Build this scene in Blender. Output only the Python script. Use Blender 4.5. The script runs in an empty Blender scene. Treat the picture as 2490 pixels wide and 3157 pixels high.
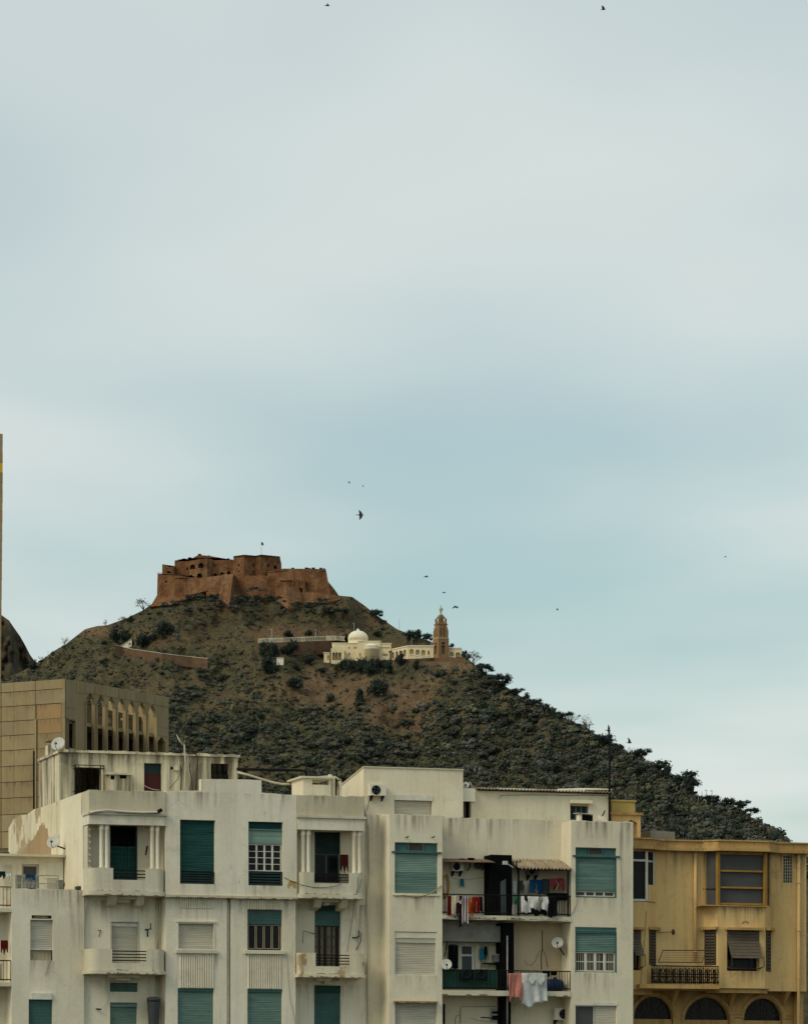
import bpy, bmesh, math, random
import numpy as np
from math import sin, cos, tan, pi, radians, sqrt, atan2, exp
from mathutils import Vector, Matrix, geometry, noise

random.seed(7)
S = bpy.context.scene
COL = S.collection

# ------------------------------------------------------------------ camera
F, CX, V0, CZ = 12000.0, 1245.0, 3500.0, 16.0      # focal length and principal point in photo pixels, eye height
cd = bpy.data.cameras.new('camera')
cam = bpy.data.objects.new('camera', cd); COL.objects.link(cam)
cam.location = (0, 0, CZ); cam.rotation_euler = (pi/2, 0, 0)
cd.sensor_fit = 'HORIZONTAL'; cd.sensor_width = 36.0
cd.lens = 36.0*F/2490.0
cd.shift_y = (V0 - 3157/2)/2490.0
cd.clip_start = 1.0; cd.clip_end = 30000.0
S.camera = cam

# ------------------------------------------------------------------ sky and sun (bright overcast)
SUN_DIR = Vector((-0.62, -0.50, 0.66)).normalized()
w = bpy.data.worlds.new('World'); S.world = w; w.use_nodes = True
nt = w.node_tree; nt.nodes.clear()
def wn(t, **k):
    n = nt.nodes.new(t)
    for a, b in k.items(): setattr(n, a, b)
    return n
out = wn('ShaderNodeOutputWorld')
sky = wn('ShaderNodeTexSky', sky_type='NISHITA', sun_disc=False)
sky.sun_elevation = math.asin(SUN_DIR.z); sky.sun_rotation = atan2(SUN_DIR.x, SUN_DIR.y)
sky.dust_density = 2.0; sky.air_density = 1.0
bg1 = wn('ShaderNodeBackground'); bg1.inputs[1].default_value = 0.12
tn = wn('ShaderNodeMix', data_type='RGBA', blend_type='MULTIPLY'); tn.inputs[0].default_value = 1.0; tn.inputs[7].default_value = (0.88, 1.07, 0.92, 1)
nt.links.new(sky.outputs[0], tn.inputs[6]); nt.links.new(tn.outputs[2], bg1.inputs[0])
tc = wn('ShaderNodeTexCoord'); sep = wn('ShaderNodeSeparateXYZ'); nt.links.new(tc.outputs['Generated'], sep.inputs[0])
mx = wn('ShaderNodeMath', operation='MAXIMUM'); mx.inputs[1].default_value = 0.035; nt.links.new(sep.outputs[2], mx.inputs[0])
dx = wn('ShaderNodeMath', operation='DIVIDE'); nt.links.new(sep.outputs[0], dx.inputs[0]); nt.links.new(mx.outputs[0], dx.inputs[1])
dy = wn('ShaderNodeMath', operation='DIVIDE'); nt.links.new(sep.outputs[1], dy.inputs[0]); nt.links.new(mx.outputs[0], dy.inputs[1])
cb = wn('ShaderNodeCombineXYZ'); nt.links.new(dx.outputs[0], cb.inputs[0]); nt.links.new(dy.outputs[0], cb.inputs[1])
mp = wn('ShaderNodeMapping'); mp.inputs['Location'].default_value = (6.0, 0.6, 0.0); mp.inputs['Rotation'].default_value = (0, 0, radians(14))
mp.inputs['Scale'].default_value = (0.8, 0.40, 1.0)
nt.links.new(cb.outputs[0], mp.inputs[0])
nz = wn('ShaderNodeTexNoise'); nz.inputs['Scale'].default_value = 1.0; nz.inputs['Detail'].default_value = 3.5; nz.inputs['Roughness'].default_value = 0.42
nt.links.new(mp.outputs[0], nz.inputs[0])
rp = wn('ShaderNodeValToRGB'); rp.color_ramp.interpolation = 'B_SPLINE'
rp.color_ramp.elements[0].position = 0.34; rp.color_ramp.elements[0].color = (0.20,)*3 + (1,)
rp.color_ramp.elements[1].position = 0.66; rp.color_ramp.elements[1].color = (1.0,)*3 + (1,)
nt.links.new(nz.outputs['Fac'], rp.inputs[0])
bg2 = wn('ShaderNodeBackground'); bg2.inputs[0].default_value = (0.735, 0.785, 0.757, 1); bg2.inputs[1].default_value = 1.0
ms = wn('ShaderNodeMixShader')
nt.links.new(rp.outputs[0], ms.inputs[0]); nt.links.new(bg1.outputs[0], ms.inputs[1]); nt.links.new(bg2.outputs[0], ms.inputs[2])
nt.links.new(ms.outputs[0], out.inputs[0])

sl = bpy.data.lights.new('sun', 'SUN'); sl.energy = 1.4; sl.angle = radians(25); sl.color = (1.0, 0.87, 0.68)
so = bpy.data.objects.new('sun', sl); COL.objects.link(so)
so.rotation_euler = SUN_DIR.to_track_quat('Z', 'Y').to_euler(); so.location = (-60, -40, 120)

vs = S.view_settings
vs.view_transform = 'Standard'; vs.look = 'None'; vs.exposure = 0.0; vs.gamma = 1.0; vs.use_curve_mapping = False
S.render.engine = 'CYCLES'

# ------------------------------------------------------------------ helpers
def crop(x0, y0, s): return lambda x, y: (x0 + x/s, y0 + y/s)

class Frame:
    """a vertical facade plane: local x along it, local y into the building, z up"""
    def __init__(s, u, Y, a):
        s.a = a; s.O = Vector(((u-CX)/F*Y, Y, 0)); s.dx, s.dy = cos(a), sin(a); s.nx, s.ny = sin(a), -cos(a)
    def x(s, u, o=0):
        k = (u-CX)/F
        return -(s.O.x + o*s.nx - k*(s.O.y + o*s.ny))/(s.dx - k*s.dy)
    def pt(s, u, v, o=0):
        x = s.x(u, o); Y = s.O.y + x*s.dy + o*s.ny
        return (x, -o, CZ + (V0-v)/F*Y)
    def z(s, u, v, o=0): return s.pt(u, v, o)[2]
    def R(s, C, x0, y0, x1, y1, o=0):
        u0, v0 = C(x0, y0); u1, v1 = C(x1, y1); um = (u0+u1)/2
        return (s.x(u0, o), s.x(u1, o), s.z(um, v1, o), s.z(um, v0, o))
    def P(s, C, x, y, o=0): return s.pt(*C(x, y), o)
    def W(s, p): return Vector((s.O.x + p[0]*s.dx - p[1]*s.dy, s.O.y + p[0]*s.dy + p[1]*s.dx, p[2]))
    def sub(s, u, o=0):
        x = s.x(u, o); Y = s.O.y + x*s.dy + o*s.ny
        return Frame(u, Y, s.a)

def rectpts(R): x0, x1, z0, z1 = R; return [(x0, z0), (x1, z0), (x1, z1), (x0, z1)]
def archpts(R, n=8, pointed=False):
    x0, x1, z0, z1 = R; r = (x1-x0)/2; xm = (x0+x1)/2
    if pointed:
        zs = z1 - r*1.15
        return [(x0, z0), (x1, z0), (x1, zs), (x1-r*.35, zs+r*.62), (xm, z1), (x0+r*.35, zs+r*.62), (x0, zs)]
    rz = min(r, (z1-z0)*.8); zs = z1-rz
    return [(x0, z0), (x1, z0)] + [(xm + r*cos(pi*i/n), zs + rz*sin(pi*i/n)) for i in range(n+1)]
def rough(x0, x1, z0, z1, amp=.02, step=.45, rnd=random.Random(77)):
    """polygon of a wall whose top edge is slightly uneven; z1 may be (left, right)"""
    amp *= 1.5; step *= .55
    za, zb = z1 if isinstance(z1, tuple) else (z1, z1)
    n = max(1, int((x1-x0)/step))
    top = [(x1 + (x0-x1)*i/n, zb + (za-zb)*i/n + (rnd.uniform(-amp, amp) if 0 < i < n else 0)) for i in range(n+1)]
    return [(x0, z0), (x1, z0)] + top

class MB:
    def __init__(s): s.v = []; s.f = []
    def add(s, vs, fs):
        n = len(s.v); s.v += [tuple(p) for p in vs]; s.f += [tuple(i+n for i in f) for f in fs]; return s
    def box(s, x0, x1, y0, y1, z0, z1):
        return s.hexa([(x0,y0,z0),(x1,y0,z0),(x1,y1,z0),(x0,y1,z0),(x0,y0,z1),(x1,y0,z1),(x1,y1,z1),(x0,y1,z1)])
    def hexa(s, p): return s.add(p, [(3,2,1,0),(4,5,6,7),(0,1,5,4),(1,2,6,5),(2,3,7,6),(3,0,4,7)])
    def prism(s, b, t):
        n = len(b)
        return s.add(list(b)+list(t), [tuple(range(n-1,-1,-1)), tuple(range(n,2*n))] + [(i,(i+1)%n,(i+1)%n+n,i+n) for i in range(n)])
    def plate(s, outer, holes, y0, y1):
        loops = [outer] + list(holes); flat = [p for l in loops for p in l]; n = len(flat)
        tris = geometry.tessellate_polygon([[Vector((p[0], p[1], 0)) for p in l] for l in loops])
        fs = [tuple(t) for t in tris] + [tuple(i+n for i in reversed(t)) for t in tris]
        k = 0
        for l in loops:
            m = len(l)
            fs += [(k+i, k+(i+1) % m, k+(i+1) % m+n, k+i+n) for i in range(m)]; k += m
        return s.add([(p[0], y0, p[1]) for p in flat] + [(p[0], y1, p[1]) for p in flat], fs)
    def extx(s, poly, x0, x1):
        n = len(poly)
        return s.add([(x0, p[0], p[1]) for p in poly] + [(x1, p[0], p[1]) for p in poly],
                     [tuple(range(n)), tuple(range(2*n-1, n-1, -1))] + [(i, i+n, (i+1) % n+n, (i+1) % n) for i in range(n)])
    def extz(s, poly, z0, z1): return s.prism([(p[0], p[1], z0) for p in poly], [(p[0], p[1], z1) for p in poly])
    def tube(s, pts, r, n=6):
        pts = [Vector(p) for p in pts]; rings = []
        up = Vector((0.13, 0.21, 1))
        for i, p in enumerate(pts):
            t = (pts[min(i+1, len(pts)-1)] - pts[max(i-1, 0)]).normalized()
            a = t.cross(up)
            if a.length < .05: a = t.cross(Vector((1, .1, 0)))
            a.normalize(); b = t.cross(a); rr = r[i] if isinstance(r, (list, tuple)) else r
            rings.append([p + a*rr*cos(2*pi*k/n) + b*rr*sin(2*pi*k/n) for k in range(n)])
        vs = [v for q in rings for v in q]; fs = []
        for i in range(len(pts)-1):
            for k in range(n): fs.append((i*n+k, i*n+(k+1) % n, (i+1)*n+(k+1) % n, (i+1)*n+k))
        fs += [tuple(range(n-1, -1, -1)), tuple(range((len(pts)-1)*n, len(pts)*n))]
        return s.add(vs, fs)
    def cyl(s, p0, p1, r0, r1=None, n=12): return s.tube([p0, p1], [r0, r0 if r1 is None else r1], n)
    def lathe(s, prof, c=(0,0,0), n=16, a0=0, a1=2*pi):
        vs = []; full = abs(a1-a0-2*pi) < 1e-6; m = n if full else n+1
        for r, z in prof:
            for k in range(m):
                a = a0+(a1-a0)*k/n; vs.append((c[0]+r*cos(a), c[1]+r*sin(a), c[2]+z))
        fs = []
        for i in range(len(prof)-1):
            for k in range(n): fs.append((i*m+k, i*m+(k+1) % m, (i+1)*m+(k+1) % m, (i+1)*m+k))
        if prof[0][0] > 1e-4: fs.append(tuple(range(m-1, -1, -1)))
        if prof[-1][0] > 1e-4: fs.append(tuple(range((len(prof)-1)*m, len(prof)*m)))
        return s.add(vs, fs)
    def strip(s, path, t, z0, z1):
        """a low wall of thickness t standing on a plan polyline (t to the left of travel)"""
        n = len(path); off = []
        for i in range(n):
            a = Vector(path[max(i-1, 0)]); b = Vector(path[min(i+1, n-1)]); d = (b-a).normalized()
            off.append((path[i][0]-d.y*t, path[i][1]+d.x*t))
        for i in range(n-1):
            s.hexa([(*path[i], z0), (*path[i+1], z0), (*off[i+1], z0), (*off[i], z0), (*path[i], z1), (*path[i+1], z1), (*off[i+1], z1), (*off[i], z1)])
        return s
    def mesh(s, name, smooth=False, xf=None):
        me = bpy.data.meshes.new(name)
        vs = [xf(p) for p in s.v] if xf else s.v
        me.from_pydata(vs, [], s.f)
        bm = bmesh.new(); bm.from_mesh(me); bmesh.ops.recalc_face_normals(bm, faces=bm.faces); bm.to_mesh(me); bm.free()
        if smooth: me.polygons.foreach_set('use_smooth', [True]*len(me.polygons))
        me.update(); return me
    def build(s, name, mat, parent=None, smooth=False, xf=None):
        return obj(name, s.mesh(name, smooth, xf), mat, parent)

def obj(name, me, mat, parent=None):
    o = bpy.data.objects.new(name, me); COL.objects.link(o)
    if mat is not None and not me.materials: me.materials.append(M[mat] if isinstance(mat, str) else mat)
    if parent: o.parent = parent
    return o
def empty(name, loc, rz=0, label=None, cat=None, group=None):
    o = bpy.data.objects.new(name, None); COL.objects.link(o); o.location = loc; o.rotation_euler = (0, 0, rz); o.empty_display_size = .3
    return tag(o, label, cat, group)
def tag(o, label=None, cat=None, group=None, kind=None):
    if label: o['label'] = label
    if cat: o['category'] = cat
    if group: o['group'] = group
    if kind: o['kind'] = kind
    return o
def dup(o, parent=None):
    c = o.copy(); COL.objects.link(c)
    if parent: c.parent = parent
    for ch in list(o.children): dup(ch, c)
    return c
def fempty(name, fr, label, cat, group=None): return empty(name, fr.O, fr.a, label, cat, group)
def cut(o, cutter_mb):
    """carve real openings into a mesh with an exact boolean"""
    me = cutter_mb.mesh('cutter'); c = bpy.data.objects.new('cutter', me); COL.objects.link(c)
    par = o.parent; o.parent = None
    m = o.modifiers.new('b', 'BOOLEAN'); m.operation = 'DIFFERENCE'; m.object = c; m.solver = 'EXACT'
    dg = bpy.context.evaluated_depsgraph_get(); dg.update()
    nm = bpy.data.meshes.new_from_object(o.evaluated_get(dg)); o.modifiers.clear(); o.data = nm
    bpy.data.objects.remove(c); o.parent = par
    return o

# ------------------------------------------------------------------ materials
M = {}
def nmat(name, rough=.85, spec=.25, metal=0):
    m = bpy.data.materials.new(name); m.use_nodes = True; M[name] = m
    t = m.node_tree; b = t.nodes['Principled BSDF']
    b.inputs['Roughness'].default_value = rough; b.inputs['Specular IOR Level'].default_value = spec; b.inputs['Metallic'].default_value = metal
    return m, t, b
def N(t, kind, **k):
    n = t.nodes.new(kind)
    for a, b in k.items(): setattr(n, a, b)
    return n
def noise_n(t, vec, scale, detail=4, rough=.55, mscale=None, mloc=None):
    n = N(t, 'ShaderNodeTexNoise'); n.inputs['Scale'].default_value = scale; n.inputs['Detail'].default_value = detail; n.inputs['Roughness'].default_value = rough
    if mscale:
        m = N(t, 'ShaderNodeMapping'); m.inputs['Scale'].default_value = mscale
        if mloc: m.inputs['Location'].default_value = mloc
        t.links.new(vec, m.inputs[0]); vec = m.outputs[0]
    t.links.new(vec, n.inputs['Vector']); return n.outputs['Fac']
def ramp_n(t, fac, stops, interp='LINEAR'):
    r = N(t, 'ShaderNodeValToRGB'); r.color_ramp.interpolation = interp
    e = r.color_ramp.elements
    while len(e) < len(stops): e.new(.5)
    for i, (p, c) in enumerate(stops):
        e[i].position = p; e[i].color = (c, c, c, 1) if isinstance(c, (int, float)) else (*c, 1)
    t.links.new(fac, r.inputs[0]); return r.outputs[0]
def mix_n(t, fac, a, b, mode='MIX'):
    m = N(t, 'ShaderNodeMix', data_type='RGBA', blend_type=mode)
    for s, v in ((0, fac), (6, a), (7, b)):
        if hasattr(v, 'links') or hasattr(v, 'is_output'): t.links.new(v, m.inputs[s])
        elif s == 0: m.inputs[0].default_value = v
        else: m.inputs[s].default_value = (*v, 1)
    return m.outputs[2]
def bump_n(t, b, h, strength, dist):
    bp = N(t, 'ShaderNodeBump'); bp.inputs['Strength'].default_value = strength; bp.inputs['Distance'].default_value = dist
    t.links.new(h, bp.inputs['Height']); t.links.new(bp.outputs[0], b.inputs['Normal'])
def coords(t):
    return N(t, 'ShaderNodeTexCoord').outputs['Object']

def stucco(name, base, tone, dirt, streak=.5, peel=None, peel_at=.70, grime=.5, seed=0, st0=.50, st1=.74):
    """painted render: broad tone drift, rain streaks, blotches, optional lost plaster"""
    m, t, b = nmat(name, .92, .15); v = coords(t); L = (seed*3.7, seed*1.9, seed*2.3)
    big = ramp_n(t, noise_n(t, v, .45, 3, .5, (1, 1, .7), L), [(.32, 0.), (.68, 1.)])
    c = mix_n(t, big, base, tone)
    st = ramp_n(t, noise_n(t, v, 1.0, 5, .6, (2.6, 2.6, .16), L), [(st0, 0.), (st1, streak)])
    c = mix_n(t, st, c, dirt)
    bl = ramp_n(t, noise_n(t, v, 1.3, 8, .68, (1, 1, 1), (L[1], L[2], L[0])), [(.56, 0.), (.80, grime)])
    c = mix_n(t, bl, c, dirt)
    pat = ramp_n(t, noise_n(t, v, .33, 2, .4, (1, 1, 1.3), (L[1]+2, L[0], 4)), [(.53, 0.), (.545, .16)])
    c = mix_n(t, pat, c, tuple(min(1, x*1.18) for x in base))
    dm = ramp_n(t, noise_n(t, v, .6, 3, .5, (1, 1, .8), (L[2], 3, L[0])), [(.45, 0.), (.62, 1.)])
    dr = ramp_n(t, noise_n(t, v, 1.0, 4, .6, (8.0, 8.0, .35), (L[0], L[2], 1)), [(.56, 0.), (.70, min(1., streak*1.5))])
    c = mix_n(t, mix_n(t, 1.0, dr, dm, 'MULTIPLY'), c, dirt)
    wp = N(t, 'ShaderNodeVectorMath', operation='MULTIPLY_ADD'); nv_ = N(t, 'ShaderNodeTexNoise'); nv_.inputs['Scale'].default_value = 1.4; nv_.inputs['Detail'].default_value = 5; t.links.new(v, nv_.inputs['Vector'])
    t.links.new(nv_.outputs['Color'], wp.inputs[0]); wp.inputs[1].default_value = (.9, .9, .9); t.links.new(v, wp.inputs[2])
    vo = N(t, 'ShaderNodeTexVoronoi', feature='DISTANCE_TO_EDGE'); vo.inputs['Scale'].default_value = .33; t.links.new(wp.outputs[0], vo.inputs['Vector'])
    ck = ramp_n(t, vo.outputs['Distance'], [(.0, .55), (.0035, 0.)])
    c = mix_n(t, mix_n(t, 1.0, ck, ramp_n(t, noise_n(t, v, .5, 2, .5, (1,1,1), (7, L[0], L[1])), [(.56, 0.), (.62, 1.)]), 'MULTIPLY'), c, tuple(x*.9 for x in dirt))
    fine = noise_n(t, v, 9.0, 6, .7)
    c = mix_n(t, .18, c, ramp_n(t, fine, [(.3, tuple(x*.6 for x in base)), (.7, tuple(min(1, x*1.15) for x in base))]))
    if peel:
        pl = ramp_n(t, noise_n(t, v, .8, 9, .62, (1, 1, .85), (L[2]+5, 2, 1)), [(peel_at, 0.), (peel_at+.015, 1.)])
        c = mix_n(t, pl, c, peel)
    t.links.new(c, b.inputs['Base Color']); bump_n(t, b, noise_n(t, v, 5, 8, .7), .35, .03)
    return m
def paint(name, base, rough=.6, var=.35, scale=3.0, spec=.3, metal=0, stretch=(1,1,1), dirt=None):
    m, t, b = nmat(name, rough, spec, metal); v = coords(t)
    f = ramp_n(t, noise_n(t, v, scale, 6, .65, stretch), [(.25, 0.), (.75, 1.)])
    lo = tuple(x*(1-var) for x in base) if dirt is None else dirt
    hi = tuple(min(1, x*(1+var*.4)) for x in base)
    t.links.new(mix_n(t, f, lo, hi), b.inputs['Base Color']); bump_n(t, b, noise_n(t, v, scale*4, 5, .6), .2, .01)
    return m

stucco('stucco_white', (.81,.75,.595), (.69,.615,.45), (.27,.23,.15), .26, grime=.55, seed=1)
stucco('stucco_parapet', (.60,.535,.385), (.50,.44,.30), (.26,.22,.14), .32, grime=.55, seed=2)
stucco('stucco_cream', (.79,.715,.54), (.68,.60,.43), (.30,.25,.16), .22, grime=.48, seed=3)
stucco('stucco_lowhouse', (.80,.73,.57), (.62,.56,.41), (.36,.31,.21), .25, grime=.40, seed=4)
stucco('stucco_mould', (.74,.67,.48), (.64,.55,.37), (.09,.075,.05), 1.0, peel=(.40,.30,.18), peel_at=.72, grime=.85, seed=5, st0=.43, st1=.60)
stucco('stucco_peeling', (.76,.69,.50), (.64,.56,.38), (.22,.18,.11), .55, peel=(.42,.32,.19), peel_at=.545, grime=.5, seed=6)
stucco('stucco_balcony', (.66,.61,.46), (.56,.50,.35), (.24,.20,.13), .55, peel=(.30,.25,.18), peel_at=.73, grime=.5, seed=7)
stucco('stucco_beige', (.60,.49,.32), (.52,.41,.25), (.25,.19,.12), .3, grime=.3, seed=8)
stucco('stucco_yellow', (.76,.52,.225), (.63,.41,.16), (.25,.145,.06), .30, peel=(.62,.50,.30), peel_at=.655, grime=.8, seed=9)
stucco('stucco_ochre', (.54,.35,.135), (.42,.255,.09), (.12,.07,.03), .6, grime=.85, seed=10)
stucco('concrete_tan', (.35,.27,.145), (.27,.20,.10), (.16,.125,.08), .55, grime=.5, seed=11)
stucco('concrete_grey', (.335,.265,.15), (.27,.21,.115), (.17,.14,.09), .45, grime=.45, seed=12)
stucco('concrete_orange', (.37,.235,.115), (.30,.195,.095), (.20,.14,.08), .35, grime=.3, seed=13)
stucco('brown_plaster', (.40,.28,.15), (.34,.23,.12), (.2,.14,.09), .5, peel=(.62,.54,.38), peel_at=.66, grime=.5, seed=14)
stucco('chapel_cream', (.78,.66,.41), (.70,.58,.36), (.45,.34,.18), .25, grime=.2, seed=15)
stucco('chapel_white', (.80,.75,.60), (.74,.68,.53), (.5,.44,.33), .2, grime=.2, seed=16)
paint('green_shutter', (.022,.085,.074), .65, .65, 1.6, .12, stretch=(.5,1,9))
paint('teal_shutter', (.145,.235,.198), .7, .42, 1.6, .12, stretch=(.6,1,7))
paint('teal_deep', (.055,.135,.120), .6, .35, 1.5)
paint('teal_pale', (.205,.31,.25), .6, .25, 1.3, stretch=(1,1,3))
paint('green_dark', (.010,.032,.028), .6, .5, 2)
paint('white_paint', (.70,.67,.56), .6, .25, 3)
paint('shutter_grey', (.52,.49,.39), .7, .30, 1.4, .12, stretch=(.6,1,8))
paint('shutter_cream', (.58,.53,.40), .7, .30, 1.4, .12, stretch=(.6,1,8))
paint('black_metal', (.010,.010,.010), .75, .5, 8, .12)
paint('rust_metal', (.09,.05,.03), .8, .6, 6)
paint('grey_metal', (.28,.28,.26), .5, .3, 6, metal=.3)
paint('pipe_cream', (.50,.46,.33), .7, .4, 2)
paint('dish_white', (.50,.49,.43), .5, .15, 4)
paint('orange_frame', (.36,.19,.03), .6, .3, 3)
paint('brown_wood', (.075,.055,.035), .8, .5, 4, stretch=(1,1,6))
paint('blind_wood', (.12,.095,.065), .85, .5, 5, stretch=(.4,1,6))
paint('curtain', (.42,.36,.24), .9, .3, 3)
paint('red_panel', (.055,.009,.009), .7, .4, 3)
paint('corrugated', (.33,.28,.18), .75, .45, 3, dirt=(.17,.11,.07))
paint('corrugated_brown', (.24,.15,.095), .8, .5, 3, dirt=(.09,.055,.04))
paint('corrugated_pale', (.50,.45,.33), .75, .35, 3)
paint('tank_yellow', (.50,.36,.11), .7, .25, 2)
paint('tank_grey', (.24,.23,.19), .85, .35, 2)
paint('bin_grey', (.045,.052,.055), .5, .3, 4)
paint('barrel_blue', (.008,.032,.10), .4, .3, 4)
paint('green_sheet', (.018,.085,.05), .7, .5, 3, stretch=(4,1,.4))
paint('black_sheet', (.005,.006,.006), .9, .4, 2, .04)
paint('slate_sheet', (.07,.085,.085), .7, .3, 2)
paint('bird_dark', (.018,.018,.02), .8, .4, 9)
paint('bark', (.06,.045,.03), .9, .4, 3)
paint('wire', (.03,.03,.028), .7, .2, 3)
paint('wire_pale', (.55,.50,.38), .7, .2, 3)
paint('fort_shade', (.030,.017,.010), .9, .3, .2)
paint('flag_dark', (.02,.05,.03), .9, .3, 3)
paint('sign_yellow', (.62,.38,.02), .6, .15, 2)
paint('statue_stone', (.50,.47,.32), .85, .25, .6)
paint('road_white', (.50,.45,.33), .85, .3, .4)
paint('pole_grey', (.33,.33,.29), .7, .2, 2)
paint('retaining', (.13,.075,.042), .9, .4, .25, stretch=(1,1,2))
paint('asphalt', (.055,.053,.05), .9, .3, .2)
for nm, c in dict(maroon=(.10,.010,.010), cream=(.52,.46,.33), brownred=(.055,.012,.010), navy=(.010,.011,.02), orange=(.34,.075,.010),
                  red=(.16,.012,.008), black=(.007,.007,.008), blue=(.010,.055,.13), greyc=(.30,.29,.26), darkgrey=(.05,.055,.06), pinkred=(.36,.055,.07),
                  white=(.62,.61,.56), rose=(.48,.19,.15), paleblue=(.60,.61,.57), teal=(.02,.19,.26), greenc=(.01,.14,.06), carpet=(.012,.014,.014), bundle=(.012,.028,.024)).items():
    paint('cloth_'+nm, c, .95, .28, 5, .05)
# striped towel
m, t, b = nmat('cloth_stripe', .95, .05); v = coords(t)
wv = N(t, 'ShaderNodeTexWave', wave_type='BANDS', bands_direction='X'); wv.inputs['Scale'].default_value = 2.6; wv.inputs['Distortion'].default_value = .6
t.links.new(v, wv.inputs[0])
t.links.new(ramp_n(t, wv.outputs['Fac'], [(.0, (.58,.50,.45)), (.45, (.58,.52,.48)), (.55, (.10,.02,.05)), (1., (.06,.02,.06))]), b.inputs['Base Color'])
# glass
def glassm(name, c, rough=.12):
    m, t, b = nmat(name, rough, .10); v = coords(t)
    t.links.new(mix_n(t, noise_n(t, v, .8, 3), c, tuple(x*1.8+.004 for x in c)), b.inputs['Base Color'])
glassm('glass_dark', (.008,.009,.009)); glassm('glass_grey', (.055,.055,.052), .35); glassm('glass_slate', (.045,.05,.055), .2)
# fort stone
def fortm(name, a, b_, hi, lo):
    m, t, b = nmat(name, .97, .05); v = coords(t)
    c = mix_n(t, ramp_n(t, noise_n(t, v, .06, 5, .6), [(.38, 0.), (.62, 1.)]), a, b_)
    c = mix_n(t, ramp_n(t, noise_n(t, v, .30, 6, .68, (1,1,.22)), [(.46, 0.), (.66, .8)]), c, hi)
    c = mix_n(t, ramp_n(t, noise_n(t, v, .16, 8, .74, (1,1,.8), (9,3,2)), [(.47, 0.), (.64, .85)]), c, lo)
    br = N(t, 'ShaderNodeTexBrick'); br.inputs['Scale'].default_value = 1.0; br.inputs['Brick Width'].default_value = 2.4; br.inputs['Row Height'].default_value = 1.1; br.inputs['Mortar Size'].default_value = .10
    br.inputs['Color1'].default_value = (1.25,1.2,1.15,1); br.inputs['Color2'].default_value = (.75,.74,.72,1); br.inputs['Mortar'].default_value = (.55,.5,.45,1)
    mp_ = N(t, 'ShaderNodeMapping'); mp_.inputs['Rotation'].default_value = (pi/2, 0, 0); t.links.new(v, mp_.inputs[0]); t.links.new(mp_.outputs[0], br.inputs[0])
    c = mix_n(t, .55, c, br.outputs['Color'], 'MULTIPLY')
    t.links.new(c, b.inputs['Base Color']); bump_n(t, b, noise_n(t, v, 1.0, 8, .75), .9, .8)
fortm('fort_stone', (.215,.107,.052), (.165,.079,.038), (.29,.165,.085), (.075,.036,.019))
fortm('fort_pale', (.27,.150,.078), (.20,.103,.052), (.345,.21,.118), (.105,.052,.027))
m, t, b = nmat('tower_stone', .95, .1); v = coords(t)
c = mix_n(t, noise_n(t, v, .6, 6, .7), (.34,.22,.11), (.20,.115,.06))
t.links.new(c, b.inputs['Base Color']); bump_n(t, b, noise_n(t, v, 2, 6, .7), .5, .2)
paint('tower_trim', (.42,.31,.17), .9, .3, .8)
# hillside soil: world-scale noise over brown, ochre, dry grass and grey rock; 'bare' marks ground without cover
m, t, b = nmat('hill_soil', .97, .05); v = coords(t)
at = N(t, 'ShaderNodeAttribute', attribute_name='bare')
c = mix_n(t, ramp_n(t, noise_n(t, v, .02, 6, .65), [(.38, 0.), (.62, 1.)]), (.118,.106,.056), (.082,.074,.044))
c = mix_n(t, ramp_n(t, noise_n(t, v, .10, 7, .72), [(.47, 0.), (.62, .8)]), c, (.170,.146,.074))
soil = mix_n(t, ramp_n(t, noise_n(t, v, .045, 7, .7), [(.35, 0.), (.65, 1.)]), (.200,.120,.066), (.27,.190,.110))
soil = mix_n(t, ramp_n(t, noise_n(t, v, .16, 7, .72), [(.48, 0.), (.68, .8)]), soil, (.115,.070,.040))
c = mix_n(t, at.outputs['Fac'], c, soil)
c = mix_n(t, ramp_n(t, noise_n(t, v, .42, 7, .75, (1,1,1.5)), [(.49, 0.), (.66, .75)]), c, (.042,.042,.026))
c = mix_n(t, ramp_n(t, noise_n(t, v, .55, 5, .7, mscale=(1,1,1.6), mloc=(31,7,3)), [(.58, 0.), (.74, .75)]), c, (.25,.20,.125))
c = mix_n(t, ramp_n(t, noise_n(t, v, .95, 4, .7, (1,1,1.4), (5,2,8)), [(.52, 0.), (.64, .7)]), c, (.036,.040,.024))
c = mix_n(t, ramp_n(t, noise_n(t, v, .8, 3, .6, (1,1,1.7), (15,2,1)), [(.60, 0.), (.70, .7)]), c, (.22,.17,.10))
t.links.new(c, b.inputs['Base Color']); bump_n(t, b, noise_n(t, v, .5, 8, .75), 1.0, 2.2)
m, t, b = nmat('cliff_rock', .97, .05); v = coords(t)
c = mix_n(t, ramp_n(t, noise_n(t, v, .03, 7, .7, (1.6,1.6,.45)), [(.38, 0.), (.62, 1.)]), (.17,.135,.085), (.10,.085,.060))
c = mix_n(t, ramp_n(t, noise_n(t, v, .06, 8, .72), [(.5, 0.), (.66, .9)]), c, (.036,.040,.026))
t.links.new(c, b.inputs['Base Color']); bump_n(t, b, noise_n(t, v, .12, 9, .75, (1.5,1.5,.5)), 1.0, 6)
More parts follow.
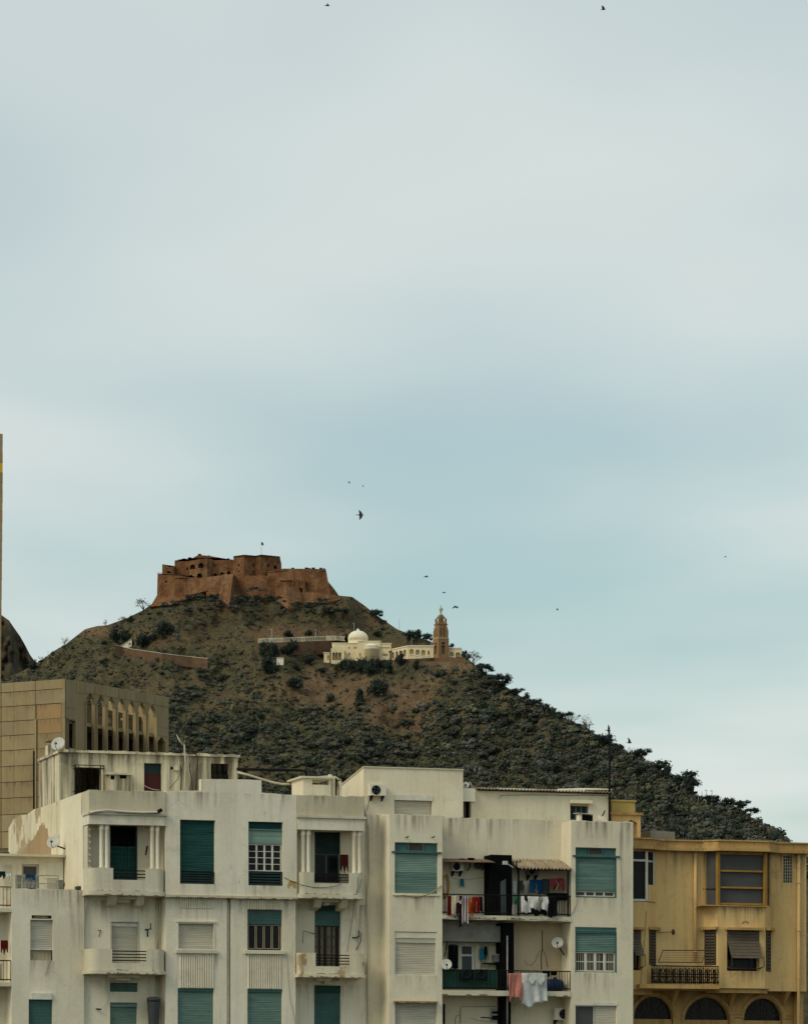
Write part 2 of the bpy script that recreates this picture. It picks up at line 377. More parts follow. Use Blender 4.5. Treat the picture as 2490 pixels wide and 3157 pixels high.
# foliage: colour of each shrub comes with its own tint
m, t, b = nmat('scrub_leaf', .9, .1); v = coords(t)
at = N(t, 'ShaderNodeAttribute', attribute_name='tint')
t.links.new(mix_n(t, .5, at.outputs['Color'], ramp_n(t, noise_n(t, v, 1.1, 4, .7), [(.3, .55), (.7, 1.5)]), 'MULTIPLY'), b.inputs['Base Color'])
def leafm(name, a, c2):
    m, t, b = nmat(name, .85, .15); v = coords(t)
    t.links.new(mix_n(t, ramp_n(t, noise_n(t, v, .9, 5, .7), [(.3, 0.), (.7, 1.)]), a, c2), b.inputs['Base Color'])
leafm('leaf_pine', (.016,.025,.020), (.030,.042,.031)); leafm('leaf_olive', (.050,.055,.030), (.085,.085,.048)); leafm('leaf_bare', (.105,.095,.062), (.17,.15,.10))

# rain stain film: grime that runs down from an edge, thinning out in streaks
m, t, b = nmat('rain_stain', .95, .05); tcn = N(t, 'ShaderNodeTexCoord'); sp_ = N(t, 'ShaderNodeSeparateXYZ'); t.links.new(tcn.outputs['Generated'], sp_.inputs[0])
b.inputs['Base Color'].default_value = (.115,.092,.055, 1)
gz = N(t, 'ShaderNodeMath', operation='POWER'); t.links.new(sp_.outputs[2], gz.inputs[0]); gz.inputs[1].default_value = 1.6
ex = ramp_n(t, sp_.outputs[0], [(.0, 0.), (.12, 1.), (.88, 1.), (1., 0.)])
st_ = ramp_n(t, noise_n(t, tcn.outputs['Object'], 1.0, 5, .62, (7., 7., .35)), [(.42, 0.), (.66, 1.)])
sm_ = ramp_n(t, noise_n(t, tcn.outputs['Object'], .9, 3, .5, (1, 1, .5), (4, 2, 9)), [(.38, .05), (.64, .62)])
al = mix_n(t, 1.0, mix_n(t, 1.0, st_, sm_, 'MULTIPLY'), mix_n(t, 1.0, ex, gz.outputs[0], 'MULTIPLY'), 'MULTIPLY')
t.links.new(al, b.inputs['Alpha'])
def stain(par, x0, x1, ztop, drop, y, xf=None):
    return MB().add([(x0, y-.004, ztop-drop), (x1, y-.004, ztop-drop), (x1, y-.004, ztop), (x0, y-.004, ztop)], [(0, 1, 2, 3)]).build('rain_stain', 'rain_stain', par, xf=xf)
# ------------------------------------------------------------------ the ground and the hills
g = MB(); g.add([(-9000,-3000,0),(9000,-3000,0),(9000,12000,0),(-9000,12000,0)], [(0,1,2,3)])
tag(g.build('ground', 'asphalt'), kind='structure')

def interp(tab, u):
    if u <= tab[0][0]: return tab[0][1]
    for (a, b), (c, d) in zip(tab, tab[1:]):
        if u <= c: return b + (d-b)*(u-a)/(c-a)
    return tab[-1][1]
def at3(u, v, Y): return Vector(((u-CX)/F*Y, Y, CZ+(V0-v)/F*Y))
RIDGE = [(-900,2330),(-400,2240),(-200,2165),(0,2100),(60,2074),(117,2043),(165,2008),(204,1985),(240,1957),(262,1940),(300,1930),(330,1928),(390,1906),(440,1882),(485,1850),
         (560,1842),(800,1838),(1040,1836),(1085,1840),(1122,1866),(1165,1900),(1225,1941),(1255,1952),(1319,1975),(1380,2000),(1421,2014),(1460,2046),(1500,2078),(1545,2108),
         (1603,2146),(1676,2182),(1750,2220),(1822,2256),(1895,2298),(1968,2338),(2041,2378),(2085,2402),(2128,2432),(2157,2466),(2245,2480),(2289,2502),(2332,2532),(2390,2560),(2418,2588),(2428,2605),(2470,2640),(2600,2760),(2900,2980),(3400,3300)]
YR = [(-900,2050),(200,2080),(500,2075),(1050,2070),(1450,1975),(2100,1780),(2450,1690),(3400,1500)]
KS = 0.30
def bare_at(u, v):
    b = 0.0
    for cx, cy, rx, ry, s in ((1000,2125,175,60,1),(1235,2185,110,85,1),(1120,2150,140,45,.8),(930,1950,190,26,.95),(1120,1890,90,55,.75),(760,1900,240,28,.3),(560,1960,180,42,.45),
                              (1390,2055,90,34,.9),(300,1945,55,18,1),(470,2120,160,60,.35),(1650,2260,60,60,.45),(2290,2520,110,24,.5),(1320,2105,46,40,.8),(700,2170,120,40,.35),(1480,2230,130,45,.35),(1560,2140,35,60,.5)):
        d = ((u-cx)/rx)**2 + ((v-cy)/ry)**2
        b = max(b, s*exp(-d*d*.8))
    b += .55*(noise.noise(Vector((u*.011, v*.02, 3.3))) + .5*noise.noise(Vector((u*.03, v*.05, 7.3)))) * (.5+b)
    return min(1, max(0, b))
def ss(a, b, x): t_ = min(1, max(0, (x-a)/(b-a))); return t_*t_*(3-2*t_)
def surf(u, v):
    vr = interp(RIDGE, u); d = max(0, v-vr); tp = min(1, d/45)
    n = 20*noise.noise(Vector((u*.0042, v*.004, 0)))*min(1, d/200) + 9*noise.noise(Vector((u*.014, v*.010, 5)))*tp + 3.2*noise.noise(Vector((u*.05, v*.045, 9)))*tp + 1.3*noise.noise(Vector((u*.12, v*.12, 2)))*tp
    u0 = 1058 - 113*ss(1958, 1990, v); w_ = ss(u0, u0+70, u)*(1-ss(1440, 1520, u))*(1-ss(2025, 2043, v))      # the cut terrace of chapel and tower: everything above stands further back
    return at3(u, v, interp(YR, u) - KS*d + n*(1-.6*w_) + 34*w_)
def terrain(name, us, vrf, rows, sf, backY, mat, barefn=None):
    vs, fs, bare = [], [], []
    nu = len(us)
    for j, tt in enumerate(rows):
        for u in us:
            vr = vrf(u)
            if tt < 0:                                    # the far side falls away behind the ridge
                p = sf(u, vr); q = Vector((p.x*(1 - tt*backY/p.y), p.y - tt*backY, p.z - (p.z+20)*min(1, (-tt)**1.3)))
                vs.append(q); bare.append(0)
            else:
                v = vr + (3660-vr)*tt; vs.append(sf(u, v)); bare.append(barefn(u, v) if barefn else 0)
    for j in range(len(rows)-1):
        for i in range(nu-1): fs.append((j*nu+i, j*nu+i+1, (j+1)*nu+i+1, (j+1)*nu+i))
    me = bpy.data.meshes.new(name); me.from_pydata(vs, [], fs)
    me.polygons.foreach_set('use_smooth', [True]*len(fs))
    at = me.attributes.new('bare', 'FLOAT', 'POINT'); at.data.foreach_set('value', bare); me.update()
    if me.polygons[len(fs)//2].normal.z < 0: me.flip_normals()
    o = obj(name, me, mat); return tag(o, kind='structure')
rows = [-1, -.5, -.2, -.06] + [.65*(i/150)**1.1 for i in range(151)] + [.7+.3*i/8 for i in range(9)]
HILL = terrain('hill_terrain', [-900+12*i for i in range(75)] + [6.5*i for i in range(385)] + [2510+45*i for i in range(20)],
               lambda u: interp(RIDGE, u), rows, surf, 900, 'hill_soil', bare_at)
CL = [(-1500,1980),(-700,1760),(-300,1740),(-120,1800),(-40,1868),(0,1893),(28,1913),(45,1938),(62,1962),(78,1990),(92,2018),(112,2046),(160,2088),(260,2150),(500,2300),(900,2600)]
def csurf(u, v):
    vr = interp(CL, u); d = max(0, v-vr); tp = min(1, d/30)
    n = 40*noise.noise(Vector((u*.016, v*.0045, 1)))*tp + 26*noise.noise(Vector((u*.045, v*.014, 8)))*tp + 9*noise.noise(Vector((u*.12, v*.06, 4)))*tp
    return at3(u, v, 2560 - .16*d + n)
terrain('rocky_cliff', [-1500+40*i for i in range(34)] + [-140+4*i for i in range(110)] + [310+40*i for i in range(16)], lambda u: interp(CL, u),
        [-1, -.5, -.15] + [.5*(i/110)**1.2 for i in range(111)] + [.6, .8, 1], csurf, 700, 'cliff_rock')

# ------------------------------------------------------------------ scrub and trees
rng = np.random.default_rng(5)
def leaf_cloud(nleaf, size, shell=(.72, 1.05), squash=.8, lobes=None, lower=-.35, r=rng):
    """small leaf faces spread through a lumpy crown; returns vertices and triangles"""
    vs, fs = [], []
    for k in range(nleaf):
        while True:
            d = r.normal(size=3); d /= np.linalg.norm(d)
            if d[2] > lower: break
        if lobes is not None:
            c, rad = lobes[r.integers(len(lobes))]
            p = np.array(c) + d*rad*r.uniform(*shell)*np.array([1, 1, squash])
        else:
            p = d*r.uniform(*shell)*np.array([1, 1, squash])
        nrm = d + r.normal(size=3)*.55; nrm /= np.linalg.norm(nrm)
        a = np.cross(nrm, r.normal(size=3)); a /= np.linalg.norm(a); b = np.cross(nrm, a)
        s = size*r.uniform(.6, 1.25); q = len(vs)
        vs += [p+a*s, p+b*s*.8, p-a*s, p-b*s*.8]; fs += [(q, q+1, q+2), (q, q+2, q+3)]
    return vs, fs
ICO = bmesh.new(); bmesh.ops.create_icosphere(ICO, subdivisions=1, radius=1)
icv = np.array([v.co[:] for v in ICO.verts]); icf = [tuple(v.index for v in f.verts) for f in ICO.faces]; ICO.free()
def bush_template(k):
    r = np.random.default_rng(100+k)
    lobes = [((r.uniform(-.45, .45), r.uniform(-.45, .45), r.uniform(-.05, .35)), r.uniform(.42, .68)) for _ in range(4)]
    vs, fs = leaf_cloud(58, .17, (.7, 1.15), .95, lobes, -.3, r)
    for c, rad in lobes[:3]:
        q = len(vs); vs += list(icv*rad*.66*np.array([1, 1, .95])*(1+r.uniform(-.2, .2, (len(icv), 1))) + np.array(c)); fs += [tuple(i+q for i in f) for f in icf]
    return np.array(vs), np.array(fs)
def small_template(k):
    r = np.random.default_rng(200+k)
    vs, fs = leaf_cloud(15, .30, (.65, 1.15), .95, None, -.2, r)
    q = len(vs); vs += list(icv*.62*np.array([1, 1, .9])*(1+r.uniform(-.25, .25, (len(icv), 1)))); fs += [tuple(i+q for i in f) for f in icf[:]]
    return np.array(vs), np.array(fs)
TPL = [bush_template(k) for k in range(7)]; TPS = [small_template(k) for k in range(7)]
TINT = [((.030,.041,.031), .24), ((.060,.070,.047), .26), ((.098,.092,.076), .18), ((.084,.093,.076), .18), ((.112,.112,.066), .14)]
tc_cols = np.array([c for c, _ in TINT]); tc_p = np.array([p for _, p in TINT]); tc_p = tc_p/tc_p.sum()
AV, AF, AC = [], [], []; nv = 0
def put_bush(p, sz, big, dark=1.0):
    global nv
    T, Fc = (TPL if big else TPS)[rng.integers(7)]
    a = rng.uniform(0, 2*pi); ca, sa = cos(a), sin(a)
    sc = sz*np.array([rng.uniform(.9, 1.45), rng.uniform(.9, 1.45), rng.uniform(.7, 1.15)])
    X = T*sc; X = np.stack([X[:, 0]*ca-X[:, 1]*sa, X[:, 0]*sa+X[:, 1]*ca, X[:, 2]], 1) + np.array([p.x, p.y-.3*sz, p.z+.15*sz])
    c = tc_cols[rng.choice(len(TINT), p=tc_p)]*rng.uniform(.7, 1.35)*dark
    AV.append(X); AF.append(Fc+nv); AC.append(np.repeat(np.append(c, 1.0)[None, :], len(X), 0)); nv += len(X)
nb = ns_ = tries = 0
while (nb < 5200 or ns_ < 23000) and tries < 120000:
    tries += 1
    u = rng.uniform(-120, 2560); vr = interp(RIDGE, u); v = vr + 3 + rng.uniform(0, 1)*(2700-vr)
    if (u < 520 and v > 2480) or (480 < u < 1050 and v < 1850) or (985 < u < 1440 and 1960 < v < 2050) or (790 < u < 1070 and 1955 < v < 1998): continue
    low = ss(2030, 2230, v); b = bare_at(u, v); up = max(low, ss(1380, 1520, u))
    clump = .5+noise.noise(Vector((u*.016, v*.03, 21)))+.5*noise.noise(Vector((u*.05, v*.09, 4)))
    big = rng.uniform() < .20
    dens = ((.42+.58*up) if big else (.78+.22*up)) * (1-(.97 if big else .80)*b) * min(1, max(.12, .25+.9*clump))
    if rng.uniform() > dens or (big and nb >= 5200) or (not big and ns_ >= 23000): continue
    if big: sz = min(4.2, rng.lognormal(0, .45)*(1.0+.75*up)); nb += 1
    else: sz = min(1.7, rng.lognormal(-.35, .38)*(.85+.45*up)); ns_ += 1
    put_bush(surf(u, v), sz, big)
fcr = crop(440,1660,2.669)
for x, y, sp, n in ((380,500,30,9), (470,490,40,12), (560,510,50,12), (610,530,40,8), (800,495,50,12), (900,505,60,14), (1000,500,60,12), (1090,520,40,8), (300,540,50,8), (1260,560,50,10), (1350,545,50,8), (1480,530,70,8), (880,440,12,3), (960,440,12,3), (200,560,50,6), (730,560,30,5)):
    for _ in range(n):                      # shrubs against the foot of the fort walls
        u, v = fcr(x+rng.normal()*sp*.6, y+rng.normal()*14); put_bush(at3(u, v, 2046-.25*max(0, v-1850)), rng.uniform(.8, 2.2), True, .75)
AV = np.concatenate(AV).astype(np.float32); AF = np.concatenate(AF).astype(np.int32); AC = np.concatenate(AC).astype(np.float32)
me = bpy.data.meshes.new('hillside_scrub'); me.vertices.add(len(AV)); me.vertices.foreach_set('co', AV.ravel())
me.loops.add(AF.size); me.loops.foreach_set('vertex_index', AF.ravel()); me.polygons.add(len(AF))
me.polygons.foreach_set('loop_start', np.arange(0, AF.size, 3, dtype=np.int32))
ca_ = me.attributes.new('tint', 'FLOAT_COLOR', 'POINT'); ca_.data.foreach_set('color', AC.ravel()); me.update(calc_edges=True)
tag(obj('hillside_scrub', me, 'scrub_leaf'), 'grey green scrub covering the hillside below the fort and chapel', 'scrub', kind='stuff')
print('scrub', nb, ns_, tries, len(AF))

def tree_meshes(k, kind):
    r = np.random.default_rng(300+k)
    if kind == 'pine':     # broad wind-shaped crown
        lobes = [((r.uniform(-.75, .75), r.uniform(-.6, .6), r.uniform(.55, 1.05)), r.uniform(.30, .48)) for _ in range(8)]
        vs, fs = leaf_cloud(560, .075, (.35, 1.25), .55, lobes, -.6, r)
    elif kind == 'round':
        lobes = [((r.uniform(-.5, .5), r.uniform(-.5, .5), r.uniform(.35, .95)), r.uniform(.38, .55)) for _ in range(7)]
        vs, fs = leaf_cloud(560, .085, (.45, 1.15), .9, lobes, -.7, r)
    else:                   # thin winter crown
        lobes = [((r.uniform(-.7, .7), r.uniform(-.6, .6), r.uniform(.6, 1.2)), r.uniform(.25, .42)) for _ in range(8)]
        vs, fs = leaf_cloud(230, .055, (.3, 1.15), .8, lobes, -1, r)
    if kind != 'bare':
        for c, rad in lobes:
            q = len(vs); vs += list(icv*rad*.62*r.uniform(.75, 1.2, (len(icv), 1))*np.array([1, 1, .62 if kind == 'pine' else .9]) + np.array(c)); fs += [tuple(i+q for i in f) for f in icf]
    cm = bpy.data.meshes.new('crown'); cm.from_pydata([tuple(p) for p in vs], [], fs)
    cm.materials.append(M[{'pine': 'leaf_pine', 'round': 'leaf_pine', 'bare': 'leaf_bare', 'olive': 'leaf_olive'}[kind]])
    tb = MB(); tb.tube([(0,0,-.35), (.02,0,.15), (.05,.02,.45), (0,.0,.75)], [.065,.055,.045,.025], 6)
    for c, rad in lobes[:5]:
        tb.tube([(.03,.01,.3), (c[0]*.5, c[1]*.5, c[2]*.62), tuple(c)], [.03,.022,.010], 5)
    tm = tb.mesh('trunk', True); tm.materials.append(M['bark'])
    return cm, tm
TREES = {k: [tree_meshes(i*7+len(k), k) for i in range(4)] for k in ('pine', 'round', 'bare')}
tk = 0
ORD = 'first second third fourth fifth sixth seventh eighth ninth tenth eleventh twelfth thirteenth fourteenth fifteenth sixteenth seventeenth eighteenth nineteenth twentieth twenty-first twenty-second twenty-third twenty-fourth twenty-fifth twenty-sixth twenty-seventh twenty-eighth twenty-ninth thirtieth thirty-first thirty-second'.split()
def tree(kind, u0, v0, u1, v1, label, group=None, on_ridge=False, dz=0):
    """a tree filling about this box of the photograph, rooted on the slope"""
    global tk
    um = (u0+u1)/2; vr = interp(RIDGE, um)
    base = surf(um, max(v1-2, vr+1)); sc = F/base.y
    wdt = (u1-u0)/sc; hgt = (v1-v0)/sc
    r = random.Random(tk); cm, tm = TREES[kind][tk % 4]; tk += 1
    t = empty({'pine': 'pine_tree', 'round': 'bushy_tree', 'bare': 'leafless_tree'}[kind], (base.x, base.y-.5, at3(um, v1, base.y).z+dz), r.uniform(0, 6.28), label, 'tree', group)
    zs = hgt/1.42; t.scale = (wdt/1.55, wdt/1.55, zs*1.2)
    obj('crown', cm, None, t); obj('trunk', tm, None, t)
    return t
ch = crop(780,1840,2.512); cm5 = crop(560,2000,2.033); cl4 = crop(0,1300,2.641)
def tcrop(kind, C, x0, y0, x1, y1, label, group=None):
    u0, v0 = C(x0, y0); u1, v1 = C(x1, y1); return tree(kind, u0, v0, u1, v1, label, group)
tcrop('round', cm5, 1172, 188, 1302, 300, 'large dark round tree alone on the bare slope below the arcade')
tcrop('round', cm5, 1075, 252, 1152, 345, 'smaller dark tree on the bare slope, left of the large round one')
tcrop('round', cm5, 655, 180, 765, 262, 'olive dark tree at the left edge of the tan bare slope')
tcrop('round', cm5, 765, 48, 835, 108, 'dark round tree just below the left end of the chapel')
tcrop('round', cm5, 698, 102, 748, 142, 'small dark bush tree on bare soil left below the chapel')
for x0, y0, x1, y1, lb in ((30,345,130,468,'left'), (105,345,205,475,'right')):
    tcrop('round', ch, x0, y0, x1, y1, 'dark tree under the white balustrade, %s one of the touching pair' % lb)
tcrop('round', ch, 218, 352, 358, 468, 'wide dark tree beneath the balustrade wall, nearest the chapel')
tcrop('round', ch, 60, 462, 205, 604, 'biggest dark tree, below the pair under the balustrade')
for i, (x0, y0, x1, y1) in enumerate(((650,482,745,570), (715,478,815,600), (785,482,890,610), (845,478,940,625), (905,482,1000,610), (970,482,1050,580), (1010,505,1090,610))):
    tcrop('round', ch, x0, y0, x1, y1, 'dark tree in the row at the foot of the chapel wall, %s from the left' % ORD[i], 'trees at the foot of the chapel')
tcrop('round', ch, 1088, 440, 1188, 540, 'dark tree standing against the angled arcade beside the palm')
tcrop('round', ch, 1228, 485, 1300, 570, 'dark tree below the arcade, left under the bell tower')
tcrop('round', ch, 495, 548, 560, 592, 'low dark tree on the slope below the chapel porch')
tcrop('pine', ch, 880, 95, 1012, 192, 'dark leaning pine on the skyline between fort and bell tower')
tcrop('pine', ch, 550, 88, 650, 165, 'dark tree on the red slope above the dome, left of two')
tcrop('pine', ch, 640, 92, 745, 158, 'dark tree on the red slope above the dome, right of two')
tcrop('round', ch, 925, 268, 1002, 312, 'small dark tree right behind the dome')
tcrop('round', ch, 230, 268, 318, 325, 'dark tree above the balustrade between two lamp posts')
tcrop('round', ch, 395, 255, 462, 305, 'dark tree above the balustrade right of the middle lamp post')
for x0, y0, x1, y1, lb in ((1150,268,1245,375,'left'), (1225,262,1310,378,'middle'), (1295,280,1390,382,'right')):
    tcrop('pine', ch, x0, y0, x1, y1, 'dark pine behind the arcade roof, %s of three beside the tower' % lb, 'pines behind the arcade')
tcrop('pine', ch, 1512, 366, 1565, 412, 'dark pine behind the short arcade right of the bell tower')
for x0, y0, x1, y1, lb in ((1606,418,1650,490,'upper'), (1630,445,1685,520,'lower')):
    tcrop('pine', ch, x0, y0, x1, y1, '%s dark pine just right of the short arcade end' % lb, 'pines at the arcade end')
tcrop('bare', cl4, 1103, 1452, 1228, 1562, 'pale leafless tree on the skyline left of the fort')
tcrop('bare', cl4, 838, 1620, 890, 1675, 'tiny leafless tree beside the red rock on the left skyline')
tcrop('bare', cl4, 488, 1768, 556, 1832, 'pale leafless tree on the lower left skyline')
tcrop('bare', cl4, 312, 1920, 358, 1968, 'pale leafless tree where the left skyline meets the cliff')
tcrop('bare', cl4, 955, 1592, 1030, 1650, 'pale thin tree on the skyline below the pale leafless tree')
for x0, y0, x1, y1, lb in ((885,1688,985,1795,'left'), (965,1695,1078,1790,'right')):
    tcrop('round', cl4, x0, y0, x1, y1, 'dark tree above the white hut, %s of two' % lb)
tcrop('round', cl4, 1268, 1618, 1422, 1755, 'grey green tree high on the slope below the fort corner')
tcrop('round', cl4, 1100, 1728, 1265, 1855, 'grey green tree right of the white hut')
tcrop('round', cl4, 215, 1945, 305, 2030, 'dark tree at the foot of the rocky cliff')
tcrop('round', cl4, 1035, 1580, 1090, 1640, 'dark bush tree on the skyline left of the fort')
rr = random.Random(11)
u = 1434; pk = -1
while u < 2150:                          # pines along the right skyline
    pk += 1; wd = rr.choice((18, 24, 30, 44, 58))*rr.uniform(.8, 1.2); hh = wd*rr.uniform(.45, .85); vr = interp(RIDGE, u+wd/2) + rr.uniform(4, 12)
    tree(rr.choice(('pine', 'pine', 'round', 'bare')), u, vr-hh, u+wd, vr+9, '%s dark pine down the right skyline counting from the bell tower' % ORD[pk], 'pines along the right skyline'); u += max(14, wd*rr.uniform(.5, 1.0))
for pk, (u0, v0, u1, v1) in enumerate(((2155,2452,2200,2486), (2188,2455,2228,2492), (2222,2462,2262,2496), (2255,2470,2306,2512), (2290,2490,2335,2525), (2075,2378,2135,2432), (2110,2398,2160,2462))):
    tree('pine', u0, v0, u1, v1, ('dark pine on the low right shoulder, %s from the poles' % ORD[pk] if pk < 5 else 'dark pine left of the pole group at the shoulder, %s one' % ('upper','lower')[pk-5]), 'pines on the right shoulder')
for i in range(26):                      # larger trees standing in the scrub of the right slope
    u = rr.uniform(1480, 2150); vr = interp(RIDGE, u); v = vr + rr.uniform(25, 260); wd = rr.uniform(26, 46)
    tree(rr.choice(('pine', 'round', 'bare')), u-wd/2, v-wd*.8, u+wd/2, v, 'tree standing out of the scrub on the right slope', 'trees in the right slope scrub')

# ------------------------------------------------------------------ the fort
fc = crop(440,1660,2.669); FY = 2072
ff = Frame(760, FY, 0.0)
fort = fempty('hilltop_fort', ff, 'red brown stone fort with bastions and a keep crowning the hill', 'fort')
def fblock(name, pts, mat='fort_stone', back=38, bvb=None, holes=(), parent=None):
    """pts: (x, y_top, y_bottom, depth_top, forward_batter) along the visible outline, left to right"""
    top = [ff.P(fc, x, yt, -d) for x, yt, yb, d, f in pts]
    bot = [ff.P(fc, xb if isinstance(xb, (int, float)) else x, yb, -(d-f)) for (x, yt, yb, d, f), xb in zip(pts, bvb or [None]*len(pts))]
    bt = max(p[1] for p in top)+back
    top2 = [top[0], *top[1:], (top[-1][0], bt, top[-1][2]), (top[0][0], bt, top[0][2])]
    bot2 = [*bot, (bot[-1][0], bt, bot[-1][2]-14), (bot[0][0], bt, bot[0][2]-14)]
    mb = MB(); n = len(top2)
    # densify the rim so that it is broken rather than ruled
    o = mb.prism(bot2, top2).build(name, mat, parent or fort)
    if holes:
        cb_ = MB()
        for (x0, y0, x1, y1, d, arch) in holes:
            R = ff.R(fc, x0, y0, x1, y1, -d)
            cb_.plate(archpts(R) if arch else rectpts(R), [], d-6, d+3.5)
        cut(o, cb_)
    return o
# rear mass and outworks, back to front
fblock('main_wall', [(262,190,420,14,0),(330,176,420,14,0),(408,162,420,14,0),(458,136,420,14,0),(545,143,420,14,0),(640,160,420,14,0),(748,176,420,14,0)],
       holes=[(360,240,372,260,14,0)])
fblock('gallery_wall', [(570,236,400,8,0),(640,228,400,8,0),(748,205,400,8,0)], 'fort_pale', 6, holes=[(578,288,614,330,8,1),(638,278,670,320,8,1),(694,268,722,310,8,1)])
fblock('arched_tower', [(382,186,470,2,1),(470,170,470,0,1),(528,166,440,0,1),(572,172,400,9,0)], 'fort_pale', 10,
       holes=[(386,214,432,254,1.2,1),(456,203,502,246,.5,1),(371,300,420,355,1.2,1),(446,288,490,343,.5,1)])
fblock('left_turret', [(160,212,330,10,0),(190,222,330,10,0),(222,237,330,10,0),(262,227,330,10,0)], holes=[(193,270,236,296,10,1)], back=12)
fblock('bastion_foot', [(116,470,562,5,7),(262,470,545,-1,7),(372,455,500,-1,6)], bvb=[62,236,362], back=24)
fblock('left_bastion', [(122,290,480,6,2),(265,298,480,0,2),(388,322,470,0,3),(530,325,430,0,5)], bvb=[117,262,376,530], back=26,
       holes=[(184,348,200,364,2.5,0)])
c_ = MB()
c_.hexa([ff.P(fc,118,286,-5), ff.P(fc,268,296,1), ff.P(fc,268,296,-9), ff.P(fc,118,286,-14), ff.P(fc,118,281,-5), ff.P(fc,268,291,1), ff.P(fc,268,291,-9), ff.P(fc,118,281,-14)])
c_.hexa([ff.P(fc,262,326,.8), ff.P(fc,370,322,.8), ff.P(fc,370,322,-3), ff.P(fc,262,326,-3), ff.P(fc,262,322,.8), ff.P(fc,370,318,.8), ff.P(fc,370,318,-3), ff.P(fc,262,322,-3)])
c_.build('cordon', 'fort_pale', fort)
fblock('curtain_wall', [(522,320,470,-2,3),(660,303,490,-3,3),(720,300,500,-3,3)], 'fort_pale', 6)
fblock('pointed_bastion', [(652,298,490,-4,4),(744,294,556,-16,7),(756,302,486,-3,3)], 'fort_pale', 8, bvb=[628,712,770])
fblock('lower_wall', [(752,306,486,-3,3),(880,308,480,-5,3),(1000,306,486,-5,3),(1110,318,500,-4,3)], back=10)
fblock('keep', [(746,150,330,2,0),(835,138,330,-3,0),(930,146,330,1,0),(975,137,330,-2,0),(1128,152,330,4,0)], back=26,
       holes=[(785,205,795,230,-1,0),(785,265,795,280,-1,0),(907,203,917,228,-.5,0),(907,262,917,280,-.5,0),(1024,207,1036,232,-1,0),(1078,220,1100,250,2,1)])
k_ = MB()
for a, b_ in (((744,150,1.5),(835,138,-3.5)), ((835,138,-3.5),(930,146,.5)), ((930,146,.5),(975,137,-2.5)), ((975,137,-2.5),(1130,152,3.5))):
    k_.hexa([ff.P(fc,a[0],a[1],-a[2]+.5), ff.P(fc,b_[0],b_[1],-b_[2]+.5), ff.P(fc,b_[0],b_[1],-b_[2]-2), ff.P(fc,a[0],a[1],-a[2]-2), ff.P(fc,a[0],a[1]-4,-a[2]+.5), ff.P(fc,b_[0],b_[1]-4,-b_[2]+.5), ff.P(fc,b_[0],b_[1]-4,-b_[2]-2), ff.P(fc,a[0],a[1]-4,-a[2]-2)])
k_.build('keep_coping', 'fort_shade', fort)
fblock('right_bastion', [(1025,276,440,-2,1),(1155,248,440,-4,2),(1330,250,445,-5,2),(1506,252,470,-3,4)], bvb=[1025,1155,1330,1545], back=34)
k_ = MB(); k_.hexa([ff.P(fc,1023,280,2.4), ff.P(fc,1157,264,4.6), ff.P(fc,1157,264,2), ff.P(fc,1023,280,0), ff.P(fc,1023,274,2.4), ff.P(fc,1157,258,4.6), ff.P(fc,1157,258,2), ff.P(fc,1023,274,0)])
k_.hexa([ff.P(fc,1157,264,4.6), ff.P(fc,1508,266,3.8), ff.P(fc,1508,266,1), ff.P(fc,1157,264,2), ff.P(fc,1157,259,4.6), ff.P(fc,1508,261,3.8), ff.P(fc,1508,261,1), ff.P(fc,1157,259,2)])
k_.build('cordon', 'fort_pale', fort)
fblock('rear_glacis', [(1500,300,480,6,3),(1532,385,482,6,3),(1578,420,484,6,3),(1612,470,486,6,1)], back=14)
fblock('gate_wall', [(1100,322,520,-7,2),(1125,348,520,-8,2),(1228,350,470,-8,1),(1340,348,450,-8,1)], back=6, holes=[(1282,408,1316,470,-8,1),(1040,292,1056,308,-3,0)])
gp = MB()
for x in (1236, 1276, 1330): gp.hexa([ff.P(fc,x-5,440,8.8), ff.P(fc,x+5,440,8.8), ff.P(fc,x+5,440,7), ff.P(fc,x-5,440,7), ff.P(fc,x-5,346,8.8), ff.P(fc,x+5,346,8.8), ff.P(fc,x+5,346,7), ff.P(fc,x-5,346,7)])
gp.build('gate_pilaster', 'fort_pale', fort)
for i in range(6):
    x = 1132+16*i; MB().hexa([ff.P(fc,x,352,8.6), ff.P(fc,x+9,352,8.6), ff.P(fc,x+9,352,7), ff.P(fc,x,352,7), ff.P(fc,x,344,8.6), ff.P(fc,x+9,344,8.6), ff.P(fc,x+9,344,7), ff.P(fc,x,344,7)]).build('merlon', 'fort_shade', fort)
fblock('spur_wall', [(1092,412,500,-9,2),(1172,388,590,-17,4),(1290,420,520,-11,2)], 'fort_pale', 8, bvb=[1090,1205,1310])
fblock('ramp_wall', [(1288,446,540,-10,1),(1400,440,530,-10,1),(1530,460,520,-9,1),(1626,478,505,-6,1)], 'fort_pale', 10)
rb = random.Random(3); bk = MB()
for i in range(26):                       # broken stones on the wall heads
    x, y, d = rb.choice(((rb.uniform(455,740), None, 14), (rb.uniform(1160,1500), 250, -3), (rb.uniform(265,400), None, 14)))
    if y is None: y = interp([(262,190),(330,176),(408,162),(458,136),(545,143),(640,160),(748,176)], x)
    p = ff.P(fc, x, y, -d-1.0); s = rb.uniform(.3, .9)
    bk.box(p[0]-s, p[0]+s, p[1]-.4, p[1]+1.2, p[2]-.3, p[2]+s*.7)
bk.build('broken_coping', 'fort_shade', fort)
